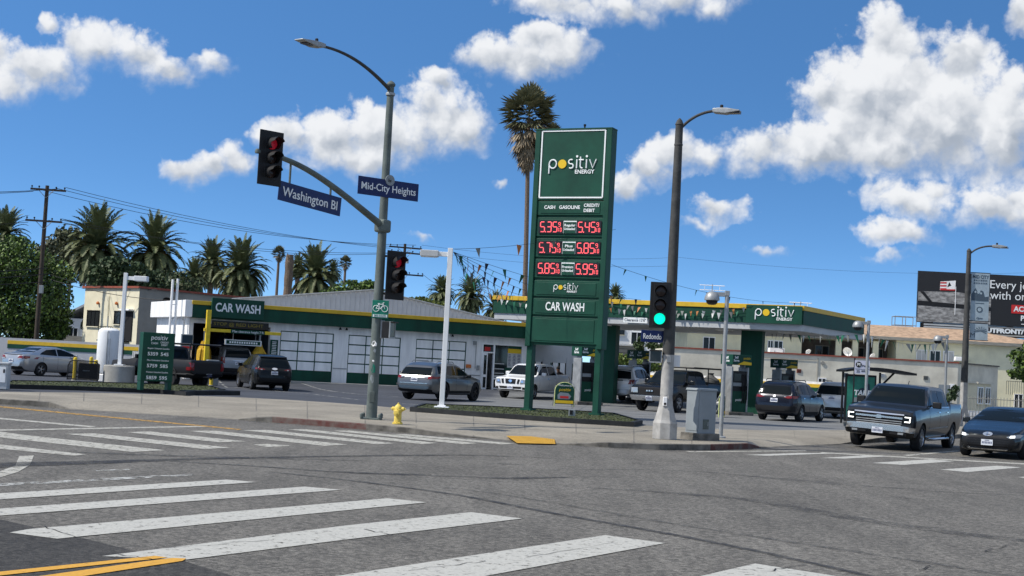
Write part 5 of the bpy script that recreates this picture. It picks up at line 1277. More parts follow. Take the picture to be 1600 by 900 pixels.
        for v in bm.verts:
            a, b = v.co.x, v.co.y
            if axis == 'F': o, d = Vector((s.L, a, b)), Vector((-1, 0, 0))
            elif axis == 'B': o, d = Vector((-s.L, a, b)), Vector((1, 0, 0))
            elif axis == 'L': o, d = Vector((s.X(a), 3, b)), Vector((0, -1, 0))
            elif axis == 'R': o, d = Vector((s.X(a), -3, b)), Vector((0, 1, 0))
            else: o, d = Vector((s.X(a), b, 4)), Vector((0, 0, -1))
            h, nn, _, _ = s.bvh.ray_cast(o, d)
            if h is None:
                h, nn, _, _ = s.bvh.find_nearest(o+d*(s.L if axis in 'FB' else 3)); nn = -d
            if nn.dot(d) > 0: nn = -nn
            nn = (nn*.5-d*.5).normalized()
            v.co = h+nn*(off+thick); inner[v] = h-nn*.004
        bound = [e for e in bm.edges if len(e.link_faces) == 1]; mp = {}
        for e in bound:
            for v in e.verts:
                if v not in mp: mp[v] = bm.verts.new(inner[v])
        for e in bound: bm.faces.new((e.verts[0], e.verts[1], mp[e.verts[1]], mp[e.verts[0]]))
        bmesh.ops.recalc_face_normals(bm, faces=bm.faces[:])
        me = bpy.data.meshes.new(name); bm.to_mesh(me); bm.free(); me.materials.append(mt)
        if smooth: me.polygons.foreach_set('use_smooth', [True]*len(me.polygons)); me.set_sharp_from_angle(angle=R(40))
        ob = bpy.data.objects.new(name, me); C.objects.link(ob); ob.parent = parent or s.root; return ob
    def both(s, poly, axis, name, mt, **kw):
        if axis in 'FB':
            return [s.decal(poly, axis, name, mt, **kw), s.decal([(-a, b) for a, b in poly], axis, name, mt, **kw)]
        return [s.decal(poly, 'L', name, mt, **kw), s.decal(poly, 'R', name, mt, **kw)]
    def box(s, name, c, d, mt, bevel=.015, rot=None, parent=None):
        mb = MB(); mb.box((s.X(c[0]), c[1], c[2]), d, rot=rot); return mb.build(name, mt, parent or s.root, bevel=bevel)
    def plate(s, axis, z, y=0, off=.01):
        p = s.decal([(y-.155, z-.08), (y+.155, z-.08), (y+.155, z+.08), (y-.155, z+.08)], axis, 'licence_plate', M['plate'], off=off, thick=.012, cell=.2)
        x = [v.co.x for v in p.data.vertices]; xx = max(x) if axis == 'F' else min(x); sg = 1 if axis == 'F' else -1
        mb = MB()
        rn = random.Random(int(z*1000))
        for i in range(7): mb.box((xx+sg*.004, y-.117+i*.039, z-.006), (.003, .021, .055+.012*rn.random()))
        mb.box((xx+sg*.004, y, z+.057), (.003, .12, .016)); mb.build('plate_marks', M['plate_mark'], p)
    def mirrors(s, xf, z, mt=None, big=1.0):
        hw = s.W/2
        for sg in (1, -1):
            mb = MB(); mb.box((s.X(xf), sg*(hw+.09*big), z), (.10*big, .20*big, .15*big)); mb.box((s.X(xf)-.02, sg*(hw-.03), z-.03), (.05, .12, .05))
            o = mb.build('mirror', mt or s.pt, s.root, bevel=.03, seg=3, smooth=True)
            g = MB(); g.box((s.X(xf)-.053*big, sg*(hw+.09*big), z), (.006, .16*big, .11*big)); g.build('mirror_glass', M['glass'], o)
    def seams(s, xs, z0, z1):
        for x in xs:
            s.both([(x-.006, z0), (x+.006, z0), (x+.006, z1), (x-.006, z1)], 'L', 'door_seam', M['black_soft'], off=.001, thick=.001, cell=.12)
    def handles(s, xs, z, mt=None):
        for x in xs: s.both([(x, z-.016), (x+.17, z-.016), (x+.17, z+.016), (x, z+.016)], 'L', 'door_handle', mt or s.pt, off=.02, thick=.015, cell=.2)
    def rails(s, x0, x1, y, z, mt=None):
        for sg in (1, -1):
            mb = MB(); mb.tube([(s.X(x0), sg*y, z-.06), (s.X(x0+.12), sg*y, z), (s.X(x1-.12), sg*y, z), (s.X(x1), sg*y, z-.06)], .02, 8); mb.build('roof_rail', mt or M['black_metal'], s.root, smooth=True)
    def place(s, x, y, heading, roll=0.0):
        """heading: direction the nose points, degrees from +X counter-clockwise; follows the ground under the four wheels"""
        a = R(heading); z = lotz(x, y) if in_lot(x, y) else 0.0
        d = Vector((math.cos(a), math.sin(a), 0)); wb2 = s.k['wb_len']/2
        if in_lot(x, y):
            z0 = lotz(x+d.x*wb2, y+d.y*wb2); z1 = lotz(x-d.x*wb2, y-d.y*wb2)
            s.root.rotation_euler = (roll, -math.atan2(z0-z1, 2*wb2), a); z = (z0+z1)/2
        else: s.root.rotation_euler = (roll, 0, a)
        s.root.location = (x, y, z+.002); return s
def scale_tab(tab, sx, sz=1.0): return [(a*sx, b*sz) for a, b in tab]
def suv_spec(L, W, H, ax=.92, wl=2.72, r=.355, nose=1.0, hatch=1.0, roof_drop=.0, gc=.24, **kw):
    x = L/4.55; z = H/1.68
    zt = [(0, .70), (.04, .86), (.25, .98), (.9, 1.06), (1.38, 1.14), (1.72, 1.36), (2.12, 1.575), (2.5, 1.655), (3.0, 1.68), (3.7, 1.655-roof_drop*.4), (4.10, 1.585-roof_drop), (4.26, 1.47-roof_drop*1.3), (4.46, 1.10), (4.52, .98), (4.55, .75)]
    zs = [(0, .66), (.1, .82), (.8, .96), (1.4, 1.03), (3.2, 1.07), (4.2, 1.10), (4.46, 1.02), (4.55, .72)]
    zb = [(0, .36), (.12, gc), (.5, gc-.02), (4.1, gc), (4.4, gc+.09), (4.55, .46)]
    wb = [(0, .66), (.1, .82), (.35, .93), (.8, .985), (1.6, 1), (3.7, 1), (4.2, .965), (4.48, .88), (4.55, .76)]
    wr = [(0, .90), (1.35, .93), (1.7, .84), (2.15, .755), (2.6, .725), (3.7, .725), (4.2, .735), (4.45, .88), (4.55, .9)]
    d = dict(L=L, W=W, H=H, ax=ax*1.0, wb_len=wl, wheel_r=r, zt=scale_tab(zt, x, z), zs=scale_tab(zs, x, z), zb=scale_tab(zb, x, 1), wb=scale_tab(wb, x), wr=scale_tab(wr, x))
    d.update(kw); return d
def pickup_spec(L, W, H, ax, wl, r, cab1, bedz, hood, gc=.42, cowl=1.5, **kw):
    # cab1: distance of the cab's rear face from the nose; cowl: foot of the windscreen
    zt = [(0, hood-.20), (.025, hood-.08), (.12, hood-.03), (.8, hood+.02), (cowl-.2, hood+.05), (cowl, hood+.10), (cowl+.62, H-.09), (cowl+.85, H-.015), (cab1-.45, H-.005), (cab1-.20, H-.05), (cab1-.03, bedz+.12), (cab1, bedz+.04), (cab1+.03, bedz), (L-.08, bedz), (L-.02, bedz-.03), (L, bedz-.08)]
    zs = [(0, hood-.24), (.05, hood-.13), (cowl, hood-.03), (cab1-.05, bedz-.10), (cab1+.05, bedz-.05), (L-.05, bedz-.05), (L, bedz-.14)]
    zb = [(0, gc+.10), (.2, gc), (L-.4, gc+.04), (L, gc+.14)]
    wb = [(0, .90), (.05, .955), (.2, .985), (.7, 1), (L-.3, 1), (L-.05, .975), (L, .95)]
    wr = [(0, .94), (cowl-.1, .94), (cowl+.5, .82), (cowl+.85, .775), (cab1-.3, .775), (cab1-.02, .84), (cab1+.05, .945), (L, .945)]
    d = dict(L=L, W=W, H=H, ax=ax, wb_len=wl, wheel_r=r, zt=zt, zs=zs, zb=zb, wb=wb, wr=wr, bed=(cab1+.10, L-.09, W/2-.16, gc+.42), wheel_w=.265, cowl=cowl, cab1=cab1)
    d.update(kw); return d
def pickup_glass(c, zbelt, two=True):
    H = c.H; hw = c.W/2; a = c.k['cowl']+.20; cab1 = c.k['cab1']
    c.decal([(-hw*.86, c.zc), (hw*.86, c.zc), (hw*.69, H-.10), (-hw*.69, H-.10)], 'F', 'windscreen', M['glass'], off=.002, thick=.004)
    if two:
        mid = a+(cab1-a)*.52
        c.both([(a+.02, zbelt), (mid-.04, zbelt), (mid-.05, H-.12), (a+.70, H-.12), (a+.30, zbelt+.26)], 'L', 'front_window', M['glass'], off=.002, thick=.004)
        c.both([(mid+.03, zbelt), (cab1-.20, zbelt+.01), (cab1-.32, H-.15), (mid+.02, H-.12)], 'L', 'rear_window', M['glass'], off=.002, thick=.004)
    else:
        c.both([(a+.02, zbelt), (cab1-.22, zbelt), (cab1-.32, H-.14), (a+.70, H-.13), (a+.30, zbelt+.26)], 'L', 'front_window', M['glass'], off=.002, thick=.004)
    c.decal([(-hw*.70, zbelt+.08), (hw*.70, zbelt+.08), (hw*.64, H-.16), (-hw*.64, H-.16)], 'B', 'back_window', M['glass'], off=.002, thick=.004)
def suv_glass(c, rear=(1.10, 1.50), mid=2.62, cend=3.98, split=True, rw=.74):
    x = c.L/4.55; z = c.H/1.68; hw = c.W/2
    c.decal([(-hw*.84, 1.17*z), (hw*.84, 1.17*z), (hw*.66, 1.575*z), (-hw*.66, 1.575*z)], 'F', 'windscreen', M['glass'], off=.002, thick=.004)
    zl = 1.115*z; zh = 1.53*z
    c.both([(1.58*x, zl), (mid*x-.04, zl), (mid*x-.06, zh), (2.32*x, zh-.01), (2.0*x, zh-.13), (1.72*x, zl+.14)], 'L', 'front_window', M['glass'], off=.002, thick=.004)
    if split:
        q = mid+(cend-mid)*.62
        c.both([(mid*x+.03, zl), (q*x-.02, zl+.01), (q*x-.06, zh-.005), (mid*x+.01, zh)], 'L', 'rear_window', M['glass'], off=.002, thick=.004)
        c.both([(q*x+.03, zl+.02), (cend*x, zl+.06), (cend*x-.14, zh-.07), (q*x+.0, zh-.01)], 'L', 'quarter_window', M['glass'], off=.002, thick=.004)
    else:
        c.both([(mid*x+.03, zl), (cend*x, zl+.05), (cend*x-.14, zh-.05), (mid*x+.01, zh)], 'L', 'rear_window', M['glass'], off=.002, thick=.004)
    c.decal([(-hw*rw, rear[0]*z), (hw*rw, rear[0]*z), (hw*rw*.86, rear[1]*z), (-hw*rw*.86, rear[1]*z)], 'B', 'back_window', M['glass'], off=.003, thick=.005)
# ---- graphite pickup at the crossing
def pickup_front_big():
    c = Car(pickup_spec(5.89, 2.06, 1.92, 1.02, 3.75, .41, 4.22, 1.42, 1.24, gc=.38, spokes=6), 'graphite grey crew cab pickup with chrome grille and bumper waiting at the crossing', 'pickup truck', 'pickup_truck', paint('graphite_paint', (.022, .023, .026), .25, .28))
    c.zc = 1.34; pickup_glass(c, 1.33); hw = 1.03
    c.decal([(-.66, .72), (.66, .72), (.70, 1.08), (-.70, 1.08)], 'F', 'grille', M['black_soft'], off=.004, thick=.01)
    for z, h, w in ((1.055, .035, .72), (.955, .05, .68), (.86, .022, .66), (.80, .022, .66), (.745, .022, .64)):
        c.decal([(-w, z-h/2), (w, z-h/2), (w, z+h/2), (-w, z+h/2)], 'F', 'grille_bar', M['chrome'] if h > .03 else M['grey_metal'], off=.02, thick=.02)
    c.decal([(-.17, .935), (-.08, .935), (-.07, .905), (.07, .905), (.08, .935), (.17, .935), (.15, .985), (.07, .985), (.06, 1.01), (-.06, 1.01), (-.07, .985), (-.15, .985)], 'F', 'emblem', M['chrome'], off=.04, thick=.02, cell=.2)
    hl = c.both([(.66, .80), (.92, .80), (.95, 1.04), (.70, 1.08)], 'F', 'headlight', M['glass'], off=.006, thick=.012)
    for sg, h in ((1, hl[0]), (-1, hl[1])):
        for q in ([(.74, .985), (.90, .985), (.905, 1.012), (.74, 1.012)], [(.875, .865), (.90, .865), (.905, 1.0), (.88, 1.0)], [(.74, .85), (.90, .85), (.90, .88), (.74, .88)]):
            c.decal([(sg*a, b) for a, b in q], 'F', 'running_light', M['lamp_on'], off=.022, thick=.008, parent=h)
    c.decal([(-.98, .575), (-.80, .575), (.80, .575), (.98, .575), (.99, .71), (.70, .74), (-.70, .74), (-.99, .71)], 'F', 'bumper', M['chrome'], off=.05, thick=.05)
    c.decal([(-.95, .445), (.95, .445), (.98, .575), (-.98, .575)], 'F', 'lower_bumper', M['black_metal'], off=.035, thick=.03)
    for q in c.both([(.34, .49), (.80, .47), (.84, .565), (.36, .565)], 'F', 'bumper_vent', M['black_soft'], off=.07, thick=.01): pass
    c.both([(.58, .495), (.74, .49), (.75, .55), (.59, .55)], 'F', 'fog_lamp', M['lamp_clear'], off=.085, thick=.01)
    c.plate('F', .565, off=.11)
    c.mirrors(1.98, 1.38, M['black_metal'], 1.25); c.seams((1.75, 2.98, 4.0), .66, 1.24); c.handles((2.72, 3.72), 1.16, M['chrome'])
    for sg in (1, -1):
        mb = MB(); mb.tube([(c.X(1.6), sg*.95, .40), (c.X(1.7), sg*1.02, .36), (c.X(4.1), sg*1.02, .36), (c.X(4.2), sg*.95, .40)], .045, 10); mb.build('side_step', M['chrome'], c.root, smooth=True)
    c.both([(1.75, 1.30), (4.0, 1.30), (4.0, 1.318), (1.75, 1.318)], 'L', 'window_trim', M['chrome'], off=.008, thick=.008)
    c.both([(1.75, .66), (4.0, .70), (4.0, .73), (1.75, .69)], 'L', 'side_moulding', M['grey_metal'], off=.004, thick=.006)
    c.both([(.80, .92), (1.0, .92), (1.0, 1.30), (.80, 1.30)], 'B', 'tail_light', M['lamp_red'], off=.004, thick=.012)
    mb = MB(); mb.tube([(c.X(2.9), .0, 1.9), (c.X(3.0), 0, 2.02)], .012, 6); mb.build('antenna', M['black_metal'], c.root)
    return c
def sedan(name, label, pt, L=4.68, W=1.825, H=1.42, wl=2.72, ax=.88, fast=0.0):
    x = L/4.68; z = H/1.42
    zt = [(0, .56), (.03, .66), (.2, .76), (.9, .90), (1.40, 1.0), (1.75, 1.17), (2.15, 1.345), (2.5, 1.41), (2.9, 1.42), (3.3, 1.385), (3.75, 1.24), (4.12, 1.085), (4.5, 1.05), (4.62, .97), (4.68, .75)]
    zs = [(0, .52), (.1, .64), (.5, .76), (1.4, .90), (3, .95), (4.2, 1.0), (4.6, .94), (4.68, .70)]
    zb = [(0, .34), (.12, .2), (.5, .17), (4.2, .19), (4.5, .28), (4.68, .44)]
    wb = [(0, .62), (.1, .78), (.35, .90), (.8, .98), (1.6, 1), (3.7, 1), (4.3, .95), (4.58, .85), (4.68, .7)]
    wr = [(0, .90), (1.4, .92), (1.75, .82), (2.15, .73), (2.6, .70), (3.3, .70), (3.8, .74), (4.15, .88), (4.68, .9)]
    k = dict(L=L, W=W, H=H, ax=ax, wb_len=wl, wheel_r=.325, zt=scale_tab(zt, x, z), zs=scale_tab(zs, x, z), zb=scale_tab(zb, x), wb=scale_tab(wb, x), wr=scale_tab(wr, x), spokes=5)
    c = Car(k, label, 'car', name, pt); hw = W/2
    c.decal([(-hw*.83, 1.03*z), (hw*.83, 1.03*z), (hw*.64, 1.345*z), (-hw*.64, 1.345*z)], 'F', 'windscreen', M['glass'], off=.002, thick=.004)
    c.decal([(-hw*.74, 1.12*z), (hw*.74, 1.12*z), (hw*.60, 1.335*z), (-hw*.60, 1.335*z)], 'B', 'back_window', M['glass'], off=.002, thick=.004)
    zl = .985*z; zh = 1.31*z
    c.both([(1.62*x, zl), (2.66*x, zl), (2.64*x, zh), (2.38*x, zh-.01), (2.05*x, zh-.10), (1.74*x, zl+.12)], 'L', 'front_window', M['glass'], off=.002, thick=.004)
    c.both([(2.72*x, zl), (3.72*x, zl+.05), (3.55*x, zl+.15), (3.25*x, zh-.05), (2.70*x, zh)], 'L', 'rear_window', M['glass'], off=.002, thick=.004)
    c.seams((1.62*x, 2.69*x, 3.55*x), .34, .95*z); c.handles((2.42*x, 3.38*x), .86*z)
    c.mirrors(1.72*x, 1.0*z)
    return c
def elantra():
    c = sedan('sedan_car', 'dark grey sedan with lit headlamps beside the graphite pickup on the road', paint('dark_grey_green_paint', (.016, .019, .021), .5, .25))
    c.decal([(-.60, .30), (.60, .30), (.72, .50), (.50, .62), (-.50, .62), (-.72, .50)], 'F', 'grille', M['black_metal'], off=.006, thick=.01, cell=.07)
    for z in (.36, .42, .48, .54): c.decal([(-.55, z), (.55, z), (.55, z+.012), (-.55, z+.012)], 'F', 'grille_bar', M['rim_dark'], off=.018, thick=.006, cell=.1)
    hl = c.both([(.50, .61), (.60, .57), (.80, .60), (.84, .68), (.78, .70), (.62, .665)], 'F', 'headlight', M['lamp_clear'], off=.005, thick=.01, cell=.06)
    for sg, h in ((1, hl[0]), (-1, hl[1])): c.decal([(sg*a, b) for a, b in ((.58, .595), (.70, .60), (.70, .655), (.60, .65))], 'F', 'lit_lamp', M['lamp_on'], off=.018, thick=.006, cell=.08, parent=h)
    c.decal([(-.50, .245), (.50, .245), (.55, .275), (-.55, .275)], 'F', 'bumper_trim', M['chrome'], off=.02, thick=.015)
    c.both([(.60, .26), (.78, .34), (.80, .48), (.76, .40)], 'F', 'side_vent', M['black_soft'], off=.006, thick=.008)
    c.plate('F', .44, off=.03)
    e = c.decal([(.13*math.cos(a*.393), .665+.052*math.sin(a*.393)) for a in range(16)], 'F', 'emblem', M['chrome'], off=.012, thick=.01, cell=.3)
    c.both([(.46, .80), (.84, .78), (.86, .90), (.46, .90)], 'B', 'tail_light', M['lamp_red'], off=.004, thick=.01)
    return c
def camry():
    c = sedan('sedan_car', 'silver sedan parked along the white wall, its red tail lamps towards the street', paint('silver_paint', (.42, .43, .44), .8, .3), L=4.88, W=1.84, H=1.445, wl=2.825, ax=.95)
    for t in c.both([(.40, .80), (.60, .78), (.90, .82), (.90, .95), (.55, .955)], 'B', 'tail_light', M['lamp_red'], off=.004, thick=.012): pass
    c.both([(.42, .80), (.60, .78), (.72, .80), (.72, .84), (.44, .84)], 'B', 'reverse_light', M['lamp_clear'], off=.012, thick=.010)
    c.both([(4.5, .84), (4.80, .82), (4.78, .95), (4.46, .94)], 'L', 'side_tail_light', M['lamp_red'], off=.004, thick=.01)
    c.decal([(-.75, .30), (.75, .30), (.72, .44), (-.72, .44)], 'B', 'lower_bumper', M['black_soft'], off=.006, thick=.012)
    c.decal([(-.66, .985), (.66, .985), (.66, 1.01), (-.66, 1.01)], 'B', 'boot_trim', M['black_metal'], off=.004, thick=.012)
    c.plate('B', .70); return c
def mazda():
    c = Car(suv_spec(4.55, 1.84, 1.68, spokes=5), 'black compact crossover seen from behind, queueing at the car wash entrance', 'suv', 'crossover_car', paint('black_paint', (.006, .007, .008), .1, .25, .2))
    suv_glass(c); c.seams((1.68, 2.62, 3.55), .45, 1.05); c.handles((2.40, 3.35), .98); c.mirrors(1.72, 1.12)
    c.both([(.42, .98), (.62, .95), (.86, .98), (.84, 1.05), (.60, 1.03)], 'B', 'tail_light', M['lamp_red'], off=.004, thick=.012)
    c.both([(.58, .95), (.66, .95), (.66, .99), (.58, .99)], 'B', 'lamp_glint', M['lamp_clear'], off=.014, thick=.012)
    c.decal([(.13*math.cos(a*.393), 1.02+.05*math.sin(a*.393)) for a in range(16)], 'B', 'emblem', M['chrome'], off=.01, thick=.01, cell=.3)
    c.plate('B', .83); c.decal([(-.80, .40), (.80, .40), (.82, .60), (-.82, .60)], 'B', 'lower_bumper', M['black_soft'], off=.006, thick=.012)
    c.decal([(-.62, 1.52), (.62, 1.52), (.6, 1.56), (-.6, 1.56)], 'B', 'roof_spoiler', M['black_metal'], off=.02, thick=.05)
    c.both([(.75, .75), (1.02, .78), (1.02, .92), (.78, .90)], 'L', 'fender_panel', c.pt, off=0, thick=.002)
    return c
def wash_suv():
    c = Car(suv_spec(4.6, 1.86, 1.78, spokes=5), 'silver grey utility vehicle with its back to us inside the car wash bay', 'suv', 'utility_vehicle', paint('grey_paint', (.26, .27, .28), .7, .35))
    suv_glass(c); c.both([(.68, .85), (.88, .85), (.86, 1.18), (.70, 1.18)], 'B', 'tail_light', M['lamp_red'], off=.004, thick=.012)
    c.plate('B', .88); c.decal([(-.86, .42), (.86, .42), (.88, .62), (-.88, .62)], 'B', 'bumper', M['black_soft'], off=.02, thick=.03)
    c.decal([(-.3, .99), (.3, .99), (.3, 1.03), (-.3, 1.03)], 'B', 'handle_trim', M['chrome'], off=.01, thick=.015)
    return c
def infiniti():
    c = Car(suv_spec(4.80, 1.925, 1.65, ax=.93, wl=2.85, r=.40, roof_drop=.07, gc=.27, spokes=6, rim_mat=M['rim_dark'], rim=.62, wheel_w=.25), 'grey sloping-back crossover with black wheels behind the tall white lamp post', 'suv', 'crossover_car', paint('warm_grey_paint', (.15, .152, .15), .75, .3))
    suv_glass(c, rear=(1.075, 1.40), cend=4.05, split=False, rw=.78); c.seams((1.78, 2.78, 3.7), .48, 1.0); c.handles((2.5, 3.5), .97, M['chrome']); c.mirrors(1.85, 1.08, M['black_metal'])
    for t in c.both([(.50, .93), (.66, .90), (.92, .92), (.93, 1.02), (.66, 1.02)], 'B', 'tail_light', M['lamp_red'], off=.004, thick=.014): pass
    c.both([(4.40, .92), (4.70, .92), (4.68, 1.02), (4.42, 1.01)], 'L', 'side_tail_light', M['lamp_red'], off=.004, thick=.012)
    c.both([(.52, .94), (.64, .92), (.64, 1.0), (.54, 1.0)], 'B', 'reverse_light', M['lamp_clear'], off=.014, thick=.012)
    c.decal([(-.46, .97), (.46, .97), (.46, 1.0), (-.46, 1.0)], 'B', 'boot_trim', M['chrome'], off=.01, thick=.014)
    c.plate('B', .87); c.decal([(-.86, .60), (.86, .60), (.87, .68), (-.87, .68)], 'B', 'bumper', c.pt, off=.03, thick=.05)
    c.decal([(-.80, .36), (.80, .36), (.82, .46), (-.82, .46)], 'B', 'lower_bumper', M['black_soft'], off=.006, thick=.02)
    c.decal([(-.66, .70), (.66, .70), (.66, .725), (-.66, .725)], 'B', 'bumper_trim', M['chrome'], off=.01, thick=.02)
    c.rails(2.5, 4.0, .60, 1.67, M['grey_metal']); c.both([(1.45, .34), (3.4, .34), (3.4, .44), (1.45, .44)], 'L', 'sill', M['black_soft'], off=.004, thick=.01)
    return c
def nissan():
    c = Car(pickup_spec(5.22, 1.85, 1.78, .92, 3.2, .37, 3.72, 1.26, 1.10, gc=.38, cowl=1.22, spokes=6, wheel_w=.24), 'white crew cab pickup parked by the shop, partly behind the sign post', 'pickup truck', 'pickup_truck', paint('white_car_paint', (.74, .74, .73), .0, .3))
    c.zc = 1.21; pickup_glass(c, 1.21); hw = .925
    c.decal([(-.26, .76), (.26, .76), (.30, 1.0), (-.30, 1.0)], 'F', 'grille', M['black_metal'], off=.006, thick=.01)
    c.both([(.36, .76), (.46, .76), (.52, .98), (.40, 1.0)], 'F', 'grille', M['black_metal'], off=.006, thick=.01)
    c.decal([(.10*math.cos(a*.393), .88+.085*math.sin(a*.393)) for a in range(16)], 'F', 'emblem', M['chrome'], off=.02, thick=.012, cell=.3)
    c.both([(.54, .77), (.80, .79), (.86, .98), (.60, .99)], 'F', 'headlight', M['lamp_clear'], off=.008, thick=.014)
    c.both([(.60, .82), (.70, .82), (.72, .93), (.62, .93)], 'F', 'lamp_bulb', M['chrome'], off=.022, thick=.006)
    c.decal([(-.56, .44), (.56, .44), (.62, .62), (-.62, .62)], 'F', 'bumper_vent', M['black_soft'], off=.008, thick=.014)
    c.both([(.67, .50), (.80, .50), (.80, .60), (.67, .60)], 'F', 'fog_lamp', M['black_soft'], off=.01, thick=.012)
    c.plate('F', .565, off=.03); c.mirrors(1.72, 1.26, None, 1.15); c.seams((1.5, 2.6, 3.5), .6, 1.1); c.handles((2.36, 3.25), 1.03, M['chrome'])
    c.both([(.76, .80), (.90, .80), (.90, 1.14), (.76, 1.14)], 'B', 'tail_light', M['lamp_red'], off=.004, thick=.012)
    return c
def sequoia():
    c = Car(suv_spec(5.2, 2.0, 1.93, ax=1.0, wl=3.1, r=.40, gc=.36, spokes=6, wheel_w=.27), 'large white utility vehicle with roof rails and red tail lamps behind the sign post', 'suv', 'utility_vehicle', paint('pearl_white_paint', (.66, .66, .65), .15, .3))
    suv_glass(c, rw=.80); c.seams((2.0, 2.98, 3.9), .6, 1.2); c.handles((2.7, 3.7), 1.12); c.mirrors(1.95, 1.28)
    for t in c.both([(.68, 1.0), (.94, 1.0), (.96, 1.24), (.74, 1.22)], 'B', 'tail_light', M['lamp_red'], off=.006, thick=.016): pass
    c.both([(4.75, 1.0), (5.12, 1.0), (5.1, 1.24), (4.8, 1.22)], 'L', 'side_tail_light', M['lamp_red'], off=.006, thick=.014)
    c.plate('B', 1.02); c.decal([(-.40, 1.16), (.40, 1.16), (.40, 1.20), (-.40, 1.20)], 'B', 'boot_trim', M['chrome'], off=.01, thick=.014)
    c.decal([(-.94, .52), (.94, .52), (.95, .74), (-.95, .74)], 'B', 'bumper', M['rim'], off=.04, thick=.06)
    c.rails(2.6, 4.5, .66, 1.95, M['white_paint']); return c
def gmc():
    c = Car(pickup_spec(5.8, 2.0, 1.91, 1.0, 3.6, .41, 4.0, 1.36, 1.18, gc=.46, spokes=5), 'black pickup with chrome bumper and overhead ladder rack beside the white utility vehicle', 'pickup truck', 'pickup_truck', paint('gloss_black_paint', (.004, .004, .0045), .0, .25, .15))
    c.zc = 1.28; pickup_glass(c, 1.27)
    c.decal([(-.52, .74), (.52, .74), (.56, 1.04), (-.56, 1.04)], 'F', 'grille', M['black_soft'], off=.006, thick=.012)
    for a in ([(-.56, 1.03), (.56, 1.03), (.57, 1.06), (-.57, 1.06)], [(-.53, .72), (.53, .72), (.53, .75), (-.53, .75)]): c.decal(a, 'F', 'grille_trim', M['rim_dark'], off=.015, thick=.012)
    e = MB()
    for i, y in enumerate((-.12, 0, .12)): e.box((c.X(0)+.045, y, .90), (.02, .085, .07))
    e.build('emblem', M['chrome'], c.root, bevel=.008)
    c.both([(.58, .80), (.90, .80), (.92, 1.02), (.60, 1.03)], 'F', 'headlight', M['lamp_clear'], off=.008, thick=.014)
    c.decal([(-.94, .52), (.94, .52), (.95, .70), (-.95, .70)], 'F', 'bumper', M['chrome'], off=.04, thick=.05)
    c.plate('F', .60, off=.10); c.mirrors(1.98, 1.34, None, 1.25); c.seams((1.75, 2.85, 3.9), .62, 1.2); c.handles((2.6, 3.6), 1.12)
    rk = MB()
    for x in (4.15, 5.65):
        for sg in (1, -1): rk.tube([(c.X(x), sg*.92, 1.36), (c.X(x), sg*.90, 2.02)], .028, 8)
        rk.tube([(c.X(x), -.92, 2.02), (c.X(x), .92, 2.02)], .028, 8)
    for sg in (1, -1): rk.tube([(c.X(2.6), sg*.90, 2.03), (c.X(5.75), sg*.90, 2.03)], .032, 8)
    for x in (3.0, 3.6, 4.6, 5.1): rk.tube([(c.X(x), -.9, 2.03), (c.X(x), .9, 2.03)], .025, 8)
    rk.build('ladder_rack', M['black_metal'], c.root, smooth=True)
    return c
def rav4():
    c = Car(suv_spec(4.6, 1.855, 1.70, spokes=5), 'dark navy crossover stopped right of the green canopy column, seen from behind', 'suv', 'crossover_car', paint('navy_paint', (.009, .011, .020), .2, .25, .3))
    suv_glass(c); c.seams((1.7, 2.65, 3.58), .45, 1.06); c.handles((2.42, 3.38), .98, M['chrome']); c.mirrors(1.74, 1.13)
    c.both([(.40, 1.0), (.60, .96), (.88, .98), (.88, 1.07), (.60, 1.06)], 'B', 'tail_light', M['lamp_red'], off=.004, thick=.014)
    c.both([(.42, 1.01), (.50, 1.01), (.50, 1.035), (.43, 1.04)], 'B', 'lamp_glint', M['lamp_clear'], off=.014, thick=.012)
    c.both([(4.22, .97), (4.50, .96), (4.48, 1.06), (4.25, 1.07)], 'L', 'side_tail_light', M['lamp_red'], off=.004, thick=.012)
    c.decal([(.06*math.cos(a*.393), 1.04+.045*math.sin(a*.393)) for a in range(16)], 'B', 'emblem', M['chrome'], off=.01, thick=.01, cell=.3)
    c.plate('B', .87); c.decal([(-.84, .42), (.84, .42), (.86, .64), (-.86, .64)], 'B', 'lower_bumper', M['black_soft'], off=.01, thick=.02)
    c.both([(1.45, .30), (3.3, .30), (3.3, .42), (1.45, .42)], 'L', 'sill', M['black_soft'], off=.004, thick=.01)
    c.rails(2.3, 4.0, .58, 1.73); return c
def sienna():
    c = Car(suv_spec(4.7, 1.9, 1.75, spokes=5, roof_drop=-.02), 'pale silver utility vehicle half hidden beside the bus shelter, seen from behind', 'suv', 'utility_vehicle', paint('pale_silver_paint', (.50, .50, .49), .5, .3))
    suv_glass(c, rw=.78); c.mirrors(1.8, 1.15); c.both([(.72, .86), (.92, .86), (.90, 1.12), (.76, 1.12)], 'B', 'tail_light', M['lamp_red'], off=.004, thick=.014)
    c.plate('B', .98); c.decal([(-.84, .40), (.84, .40), (.86, .55), (-.86, .55)], 'B', 'lower_bumper', M['black_soft'], off=.01, thick=.02); c.rails(2.4, 4.1, .6, 1.78); return c
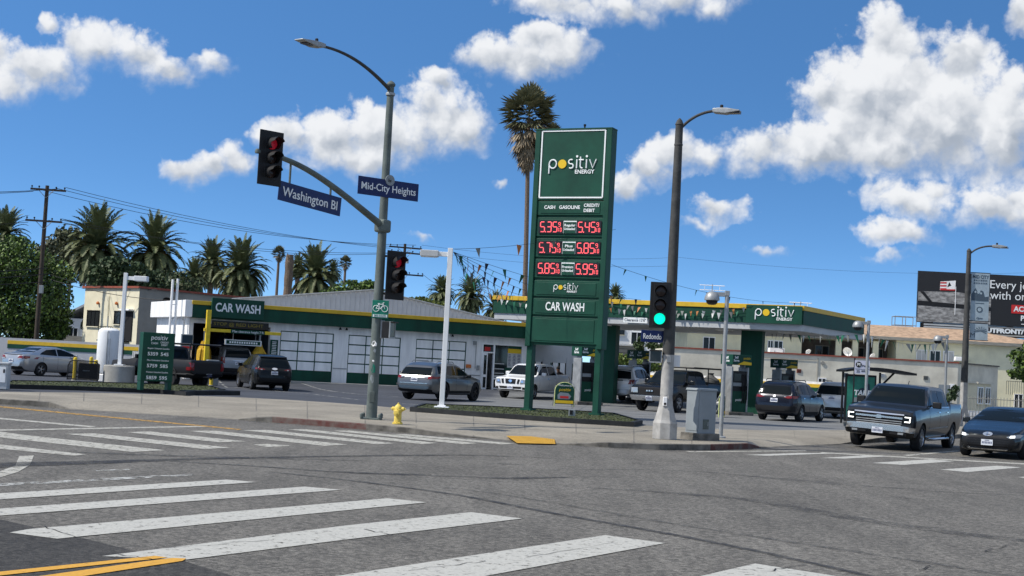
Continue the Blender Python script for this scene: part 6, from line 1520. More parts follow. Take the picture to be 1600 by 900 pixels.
def ram():
    c = Car(pickup_spec(5.2, 1.90, 1.80, .90, 3.0, .39, 3.25, 1.22, 1.10, gc=.50, cowl=1.45, spokes=5, wheel_w=.30, rim_mat=M['rim_dark'], rim=.5), 'matt black lifted old pickup on the wash lane behind the small price sign', 'pickup truck', 'pickup_truck', mat('matt_black_paint', (.007, .007, .008), .55, coat=.1))
    c.zc = 1.20; pickup_glass(c, 1.19, two=False)
    c.both([(.74, .78), (.92, .78), (.92, 1.10), (.74, 1.10)], 'B', 'tail_light', M['lamp_red'], off=.004, thick=.012)
    c.both([(4.95, .78), (5.16, .78), (5.16, .92), (4.95, .92)], 'L', 'side_tail_light', M['lamp_red'], off=.004, thick=.012)
    c.decal([(-.9, .50), (.9, .50), (.92, .66), (-.92, .66)], 'B', 'bumper', M['black_metal'], off=.05, thick=.08)
    c.plate('B', .58, y=.0, off=.14); c.mirrors(1.95, 1.26, M['black_metal'], 1.2); c.seams((1.72, 3.02), .62, 1.1); c.handles((2.75,), 1.0)
    rk = MB()
    for x in (3.45, 5.0):
        for sg in (1, -1): rk.tube([(c.X(x), sg*.86, 1.2), (c.X(x), sg*.84, 1.86)], .03, 8)
        rk.tube([(c.X(x), -.86, 1.86), (c.X(x), .86, 1.86)], .03, 8)
    for sg in (1, -1): rk.tube([(c.X(2.4), sg*.84, 1.88), (c.X(5.05), sg*.84, 1.88)], .03, 8)
    rk.build('bed_rack', M['black_metal'], c.root, smooth=True)
    fl = MB()
    for xa in c.axles:
        for sg in (1, -1):
            pts = [(c.X(xa)+.50*math.cos(a*math.pi/8), sg*.95, .39+.50*math.sin(a*math.pi/8)) for a in range(9)]
            fl.tube(pts, .04, 8)
    fl.build('wheel_flare', M['black_soft'], c.root, smooth=True)
    return c
def place_px(c, px, Y, head, ypx=640, roll=0.0):
    x, y = at_depth(px, Y, ypx); return c.place(x, y, head, roll)
place_px(pickup_front_big(), 1412, 43.3, -120.5, 700, roll=R(-2.2))
place_px(elantra(), 1572, 41.0, -122, 712)
place_px(camry(), 79, 70.5, 58, 585)
place_px(mazda(), 410, 67.5, 113, 605)
place_px(wash_suv(), 355, 75.6, 114, 590)
place_px(infiniti(), 688, 61.6, 64, 625)
place_px(nissan(), 832, 73.0, -117, 622)
place_px(sequoia(), 982, 74.5, 69, 630)
place_px(gmc(), 1058, 64.6, -122, 640)
place_px(rav4(), 1236, 60.6, 60, 655)
place_px(sienna(), 1318, 69.0, 62, 650)
place_px(ram(), 258, 61.0, 144, 605)
# ================================================================ STREET FURNITURE
M['green_lamp'] = mat('signal_green_lamp', (.0, .85, .52), .3, emit=1.0); M['red_lamp'] = mat('signal_red_lamp', (.50, .015, .035), .3, emit=.12); M['lens_off'] = mat('signal_dark_lens', (.03, .018, .015), .2)
M['signal_black'] = mat('signal_black', (.012, .012, .013), .55, var=.2, vs=5)
def signal_head(t, loc, rz, lit=None, w=.60, h=1.34, visor=.26):
    """three-lamp head with back plate, facing local -y"""
    m = MB(); m.box((0, .02, 0), (w, .03, h)); m.box((0, .10, 0), (.36, .2, 1.10)); o = m.build('signal_head', M['signal_black'], t, bevel=.02, seg=3); o.location = loc; o.rotation_euler = (0, 0, rz)
    for i, z in enumerate((.36, 0, -.36)):
        m = MB(); m.lathe([(.145, -.02), (.13, -.05), (.06, -.065), (.01, -.07)], 20, (0, 0, z), axis='Y'); m.build('lens', (M['red_lamp'] if lit == 'r' and i == 0 else M['green_lamp'] if lit == 'g' and i == 2 else M['lens_off']), o, smooth=True)
        m = MB(); n = 20; vs = []; fs = []
        for k in range(n+1):
            a = R(-50)+R(280)*k/n; c, s = math.cos(a), math.sin(a); l = visor*(.55+.45*max(0, s)) if s < .2 else visor
            vs += [(.165*c, -.0, z+.165*s), (.165*c, -l, z+.165*s), (.152*c, -.0, z+.152*s), (.152*c, -l, z+.152*s)]
        for k in range(n):
            b = 4*k; fs += [(b, b+1, b+5, b+4), (b+2, b+6, b+7, b+3), (b+1, b+3, b+7, b+5)]
        m.add(vs, fs); m.build('visor', M['signal_black'], o, smooth=True)
    return o
def ped_signal(t, loc, rz, s=.46):
    m = MB(); m.box((0, .1, 0), (s, .22, s)); m.box((0, -.06, s*.47), (s, .14, .03)); o = m.build('pedestrian_signal', M['signal_black'], t, bevel=.015); o.location = loc; o.rotation_euler = (0, 0, rz)
    m = MB(); m.box((0, -.015, 0), (s*.82, .02, s*.82)); m.build('lens', M['shadow_glass'], o); m = MB()
    for sg in (1, -1): m.box((sg*s*.46, -.02, 0), (.03, .03, s)); m.box((0, -.02, sg*s*.46), (s, .03, .03))
    m.build('rim', M['grey_metal'], o); return o
def street_sign(t, loc, rz, w, h, s, tilt=0.0, txt=.2, fit=.86, face=None, border=False):
    m = MB(); m.box((0, 0, 0), (w, .025, h)); o = m.build('street_sign', face or M['sign_blue'], t, bevel=.006); o.location = loc; o.rotation_euler = (0, tilt, rz)
    text(s, txt, M['letter_white'], o, (0, -.018, -.01), bold=.002, fit=w*fit); text(s, txt, M['letter_white'], o, (0, .018, -.01), rot=(math.pi/2, 0, math.pi), bold=.002, fit=w*fit)
    return o
def luminaire(t, tip, d, L_=.75, mt=None):
    """flat LED street-light head whose neck sits at tip and points along d"""
    a = math.atan2(d[1], d[0]); m = MB()
    m.prism([(-.05, -.05), (.0, -.06), (.28, -.09), (L_, -.03), (L_, .0), (.32, .055), (.12, .06), (-.05, .05)], -.15, .15); o = m.build('lamp_head', mt or M['grey_metal'], t, bevel=.03, seg=3, smooth=True); o.location = tip; o.rotation_euler = (0, 0, a)
    m = MB(); m.lathe([(.045, .06), (.045, .14), (.03, .16)], 12, (.16, 0, 0)); m.build('photocell', M['black_metal'], o)
    m = MB(); m.box((.48, 0, -.066), (.36, .22, .03)); m.build('led_panel', M['lens_off'], o); return o
def bez(pts, n=10):
    p = [Vector(q) for q in pts]; out = []
    for i in range(n+1):
        t = i/n; q = p[:]
        while len(q) > 1: q = [q[k].lerp(q[k+1], t) for k in range(len(q)-1)]
        out.append(q[0])
    return out
DA = Vector((.56, .83, 0)).normalized()
def signal_pole_left():
    b = G(580, 655, .15); t = thing('traffic_signal_pole', 'tall weathered signal pole with mast arm, street light and two blue street signs', 'signal pole', (b.x, b.y, .15))
    H_ = 9.35; m = MB(); m.tube([(0, 0, 0), (0, 0, 3.5), (0, 0, H_)], [.155, .135, .095], 20); m.lathe([(.12, H_-.02), (.13, H_+.03), (.09, H_+.09), (.01, H_+.14)], 16); m.build('pole', M['pole_paint'], t, smooth=True)
    m = MB(); m.box((0, 0, .02), (.56, .56, .05))
    for x in (-1, 1):
        for y in (-1, 1): m.lathe([(.05, .04), (.05, .14), (.02, .17)], 8, (x*.25, y*.25, 0))
    m.build('base_plate', M['pole_paint'], t, bevel=.01)
    m = MB(); m.box((.0, -.15, .62), (.14, .02, .3)); m.build('access_cover', M['pole_paint'], t, bevel=.02)
    # mast arm out over the crossing, towards the viewer
    d = -DA; z0 = 5.38; arm = bez([(0, 0, z0), tuple(d*1.5+Vector((0, 0, z0+.55))), tuple(d*3.2+Vector((0, 0, z0+1.35))), tuple(d*4.2+Vector((0, 0, z0+1.30))), tuple(d*5.05+Vector((0, 0, z0+1.32)))], 16)
    m = MB(); m.tube(arm, [.10-.045*i/16 for i in range(17)], 14); m.lathe([(.075, -.05), (.085, 0), (.06, .06)], 12, tuple(arm[-1])); m.build('mast_arm', M['pole_paint'], t, smooth=True)
    m = MB(); m.box((0, 0, z0), (.36, .36, .36), math.atan2(d.y, d.x)); m.build('arm_clamp', M['pole_paint'], t, bevel=.06)
    q = arm[14]; signal_head(t, (q.x+.05, q.y-.18, q.z-.12), R(45), 'r', w=.72, h=1.38, visor=.34)
    # hanging street name, parallel to the arm
    sd = DA; c = d*3.02+Vector((0, 0, z0+.38)); s = street_sign(t, (c.x, c.y-.03, c.z), math.atan2(sd.y, sd.x), 2.42, .50, 'Washington Bl', tilt=R(3.5), txt=.34, fit=.88)
    m = MB()
    for k in (3.75, 2.35):
        u = min(arm, key=lambda v: abs((v-Vector((0, 0, v.z))).dot(d)-k)); m.tube([tuple(u), (u.x, u.y, c.z+.2)], .03, 8)
    m.build('sign_hanger', M['pole_paint'], t)
    # neighbourhood plate on the pole
    c = Vector((0, 0, 0)); a = R(38); x = Vector((math.cos(a), math.sin(a), 0)); s = street_sign(t, (.02+x.x*.12, -.20+x.y*.12, 6.42), a, 2.0, .50, 'Mid-City Heights', txt=.28, fit=.90)
    m = MB(); m.lathe([(.15, -.012), (.15, .012)], 20, axis='Y'); o = m.build('seal_disc', M['cab_grey'], s); o.location = (.02, -.02, .24); m = MB()
    for k in range(7): m.box((-.05+.035*(k % 3)+.02, -.04, .20+.035*(k//3)), (.02, .01, .022))
    m.build('seal_print', M['letter_black'], s)
    # street-light arm
    zl = H_-.15; la = bez([(0, 0, zl), tuple(d*.9+Vector((0, 0, zl+.42))), tuple(d*1.8+Vector((0, 0, zl+.72))), tuple(d*3.0+Vector((0, 0, zl+.62)))], 14)
    m = MB(); m.tube(la, [.055-.018*i/14 for i in range(15)], 10); m.build('lamp_arm', M['pole_dark'], t, smooth=True)
    m = MB(); m.lathe([(.125, zl-.14), (.135, zl-.1), (.125, zl-.06)], 16, cap=False); m.build('arm_collar', M['grey_metal'], t, smooth=True)
    luminaire(t, tuple(la[-1]), d, .85)
    # side-mounted heads
    signal_head(t, (.46, -.1, 4.02), R(40), 'r', w=.64, h=1.36, visor=.34)
    m = MB()
    for z in (4.55, 3.5): m.tube([(.05, 0, z), (.42, .05, z)], .03, 8)
    m.build('head_bracket', M['black_metal'], t)
    ped_signal(t, (.42, 0, 2.5), R(75), .46)
    m = MB(); m.box((.16, -.02, 2.5), (.12, .12, .5)); m.build('signal_bracket', M['grey_metal'], t, bevel=.01)
    m = MB(); m.box((.09, -.17, 3.05), (.46, .02, .50)); s = m.build('bike_route_sign', M['sign_green'], t, bevel=.02)
    m = MB()
    for x in (-.03, .21): m.tube([(x+.085*math.cos(k*.5236), -.185, 3.07+.085*math.sin(k*.5236)) for k in range(13)], .008, 5, cap=False)
    for a_, b_ in (((-.03, 3.07), (.04, 3.19)), ((.04, 3.19), (.17, 3.19)), ((.17, 3.19), (.09, 3.06)), ((.09, 3.06), (.04, 3.19)), ((.09, 3.06), (-.03, 3.07)), ((.21, 3.07), (.16, 3.22)), ((.13, 3.22), (.19, 3.24)), ((.01, 3.21), (.07, 3.21))): m.tube([(a_[0], -.185, a_[1]), (b_[0], -.185, b_[1])], .008, 5)
    m.build('bicycle_symbol', M['letter_white'], s)
    m = MB(); m.box((.09, -.183, 2.87), (.40, .008, .07)); m.build('route_plate', M['panel_white'], s)
    text('BIKE ROUTE', .075, M['sign_green'], s, (.09, -.19, 2.87), fit=.32)
    # paper remains and graffiti on the pole
    for k, (z, w, h, mt) in enumerate(((2.10, .16, .22, M['panel_white']), (1.90, .12, .12, M['cab_grey']), (1.62, .07, .06, M['panel_white']), (1.40, .14, .34, M['sign_green']), (1.12, .12, .26, M['cab_grey']))):
        m = MB(); rn = random.Random(k); n = 9; r_ = .147; ring = []
        for i in range(n):
            a = 2*math.pi*i/n; ring.append((w*.5*math.cos(a)*rn.uniform(.5, 1.1), z+h*.5*math.sin(a)*rn.uniform(.5, 1.1)))
        m.add([((x if k % 2 else x-.03), -math.sqrt(max(0, (r_+.004)**2-x*x)) if k % 2 else -math.sqrt(max(0, (r_+.004)**2-(x-.03)**2)), zz) for x, zz in ring], [tuple(range(n))]); m.build('sticker', mt, t, fix=False)
signal_pole_left()
def signal_pole_right():
    b = G(1038, 686, .15); t = thing('traffic_signal_pole', 'dark signal pole on a flared pale concrete base, its green lamp lit', 'signal pole', (b.x, b.y, .15))
    m = MB(); m.lathe([(.34, 0), (.34, .42), (.30, .50), (.20, .86), (.17, 1.1), (.165, 1.2)], 8, ph=.3); m.build('concrete_base', M['pole_light'], t, bevel=.01)
    m = MB(); m.tube([(0, 0, 1.15), (0, 0, 2.25)], [.165, .155], 20); m.build('lower_shaft', M['pole_light'], t, smooth=True)
    H_ = 8.25; m = MB(); m.tube([(0, 0, 2.2), (0, 0, H_)], [.158, .10], 20); m.lathe([(.10, H_-.55), (.115, H_-.53), (.115, H_-.49), (.10, H_-.47)], 16); m.lathe([(.10, H_), (.115, H_+.03), (.07, H_+.14), (.015, H_+.20)], 16); m.build('shaft', M['pole_dark'], t, smooth=True)
    d = Vector((.93, -.36, 0)).normalized(); z = H_-.12
    la = bez([(0, 0, z), tuple(d*.25+Vector((0, 0, z+.30))), tuple(d*.55+Vector((0, 0, z+.48))), tuple(d*.95+Vector((0, 0, z+.50)))], 12)
    m = MB(); m.tube(la, .038, 10); m.build('lamp_arm', M['pole_dark'], t, smooth=True); luminaire(t, tuple(la[-1]), d, .66)
    signal_head(t, (-.30, -.22, 3.48), R(-3), 'g', w=.54, h=1.20, visor=.18)
    m = MB()
    for z in (3.95, 3.0): m.tube([(-.3, -.1, z), (0, 0, z)], .03, 8)
    m.build('head_bracket', M['black_metal'], t)
    s = street_sign(t, (-.37, .06, 2.66), R(6), .74, .31, 'Redondo Bl', txt=.2, fit=.84)
    o = ped_signal(t, (-.34, -.06, 2.14), R(-4), .33); m = MB(); m.tube([(-.3, 0, 2.14), (0, 0, 2.14)], .03, 8); m.box((.0, -.17, 2.08), (.1, .08, .16)); m.build('signal_bracket', M['grey_metal'], t)
    m = MB(); m.box((.24, .2, 2.05), (.20, .02, .30)); m.build('notice_plate', M['panel_white'], t)
    m = MB(); m.box((-.05, -.19, .98+.0), (.11, .06, .24)); p = m.build('push_button', M['panel_white'], t, bevel=.015); m = MB(); m.lathe([(.035, -.24), (.03, -.26)], 12, (-.05, 0, .92), axis='Y'); m.build('button', M['black_metal'], p)
signal_pole_right()
def cabinet():
    p = G(1095, 687.5, .15); t = thing('signal_cabinet', 'grey metal signal cabinet on a rough concrete pad', 'cabinet', (p.x, p.y+.2, .15), R(36))
    m = MB(); m.box((0, 0, .08), (.78, .70, .2)); m.build('pad', M['kerb'], t, bevel=.02)
    m = MB(); m.box((0, 0, .74), (.60, .52, 1.14)); b = m.build('housing', M['cab_grey'], t, bevel=.012)
    m = MB(); m.box((0, 0, 1.335), (.66, .58, .06), taper=.94); m.build('lid', M['cab_grey'], t, bevel=.01)
    m = MB(); m.box((-.06, -.265, .42), (.2, .015, .26)); m.build('door_patch', M['pole_paint'], b); m = MB(); m.box((.0, -.275, .43), (.02, .02, .1)); m.build('latch', M['grey_metal'], b)
    m = MB(); m.box((-.305, .0, .75), (.012, .44, 1.02)); m.build('side_door', M['cab_grey'], b, bevel=.004)
cabinet()
def area_lamp(px, pb, pt, Y, label, zt=None, arm=.42, side=-1, round_=.17):
    b = P(px, pb, Y); z0 = .15; zt = P(pt[0], pt[1], Y).z; t = thing('area_lamp', label, 'lamp post', (b.x, Y, z0), 0, 'dome lamps along the right-hand pavement'); h = zt-z0
    m = MB(); m.tube([(0, 0, 0), (0, 0, h)], .058, 12); m.lathe([(.14, 0), (.14, .03), (.10, .05)], 12); m.build('post', M['grey_metal'], t, smooth=True)
    m = MB(); m.box((side*arm*.45, 0, h-.10), (arm*.9, .10, .12)); m.box((0, 0, h-.06), (.13, .13, .14)); m.build('arm', M['grey_metal'], t, bevel=.01)
    m = MB(); c = (side*arm, 0, h-.22); m.lathe([(.01, .20), (.09, .185), (.16, .13), (.20, .05), (.215, -.03), (.21, -.06)], 24, c); m.build('dome', M['grey_metal'], t, smooth=True)
    m = MB(); m.lathe([(.17, -.06), (.15, -.14), (.10, -.18), (.01, -.19)], 20, c); m.build('lens', M['black_metal'] if side else M['soffit'], t, smooth=True)
area_lamp(1126, 684, (1137, 455), 39.4, 'dome lamp post beside the grey cabinet'); area_lamp(1352, 640, (1355.5, 501), 55.0, 'dome lamp post in front of the bus shelter'); area_lamp(1476, 630, (1482, 524), 64.5, 'dome lamp post behind the graphite pickup bed')
def banner_lamp():
    Y = 65.0; b = P(1505, 640, Y); t = thing('street_lamp', 'tall dark street lamp carrying pale neighbourhood banners', 'street lamp', (b.x, Y, .15)); zt = P(1513, 393, Y).z-.15
    m = MB(); m.lathe([(.3, 0), (.3, .4), (.18, .9), (.17, 1.1)], 8); m.tube([(0, 0, 1.0), (0, 0, 2.0)], .165, 16); m.build('concrete_base', M['pole_light'], t, smooth=True)
    m = MB(); m.tube([(0, 0, 1.9), (0, 0, zt)], [.16, .10], 16); m.lathe([(.10, zt-.02), (.11, zt+.03), (.04, zt+.14)], 14); m.build('shaft', M['pole_dark'], t, smooth=True)
    d = Vector((.97, -.2, 0)); z = zt-.15; la = bez([(0, 0, z), (.25, -.05, z+.28), (.55, -.1, z+.44), (1.05, -.2, z+.44)], 12); m = MB(); m.tube(la, .04, 10); m.build('lamp_arm', M['pole_dark'], t, smooth=True); luminaire(t, tuple(la[-1]), d, .62)
    pb = mat('pale_blue_banner', (.34, .41, .45), .8, var=.1, vs=3); dk = mat('banner_ink', (.07, .10, .13), .8)
    def bz(y): return P(1530, y, Y).z-.15
    for i, (y0, y1) in enumerate(((426, 502), (505, 532))):
        z0, z1 = bz(y1), bz(y0); x0, x1 = .16, 1.0; m = MB(); m.box(((x0+x1)/2, 0, (z0+z1)/2), (x1-x0, .02, z1-z0)); o = m.build('banner', pb, t)
        m = MB(); m.tube([(0, 0, z1-.01), (1.04, 0, z1-.01)], .018, 6); m.tube([(0, 0, z0+.01), (1.04, 0, z0+.01)], .018, 6); m.build('banner_rod', M['black_metal'], t)
        if i == 0:
            text('MID CITY', .22, dk, o, (.58, -.014, z1-.20), fit=.74, bold=.004); k = MB(); rn = random.Random(2)
            for r_ in range(2):
                for c_ in range(8): k.box((.30+c_*.08, -.014, z1-.36-r_*.13), (.05*rn.uniform(.6, 1), .006, .07))
            h = z1-z0
            k.prism([(.18, z0+h*.42), (.98, z0+h*.42), (.98, z0+h*.52), (.8, z0+h*.50), (.72, z0+h*.62), (.6, z0+h*.64), (.55, z0+h*.54), (.45, z0+h*.60), (.36, z0+h*.68), (.25, z0+h*.60), (.18, z0+h*.55)], -.02, -.012)
            k.box((.58, -.014, z0+h*.37), (.4, .006, .03)); k.lathe([(.14, -.018), (.14, -.012)], 18, (.58, 0, z0+h*.24), axis='Y'); k.build('banner_print', dk, o)
            k = MB(); k.lathe([(.09, -.022), (.09, -.019)], 14, (.58, 0, z0+h*.24), axis='Y')
            for e in range(3): k.lathe([(.05, -.026), (.05, -.021)], 10, (.36+e*.13, 0, z0+h*.60-.03*e), axis='Y')
            k.build('banner_detail', pb, o); text('Open', .13, dk, o, (.58, -.014, z0+.14), shear=.3)
        else:
            k = MB(); zc = z0+(z1-z0)*.55
            for a in range(9):
                an = R(-20+a*26); k.prism([(.66, zc), (.66+.30*math.cos(an)+.03*math.sin(an), zc+.22*math.sin(an)), (.66+.28*math.cos(an), zc+.22*math.sin(an)-.04)], -.018, -.012)
            k.build('banner_print', dk, o); text('M', .32, dk, o, (.30, -.014, z0+.22))
banner_lamp()
def white_lamp(px, base_y, top, head, label, Y=None, z0=.2, plinth=False, w=.085):
    if Y is None: b = G(px, base_y, z0); Y = b.y
    b = P(px, base_y, Y); zt = P(top[0], top[1], Y).z; t = thing('yard_lamp', label, 'lamp post', (b.x, Y, z0), 0, 'white square yard lamps'); h = zt-z0
    if plinth:
        m = MB(); m.lathe([(.66, -.1), (.66, .72), (.63, .76)], 28); m.build('concrete_plinth', M['concrete'], t, smooth=True); m = MB(); m.box((0, 0, .79), (.4, .4, .05)); m.build('base_plate', M['white_paint'], t)
    m = MB(); m.box((0, 0, h/2+(.38 if plinth else 0)), (w*2, w*2, h-(.76 if plinth else 0))); 
    if not plinth: m.box((0, 0, .02), (.5, .5, .04)); m.box((0, 0, .06), (.28, .28, .06))
    m.build('post', M['white_paint'], t, bevel=.012)
    hx = head; L_ = abs(hx); sg = 1 if hx > 0 else -1
    m = MB(); m.box((sg*.24, 0, h-.22), (.40, .10, .16)); m.build('arm', M['white_paint'], t, bevel=.01)
    m = MB(); m.box((sg*(.40+(L_-.4)/2), 0, h-.22), (L_-.4, .38, .22)); o = m.build('lamp_head', M['soffit'] if not plinth else M['white_paint'], t, bevel=.02); m = MB(); m.box((sg*(.42+(L_-.4)/2), 0, h-.335), (L_-.5, .3, .02)); m.build('lens', M['panel_white'], o)
    return t, h
WL, WLH = white_lamp(690, 637, (708, 388), -1.02, 'tall white square lamp post with bunting tied to its top', z0=.27)
white_lamp(186, 584, (190, 426), .96, 'white square lamp post on a round concrete plinth', Y=60.5, z0=.15, plinth=True, w=.075)
def price_sign():
    a = G(825, 641, .27); b = G(937, 650, .27); d = Vector((b.x-a.x, b.y-a.y, 0)); d = Vector((.905, -.425, 0)).normalized(); t = thing('price_sign', 'towering green fuel price sign with red digits on two square posts', 'sign', (a.x, a.y, .27), math.atan2(d.y, d.x))
    w = 2.62; H_ = 10.05; D_ = .46
    for x in (0, w):
        m = MB(); m.box((x, 0, 2.1), (.225, D_*.7, 4.2)); m.build('post', M['green'], t, bevel=.02)
        m = MB(); m.box((x, 0, .03), (.4, .5, .06)); m.build('base_plate', M['green_dark'], t)
    for x in (-.06, w+.06):
        m = MB(); m.box((x, 0, 6.15), (.20, D_+.04, H_-2.3)); m.build('side_frame', M['green'], t, bevel=.02)
    zs = [(2.42, 3.38), (3.40, 4.02), (4.06, 4.66), (4.72, 5.42), (5.46, 6.16), (6.20, 6.90), (6.96, 7.50)]
    def panel(z0, z1, nm='panel'):
        m = MB(); m.box((w/2, 0, (z0+z1)/2), (w-.06, D_-.06, z1-z0-.03)); o = m.build(nm, M['green'], t, bevel=.012)
        k = MB(); k.box((w/2, -D_/2+.024, (z0+z1)/2), (w-.34, .02, z1-z0-.16)); k.build('inset', M['green'], o, bevel=.008); return o
    m = MB(); m.box((w/2, 0, 4.9), (w-.1, D_-.16, 5.1)); m.build('core', M['green_dark'], t)
    y = -D_/2+.006
    panel(2.42, 3.36); c = panel(*zs[1]); text('CAR WASH', .42, M['letter_white'], c, (w/2, y, (zs[1][0]+zs[1][1])/2), bold=.006, fit=1.48)
    c = panel(*zs[2]); logo(c, w/2, y, (zs[2][0]+zs[2][1])/2+.05, .95, 'MARKET')
    rows = [('5.85', '5.95', 'Premium\nUnleaded'), ('5.75', '5.85', 'Plus\nUnleaded'), ('5.35', '5.45', 'Regular\nUnleaded')]
    for (z0, z1), (pa, pb, nm) in zip(zs[3:6], rows):
        c = panel(z0, z1, 'price_panel'); zc = (z0+z1)/2
        for xc, p in ((w/2-.70, pa), (w/2+.76, pb)):
            m = MB(); m.box((xc, y-.004, zc), (.94, .02, .46)); win = m.build('digit_window', M['led_off'], t); seven(win, xc-.41, y-.018, zc, .38, p)
        m = MB(); m.box((w/2+.04, y-.004, zc), (.50, .02, .44)); g = m.build('grade_plate', M['letter_white'], t); m = MB(); m.box((w/2+.04, y-.016, zc-.02), (.47, .02, .40)); m.build('grade_face', M['green'], g)
        for i, s in enumerate(nm.split('\n')): text(s, .12, M['letter_white'], g, (w/2+.04, y-.03, zc+.06-.13*i), bold=.003, fit=.30 if s == 'Plus' else .42)
    c = panel(*zs[6]); zc = (zs[6][0]+zs[6][1])/2
    text('CASH', .17, M['letter_white'], c, (w/2-.78, y, zc+.02), bold=.004); text('GASOLINE', .17, M['letter_white'], c, (w/2-.02, y, zc+.02), bold=.004); text('CREDIT/', .16, M['letter_white'], c, (w/2+.52, y, zc+.09), bold=.004, align='LEFT'); text('DEBIT', .16, M['letter_white'], c, (w/2+.52, y, zc-.09), bold=.004, align='LEFT')
    m = MB(); m.box((w/2, 0, 8.78), (w-.04, D_-.02, H_-7.52)); c = m.build('logo_panel', M['green'], t, bevel=.012)
    m = MB(); yb = -D_/2-.002; z0, z1 = 7.60, H_-.06; x0, x1 = .10, w-.10
    for bx, bz, bw, bh in ((w/2, z0, x1-x0, .05), (w/2, z1, x1-x0, .05), (x0, (z0+z1)/2, .05, z1-z0), (x1, (z0+z1)/2, .05, z1-z0)): m.box((bx, yb, bz), (bw, .02, bh))
    m.build('border', M['letter_white'], c); logo(c, w/2+.02, -D_/2-.006, 8.80, 1.86, 'ENERGY')
    m = MB(); m.box((w/2, 0, H_+.0), (w+.32, D_+.06, .05)); m.build('cap', M['green_dark'], t)
    m = MB(); m.lathe([(.03, H_), (.03, H_+.12), (.05, H_+.14), (.05, H_+.2)], 8, (w*.62, 0, 0)); m.build('light_sensor', M['black_metal'], t)
SEG = {'0': 'abcdef', '1': 'bc', '2': 'abged', '3': 'abgcd', '4': 'fgbc', '5': 'afgcd', '6': 'afgedc', '7': 'abc', '8': 'abcdefg', '9': 'abcdfg'}
def seven(parent, x, y, zc, h, s, mt=None, nine=True):
    m = MB(); cx = x; w = h*.42; tk = h*.085
    def dig(ch, x0, z0, w, h, tk):
        P_ = {'a': (w/2, h, w-tk, tk), 'g': (w/2, h/2, w-tk, tk), 'd': (w/2, 0, w-tk, tk), 'f': (0, h*.75, tk, h/2-tk*.6), 'b': (w, h*.75, tk, h/2-tk*.6), 'e': (0, h*.25, tk, h/2-tk*.6), 'c': (w, h*.25, tk, h/2-tk*.6)}
        for q in SEG[ch]: a, b, c, d = P_[q]; m.box((x0+a, y, z0+b), (c, .012, d))
    for ch in s:
        if ch == '.': m.box((cx-h*.01, y, zc-h*.46), (tk*1.2, .012, tk*1.2)); cx += h*.09; continue
        dig(ch, cx+tk*.5, zc-h*.46, w, h*.92, tk); cx += w+h*.17
    if nine:
        dig('9', cx+.0, zc+h*.06, h*.20, h*.36, tk*.62); dig('1', cx-.02, zc-h*.44, h*.08, h*.36, tk*.62); dig('0', cx+.075, zc-h*.44, h*.13, h*.36, tk*.62)
    m.build('digits', mt or M['led'], parent)
price_sign()
def small_price_sign():
    p = G(219, 609, .27); q = G(264, 604, .27); t = thing('small_price_sign', 'low green fuel price board with white prices on two legs', 'sign', (p.x, p.y, .27), R(36)); w = 1.02; H_ = 2.06
    for x in (0.0, w):
        m = MB(); m.box((x, 0, .97), (.14, .30, 1.95)); m.build('leg', M['green'], t, bevel=.01)
    m = MB(); m.box((w/2, 0, 1.18), (w+.16, .34, 1.72)); c = m.build('board', M['green'], t, bevel=.015); y = -.175
    text('positiv', .24, M['letter_white'], c, (w/2, y, 1.86), shear=.1, fit=.62); text('CASH', .10, M['letter_white'], c, (w*.34, y, 1.66)); text('CREDIT', .09, M['letter_white'], c, (w*.70, y, 1.70)); text('DEBIT', .09, M['letter_white'], c, (w*.70, y, 1.61))
    for z, a, b, nm in ((1.28, '535', '545', 'Regular Unleaded Gasoline'), (.86, '575', '585', 'Plus Unleaded Gasoline'), (.44, '585', '595', 'Premium Unleaded Gasoline')):
        text(nm, .075, M['letter_white'], c, (w/2, y, z+.20), fit=.80)
        m = MB()
        for i in range(7): m.box((w/2-.375+i*.125, y-.002, z), (.11, .012, .20))
        k = m.build('number_card', M['green_dark'], c)
        text(a+'9', .17, M['letter_white'], k, (w/2-.21, y-.016, z), fit=.38, bold=.002); text(b, .17, M['letter_white'], k, (w/2+.23, y-.016, z), fit=.29, bold=.002)
small_price_sign()
def frame_board(px, py, rz, label):
    p = on_lot(px, py); t = thing('pavement_board', label, 'board', (p.x, p.y, p.z), R(rz), 'round-topped Welcome boards')
    w, h = .86, 1.06; arc_ = [(w/2*math.cos(a*math.pi/12), h-w*.42+w*.42*math.sin(a*math.pi/12)) for a in range(13)]; poly = [(w/2, .10)]+arc_+[(-w/2, .10)]
    m = MB(); m.prism(poly, -.03, .03); o = m.build('panel', M['green'], t)
    m = MB(); m.tube([(w/2, 0, 0)]+[(x, 0, z) for x, z in arc_]+[(-w/2, 0, 0)], .026, 8); m.build('frame', mat('board_frame', (.48, .52, .22), .5), t, smooth=True)
    m = MB()
    for x in (-w/2, w/2): m.tube([(x, .0, .9), (x, .45, 0)], .02, 6)
    m.build('rear_leg', M['grey_metal'], t)
    text('Welcome to', .12, M['letter_white'], o, (0, -.036, .93)); text('positiv', .2, M['logo_yellow'], o, (0, -.036, .74), shear=.15)
    m = MB(); m.prism([(-.30, .32), (.22, .32), (.30, .46), (.16, .60), (-.2, .62), (-.32, .5)], -.04, -.031); m.build('picture', M['cab_grey'], o); m = MB(); m.prism([(-.20, .36), (.18, .36), (.18, .46), (-.20, .46)], -.046, -.041); m.build('picture_band', M['red'], o)
    m = MB(); m.box((0, -.036, .20), (.8, .01, .13)); m.build('yellow_strip', M['logo_yellow'], o)
frame_board(881, 635, 8, 'round-topped green Welcome board beside the white pickup'); frame_board(1127, 652, 66, 'round-topped green Welcome board turned edge-on by the dome lamp post')
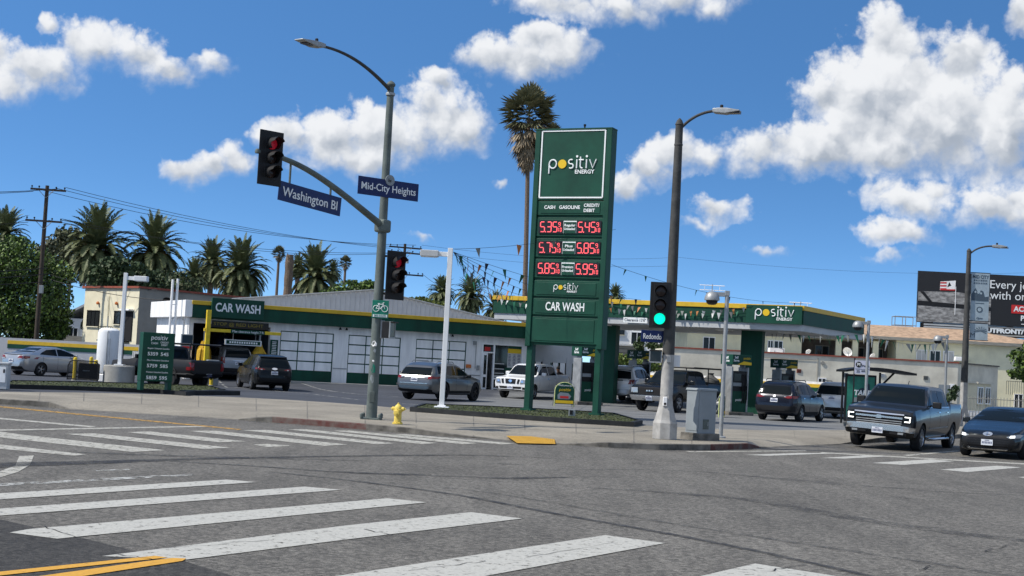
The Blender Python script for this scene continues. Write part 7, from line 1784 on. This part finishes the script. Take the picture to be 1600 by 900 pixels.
def hydrant():
    p = G(621, 662.5, .15); t = thing('fire_hydrant', 'chipped yellow fire hydrant on the kerb corner', 'hydrant', (p.x, p.y, .15), R(-12)); t.scale = (.80,)*3
    m = MB(); m.lathe([(.17, 0), (.17, .04), (.125, .05), (.118, .38), (.135, .40), (.155, .42), (.155, .47), (.13, .48), (.125, .54), (.10, .60), (.05, .645), (.035, .65), (.035, .69), (.01, .70)], 24); m.build('barrel', M['hydrant'], t, smooth=True)
    m = MB(); m.lathe([(.10, -.13), (.10, -.20), (.085, -.22), (.035, -.225), (.035, -.25)], 20, (0, 0, .36), axis='Y'); m.build('front_outlet', M['hydrant'], t, smooth=True)
    for sg in (1, -1):
        m = MB(); m.lathe([(.065, sg*.10), (.065, sg*.20), (.05, sg*.215), (.025, sg*.22), (.025, sg*.25)], 16, (0, 0, .50), axis='X'); m.build('side_outlet', M['hydrant'], t, smooth=True)
    m = MB()
    for k in range(8): a = k*.785; m.lathe([(.018, .465), (.018, .495)], 6, (.14*math.cos(a), .14*math.sin(a), 0)); m.lathe([(.018, .03), (.018, .065)], 6, (.145*math.cos(a), .145*math.sin(a), 0))
    m.build('flange_bolt', M['hydrant'], t)
hydrant()
def tactile():
    c = [G(x, y, .05) for x, y in ((791, 683), (866, 684.5), (868, 692.5), (808, 691))]; o = c[3]; t = thing('tactile_paving', 'bright yellow tactile pad let into the kerb ramp', 'paving', (o.x, o.y, 0)); L_ = [q-o for q in c]
    def zz(u, v): return .032+.052*v
    def at(u, v): return (L_[3].lerp(L_[2], u)*(1-v)+L_[0].lerp(L_[1], u)*v)
    m = MB(); n = 6; vs = []
    for j in range(n+1):
        for i in range(n+1): q = at(i/n, j/n); vs.append((q.x, q.y, zz(i/n, j/n)))
    m.add(vs, [(j*(n+1)+i, j*(n+1)+i+1, (j+1)*(n+1)+i+1, (j+1)*(n+1)+i) for j in range(n) for i in range(n)]); m.build('pad', M['tactile'], t, fix=False)
    m = MB()
    for j in range(13):
        for i in range(22): q = at((i+.5)/22, (j+.5)/13); z = zz(0, (j+.5)/13); m.lathe([(.016, z), (.011, z+.008)], 6, (q.x, q.y, 0))
    m.build('domes', M['tactile'], t)
tactile()
# ---- things on the wash lane island
def tank():
    Y = 66.0; b = P(166, 585, Y); zt = P(166, 512, Y).z; t = thing('white_tank', 'upright white cylindrical tank beside the lamp post', 'tank', (b.x, Y, .05)); h = zt-.05
    m = MB(); r = .50; m.lathe([(r*.9, .38), (r, .5), (r, h-.25), (r*.93, h-.12), (r*.7, h-.03), (r*.2, h)], 32); m.build('shell', M['white_paint'], t, smooth=True)
    m = MB(); m.lathe([(.56, 0), (.56, .30), (.5, .34)], 24); m.build('footing', M['white_wall'], t)
    m = MB(); m.tube([(.1, -.55, .1), (.1, -.55, h-.2), (.1, -.2, h+.0)], .022, 8); m.tube([(.22, -.53, .3), (.22, -.53, h-.5)], .016, 6); m.tube([(-.1, 0, h-.05), (-.1, 0, h+.55)], .02, 6); m.build('pipework', M['grey_metal'], t, smooth=True)
tank()
def bollard(px, py, Y, h, label):
    b = P(px, py, Y); t = thing('bollard', label, 'bollard', (b.x, Y, lotz(b.x, Y)), 0, 'yellow bollards around the wash lane')
    m = MB(); m.tube([(0, 0, 0), (0, 0, h-.05)], .085, 14); m.lathe([(.085, h-.06), (.07, h-.015), (.02, h)], 14); m.build('pipe', M['bollard'], t, smooth=True); m = MB(); m.lathe([(.13, 0), (.12, .05)], 12); m.build('footing', M['concrete'], t)
bollard(116.5, 580, 63.5, 1.05, 'leftmost yellow bollard, behind the dark mesh panel'); bollard(141.5, 580, 65.5, 1.1, 'yellow bollard right behind the dark mesh panel'); bollard(149, 580, 63.8, .98, 'yellow bollard between mesh panel and white tank'); bollard(190, 590, 62.0, .98, 'yellow bollard right of the lamp plinth'); bollard(331, 580, 68, 1.05, 'yellow bollard at the wash bay mouth'); bollard(174.5, 590, 63.0, .62, 'short yellow bollard between tank and lamp post')
def mesh_panel():
    Y = 60.0; a = P(105, 590, Y); b = P(153, 590, Y); w = b.x-a.x; t = thing('mesh_screen', 'dark wire mesh screen with rounded top corners standing on the island', 'screen', (a.x, Y, .2)); h = .83
    pts = [(0, 0), (0, h*.72), (w*.06, h*.93), (w*.14, h), (w*.9, h), (w*.97, h*.9), (w, h*.7), (w, 0)]
    m = MB(); m.tube([(x, 0, z) for x, z in pts], .025, 8); m.tube([(0, 0, .05), (w, 0, .05)], .02, 6); m.tube([(w*.28, 0, 0), (w*.28, 0, h)], .02, 6); m.build('frame', M['black_metal'], t)
    m = MB()
    for i in range(34): x = w*(i+.5)/34; top = h if .14 < (i+.5)/34 < .9 else h*.8; m.box((x, 0, top/2), (.010, .008, top))
    for k in range(22): m.box((w/2, .006, h*.95*(k+.5)/22), (w*.97, .008, .010))
    m.build('mesh', M['black_metal'], t); m = MB(); m.box((w*.64, .25, h*.46), (w*.62, .42, h*.84)); m.build('bin_box', M['black_soft'], t, bevel=.04); m = MB(); m.box((w*.60, .03, .42), (.30, .02, .05)); m.build('bin_label', M['cab_grey'], t)
mesh_panel()
def vacuum_post():
    Y = 64; b = P(190, 560, Y); t = thing('sign_post', 'thin black post with a long bar between tank and car wash', 'post', (b.x+.03, Y, .1)); m = MB(); m.tube([(0, 0, 0), (0, 0, 2.0)], .045, 8); m.build('post', M['black_metal'], t)
vacuum_post()
def edge_box():
    Y = 46; b = P(-3, 610, Y); t = thing('utility_box', 'pale grey street box cut by the left edge', 'box', (b.x, Y, .15), R(8)); m = MB(); m.box((0, 0, .42), (.62, .5, .80)); o = m.build('body', M['soffit'], t, bevel=.02); m = MB(); m.box((0, 0, .86), (.66, .54, .07)); m.build('lid', M['soffit'], t, bevel=.015)
    m = MB(); m.box((.08, -.26, .5), (.34, .02, .5)); m.build('door', M['panel_white'], o); m = MB(); m.box((.20, -.275, .62), (.05, .02, .12)); m.build('handle', M['black_metal'], o)
edge_box()
def bay_sign():
    p = P(310, 590, 66); t = thing('service_box', 'small grey service box on the wash lane by a yellow bollard', 'box', (p.x+.1, 68.5, .05), FANG); m = MB(); m.box((0, 0, .62), (.55, .4, 1.24)); m.build('body', M['cab_grey'], t, bevel=.02); m = MB(); m.tube([(.3, -.1, 1.0), (.34, -.1, 1.62)], .02, 6); m.build('pipe', M['panel_white'], t)
bay_sign()
def meter_box():
    p = G(893.5, 650, .27); t = thing('ground_box', 'small dark box on the turf under the price sign', 'box', (p.x, p.y, .27)); m = MB(); m.box((0, 0, .11), (.22, .16, .22)); m.build('body', M['cab_grey'], t, bevel=.01); m = MB(); m.box((-.03, -.09, .12), (.1, .02, .14)); m.build('cover', M['black_metal'], t)
meter_box()
# ---- bus stop
def shelter():
    Y = 60; a = P(1316, 640, Y); t = thing('bus_shelter', 'dark bus shelter with curved roof and a green poster reading TAKE', 'bus shelter', (a.x, Y, .13), R(4)); w = 2.7; h = 2.25
    m = MB(); m.box((.75, 0, 1.1), (1.35, .10, 2.0)); o = m.build('poster_case', M['black_metal'], t, bevel=.02); m = MB(); m.box((.75, -.06, 1.15), (1.18, .02, 1.72)); p = m.build('poster', M['ad_green'], o)
    m = MB(); m.prism([(.30, .9), (.55, .95), (.62, 1.35), (.7, 1.5), (.85, 1.55), (1.0, 1.35), (1.05, 1.75), (1.12, 1.7), (1.15, 1.35), (1.28, 1.3), (1.30, .9)], -.085, -.07); m.build('poster_shape', M['ad_dark'], o)
    text('TAKE', .30, M['letter_white'], o, (.80, -.095, 1.32), bold=.012, shear=.15, fit=.74)
    m = MB()
    for i in range(4): m.prism([(.45+i*.19, .93), (.58+i*.19, .93), (.61+i*.19, 1.13), (.48+i*.19, 1.13)], -.096, -.088)
    m.build('poster_print', M['cab_grey'], o)
    m = MB(); n = 14; pts = [(-.1+3.05*i/n, h+.16*math.sin(math.pi*(i/n)**.8)+.02) for i in range(n+1)]; poly = pts+[(x, z-.09-.05*math.sin(math.pi*i/n)) for i, (x, z) in reversed(list(enumerate(pts)))]
    m.prism(poly, -.65, .75); m.build('roof', M['black_metal'], t, smooth=True)
    for q in ([(1.72, .4, 0), (1.72, .4, h-.02)], [(.1, .4, 0), (.1, .4, h)]): m = MB(); m.tube(q, .05, 8); m.build('post', M['black_metal'], t)
    m = MB(); m.tube([(1.72, .4, 1.6), (2.3, .3, h)], .045, 8); m.build('roof_strut', M['black_metal'], t)
    m = MB(); m.box((1.5, .55, .48), (1.6, .4, .05)); m.build('bench', M['grey_metal'], t)
shelter()
def metro_stop():
    Y = 58; a = P(1334, 600, Y); b = P(1357, 575, Y); t = thing('bus_stop_sign', 'white bus stop sign with a round M on a thin dark pole', 'sign', (a.x, Y, .13)); w = b.x-a.x+.04; z1 = P(1340, 563, Y).z-.13; z0 = P(1340, 584, Y).z-.13
    m = MB(); m.tube([(0, 0, 0), (0, 0, z1+.1)], .03, 8); m.build('pole', M['black_metal'], t); m = MB(); m.box((w/2, -.04, (z0+z1)/2), (w, .02, z1-z0)); o = m.build('sign_panel', mat('pale_lilac_sign', (.55, .56, .66), .5), t)
    m = MB(); m.lathe([(.12, -.06), (.12, -.05)], 20, (.16, 0, z1-.17), axis='Y'); m.build('round_badge', M['letter_black'], o); text('M', .17, M['letter_white'], o, (.16, -.065, z1-.17), bold=.006); text('Metro', .12, M['letter_black'], o, (w*.72, -.055, z1-.22)); text('35', .15, M['letter_black'], o, (.14, -.055, z0+.10)); m = MB(); m.box((w*.66, -.052, z0+.10), (w*.45, .01, .02)); m.box((w*.66, -.052, z0+.14), (w*.4, .01, .02)); m.box((w*.5, -.052, z0+.2), (w*.95, .01, .012)); m.build('route_print', M['letter_black'], o)
metro_stop()
# ---- utility poles and wires
def utility_pole(px, ytop, Y, arms, label, r=.17):
    b = P(px, 540, Y); zt = P(px, ytop, Y).z; t = thing('utility_pole', label, 'utility pole', (P(px, ytop, Y).x, Y, 0)); m = MB(); m.tube([(0, 0, 0), (0, 0, zt)], [r, r*.72], 12); m.build('pole', M['wood_pole'], t, smooth=True)
    for x0, y0, x1, y1, yaw in arms:
        z = (P(x0, y0, Y).z+P(x1, y1, Y).z)/2; xa = P(x0, y0, Y).x-t.location.x; xb = P(x1, y1, Y).x-t.location.x; dy = yaw
        m = MB(); v = Vector((xb-xa, dy, 0)); m.box(((xa+xb)/2, -.14, z), (v.length, .11, .13), math.atan2(v.y, v.x)); a = m.build('crossarm', M['wood_pole'], t)
        for k in (.04, .24, .72, .96): m = MB(); m.lathe([(.03, .06), (.03, .14), (.06, .15), (.06, .22), (.02, .25)], 8, (xa+(xb-xa)*k, -.14-dy/2+dy*k, z)); m.build('insulator', M['black_metal'], a)
        m = MB()
        for s in (-.22, .22): m.tube([((xa+xb)*.5*.0+s*(xb-xa), -.16, z-.05), (0, -.12, z-.55)], .022, 5)
        m.build('brace', M['grey_metal'], t)
    return t, zt
UP1, UZ1 = utility_pole(74, 290, 95, [(50, 299.5, 103, 294.5, .4), (42, 348, 97, 343.5, .4)], 'dark wooden utility pole with two crossarms at the left')
m = MB(); m.box((.18, -.25, P(76, 453, 95).z), (.26, .22, .55)); m.build('junction_box', M['cab_grey'], UP1, bevel=.02)
UP2, UZ2 = utility_pole(633, 381, 127, [(609, 390, 659, 384.5, 1.2), (611, 398, 658, 393, 1.2), (633, 431, 661, 429.5, .6)], 'wooden utility pole with stacked crossarms behind the second red signal')
m = MB(); m.tube([(.30, -.2, P(640, 412, 127).z), (.30, -.2, P(640, 405, 127).z)], .13, 10); m.build('transformer_can', M['grey_metal'], UP2)
def wire(a, b, sag, label, r=.018, n=14):
    a = Vector(a); b = Vector(b); m = MB(); m.tube([a.lerp(b, i/n)-Vector((0, 0, sag*4*(i/n)*(1-i/n))) for i in range(n+1)], r, 5); o = m.build('power_line', M['wire'], None, fix=False); return tag(o, label, 'cable', 'power lines in the sky')
for i, (x0, y0, x1, y1, s) in enumerate(((103, 293, 610, 388, .5), (88, 294, 628, 386, .7), (62, 296, 650, 383, .9), (97, 342, 612, 396, .9), (76, 344, 645, 394, .8))):
    wire(P(x0, y0, 95), P(x1, y1, 127), s, 'thin overhead power line between the two wooden utility poles')
for i, (x0, y0, y1) in enumerate(((52, 299, 281), (66, 297, 278), (90, 295, 283), (44, 347, 337))): wire(P(x0, y0, 95), P(-330, y1-6, 80), .5, 'thin power line leaving the left utility pole out of the picture')
for i, (y0, y1) in enumerate(((419, 411), (428, 426), (440, 430))): wire(P(74, y0, 94.7), P(-330, y1, 80), .4, 'low dark cable crossing the big green tree', .03)
wire(P(76, 428, 94.7), P(245, 452, 93.5), .4, 'dark service cable from the left pole to the cream house', .02); wire(P(76, 436, 94.7), P(400, 466, 90), .7, 'long dark service cable over the cream house roof', .022)
wire(P(659, 383, 127), P(1060, 402, 150), .6, 'thin power line running right behind the price sign', .011); wire(P(659, 392, 127), P(1060, 415, 150), .6, 'thin power line running right behind the price sign', .011); wire(P(661, 429, 127), P(760, 470, 110), .5, 'cable dropping right from the middle utility pole')
wire(P(1060, 402, 150), P(1640, 425, 170), .8, 'thin power line crossing the sky right of the dark signal pole', .011)
# ---- bunting
PEN = [mat('pennant_green', (.01, .11, .06), .6), mat('pennant_orange', (.40, .16, .05), .6), mat('pennant_navy', (.02, .025, .06), .6), mat('pennant_white', (.55, .56, .54), .6), mat('pennant_grey', (.16, .17, .16), .6)]
def pennant_mesh(mt):
    m = MB(); m.prism([(-.10, 0), (.10, 0), (.0, -.36)], -.004, .004); me = bpy.data.meshes.new('pennant'); me.from_pydata(m.v, [], m.f); me.materials.append(mt); return me
PM = [pennant_mesh(p) for p in PEN]
def bunting(a, b, sag, n, label, cols=(0, 1, 2, 3), seed=0, s=1.0):
    rn = random.Random(seed); a = Vector(a); b = Vector(b); k = 18; pts = [a.lerp(b, i/k)-Vector((0, 0, sag*4*(i/k)*(1-i/k))) for i in range(k+1)]
    t = thing('bunting', label, 'bunting', tuple(a), 0, 'pennant strings over the forecourt'); m = MB(); m.tube([p-a for p in pts], .008, 4); m.build('cord', M['wire'], t, fix=False)
    for i in range(n):
        u = (i+.35+rn.random()*.5)/n; p = a.lerp(b, u)-Vector((0, 0, sag*4*u*(1-u))); o = bpy.data.objects.new('pennant', PM[rn.choice(cols)]); C.objects.link(o); o.parent = t; o.location = p-a; d = b-a
        o.rotation_euler = (rn.uniform(-.5, .5), rn.uniform(-.15, .15)-math.atan2(d.z, math.hypot(d.x, d.y))*0, math.atan2(d.y, d.x)+rn.uniform(-.5, .5)); o.scale = (s*rn.uniform(.85, 1.15),)*3
WT = Vector(WL.location)+Vector((.1, .05, WLH-.12))
def cf(px, up=0.0):
    """a point on the top front edge of the canopy"""
    k = (px-770)/(1255-770); return Vector((KL.x+(KC.x-KL.x)*k, KL.y+(KC.y-KL.y)*k-.15, 5.3+up))
for i, (px, sag, n) in enumerate(((783, .5, 11), (806, .45, 12), (838, .4, 13), (880, .35, 12), (930, .3, 11), (1010, .25, 12))):
    bunting(WT, cf(px), sag, n, 'pennant string from the white lamp post down to the canopy roof', (0, 0, 1, 2, 2, 4), i)
bunting(WT+Vector((0, 0, .1)), Vector((3.6, 50.3, 6.9)), .15, 4, 'nearly bare top string from the white lamp to the price sign', (1, 4), 9)
bunting(Vector((3.3, 50.0, 4.5))+Vector((.2, 0, 1.1)), cf(1252, .1), .35, 10, 'pennant string running above the yellow canopy edge', (2, 4, 0), 11, .6)
for i, (p0, p1, z, n, s_) in enumerate(((775, 960, -.15, 16, .30), (960, 1180, -.12, 20, .34), (940, 1165, -.35, 17, .25))):
    bunting(cf(p0, z), cf(p1, z), s_, n, ('pennants sagging over the left part of the canopy front', 'pennants sagging over the middle of the canopy front', 'lower row of pale pennants on the canopy front')[i], (3, 3, 1, 4, 0), 20+i, .78)
def roofpt(x, y, Y): return P(x, y, Y)
bunting(roofpt(1190, 517, 74), roofpt(1352, 522, 56), .15, 20, 'pennants hanging under the canopy towards the shelter lamp', (0, 3, 0, 4), 31); bunting(roofpt(1352, 522, 56), roofpt(1480, 534, 65), .25, 18, 'pale pennants strung between the two right-hand dome lamps', (3, 0, 3, 4), 32, 1.1); bunting(roofpt(1255, 505, 65.5), roofpt(1350, 519, 74.5), .12, 6, 'few dark pennants under the right canopy edge', (0, 4, 0), 33)
# ---- person filling up behind the white pickup
def person():
    x, y = at_depth(879, 75.5, 600); z = lotz(x, y); t = thing('person', 'person in dark clothes leaning over by the front fuel pump', 'person', (x, y, z), R(-35))
    J = {'hip': (0, 0, .92), 'belly': (0, -.10, 1.06), 'chest': (0, -.28, 1.22), 'neck': (0, -.42, 1.31), 'hl': (.10, 0, .90), 'kl': (.11, -.04, .48), 'al': (.12, .03, .08), 'fl': (.13, -.14, .04), 'hr': (-.10, 0, .90), 'kr': (-.11, -.02, .48), 'ar': (-.12, .05, .08), 'fr': (-.13, -.12, .04), 'sl': (.19, -.34, 1.27), 'el': (.27, -.54, 1.10), 'wl': (.22, -.78, 1.12), 'sr': (-.19, -.34, 1.27), 'er': (-.26, -.52, 1.08), 'wr': (-.16, -.74, 1.14)}
    E_ = [('hip', 'belly'), ('belly', 'chest'), ('chest', 'neck'), ('hip', 'hl'), ('hl', 'kl'), ('kl', 'al'), ('al', 'fl'), ('hip', 'hr'), ('hr', 'kr'), ('kr', 'ar'), ('ar', 'fr'), ('chest', 'sl'), ('sl', 'el'), ('el', 'wl'), ('chest', 'sr'), ('sr', 'er'), ('er', 'wr')]
    rad = {'hip': .14, 'belly': .14, 'chest': .155, 'neck': .06, 'hl': .095, 'hr': .095, 'kl': .065, 'kr': .065, 'al': .045, 'ar': .045, 'fl': .04, 'fr': .04, 'sl': .07, 'sr': .07, 'el': .05, 'er': .05, 'wl': .032, 'wr': .032}
    v = dict(J); head = [('neck', (0, -.20, 1.60), .07), ((0, -.20, 1.60), (0, -.23, 1.70), .10), ((0, -.23, 1.70), (0, -.22, 1.80), .09)]
    names = list(v); co = [v[k] for k in names]; ed = [(names.index(a), names.index(b)) for a, b in E_]; rr = [rad[k] for k in names]
    prev = names.index('neck')
    for p, r_ in (((0, -.47, 1.385), .065), ((0, -.515, 1.475), .098), ((0, -.52, 1.56), .085)):
        co.append(p); rr.append(r_); ed.append((prev, len(co)-1)); prev = len(co)-1
    for wn, sg in (('wl', 1), ('wr', -1)):
        wi = names.index(wn); w = Vector(v[wn]); palm = w+Vector((-.01*sg, -.08, -.01)); co.append(tuple(palm)); rr.append(.033); pi_ = len(co)-1; ed.append((wi, pi_))
        for k in range(4):
            b = palm+Vector(((k-1.5)*.021, -.045, 0)); co.append(tuple(b)); rr.append(.0095); a = len(co)-1; ed.append((pi_, a)); co.append(tuple(b+Vector((0, -.03, -.03)))); rr.append(.0085); ed.append((a, len(co)-1))
        b = palm+Vector((-.035*sg, -.01, -.015)); co.append(tuple(b)); rr.append(.010); a = len(co)-1; ed.append((pi_, a)); co.append(tuple(b+Vector((0, -.035, -.01)))); rr.append(.009); ed.append((a, len(co)-1))
    me = bpy.data.meshes.new('body'); me.from_pydata(co, ed, []); o = bpy.data.objects.new('body', me); C.objects.link(o); sk = o.modifiers.new('s', 'SKIN')
    for i, s in enumerate(me.skin_vertices[0].data): s.radius = (rr[i], rr[i]*.92); s.use_root = (i == 0)
    sb = o.modifiers.new('d', 'SUBSURF'); sb.levels = 2; sb.render_levels = 2; bpy.context.view_layer.update()
    m2 = bpy.data.meshes.new_from_object(o.evaluated_get(bpy.context.evaluated_depsgraph_get())); m2.name = 'body'; o.modifiers.clear(); o.data = m2; bpy.data.meshes.remove(me)
    m2.materials.clear()
    for q in (M['skin'], M['cloth_dark'], M['jeans']): m2.materials.append(q)
    for f in m2.polygons:
        c = f.center; f.material_index = 2 if c.z < .96 and abs(c.x) < .22 and c.y > -.2 else (1 if c.z < 1.34 and c.y > -.58 else 0); f.use_smooth = True
    o.parent = t
    m = MB(); m.lathe([(.02, .105), (.07, .09), (.098, .04), (.10, -.03), (.09, -.06)], 18); h = m.build('hair', M['hair'], t, smooth=True); h.location = (0, -.50, 1.555)
    m = MB(); m.prism([(-.012, -.02), (.012, -.02), (.0, .03)], -.64, -.605); h = m.build('nose', M['skin'], t); h.location = (0, 0, 1.49)
    m = MB()
    for sg in (1, -1): m.lathe([(.012, -.611), (.008, -.615)], 8, (sg*.035, 0, 1.515), axis='Y')
    m.box((0, -.608, 1.445), (.045, .01, .01)); m.build('face_features', M['hair'], t)
    m = MB()
    for sg in (1, -1): m.box((sg*.098, -.505, 1.49), (.02, .03, .06))
    m.build('ear', M['skin'], t, bevel=.008)
person()
def truck_load():
    x, y = at_depth(1110, 66.8, 600); z = lotz(x, y); t = thing('sack', 'grey bulging sack lying in the bed of the black pickup', 'sack', (x, y, z+.9)); m = MB(); rn = random.Random(3); m.lathe([(.05, 0), (.42, .05), (.5, .3), (.42, .62), (.2, .78), (.12, .86), (.16, .95)], 14); o = m.build('cloth', mat('grey_sack', (.09, .09, .085), .9, var=.3, vs=4, bump=.5, bs=8), t, smooth=True)
truck_load()
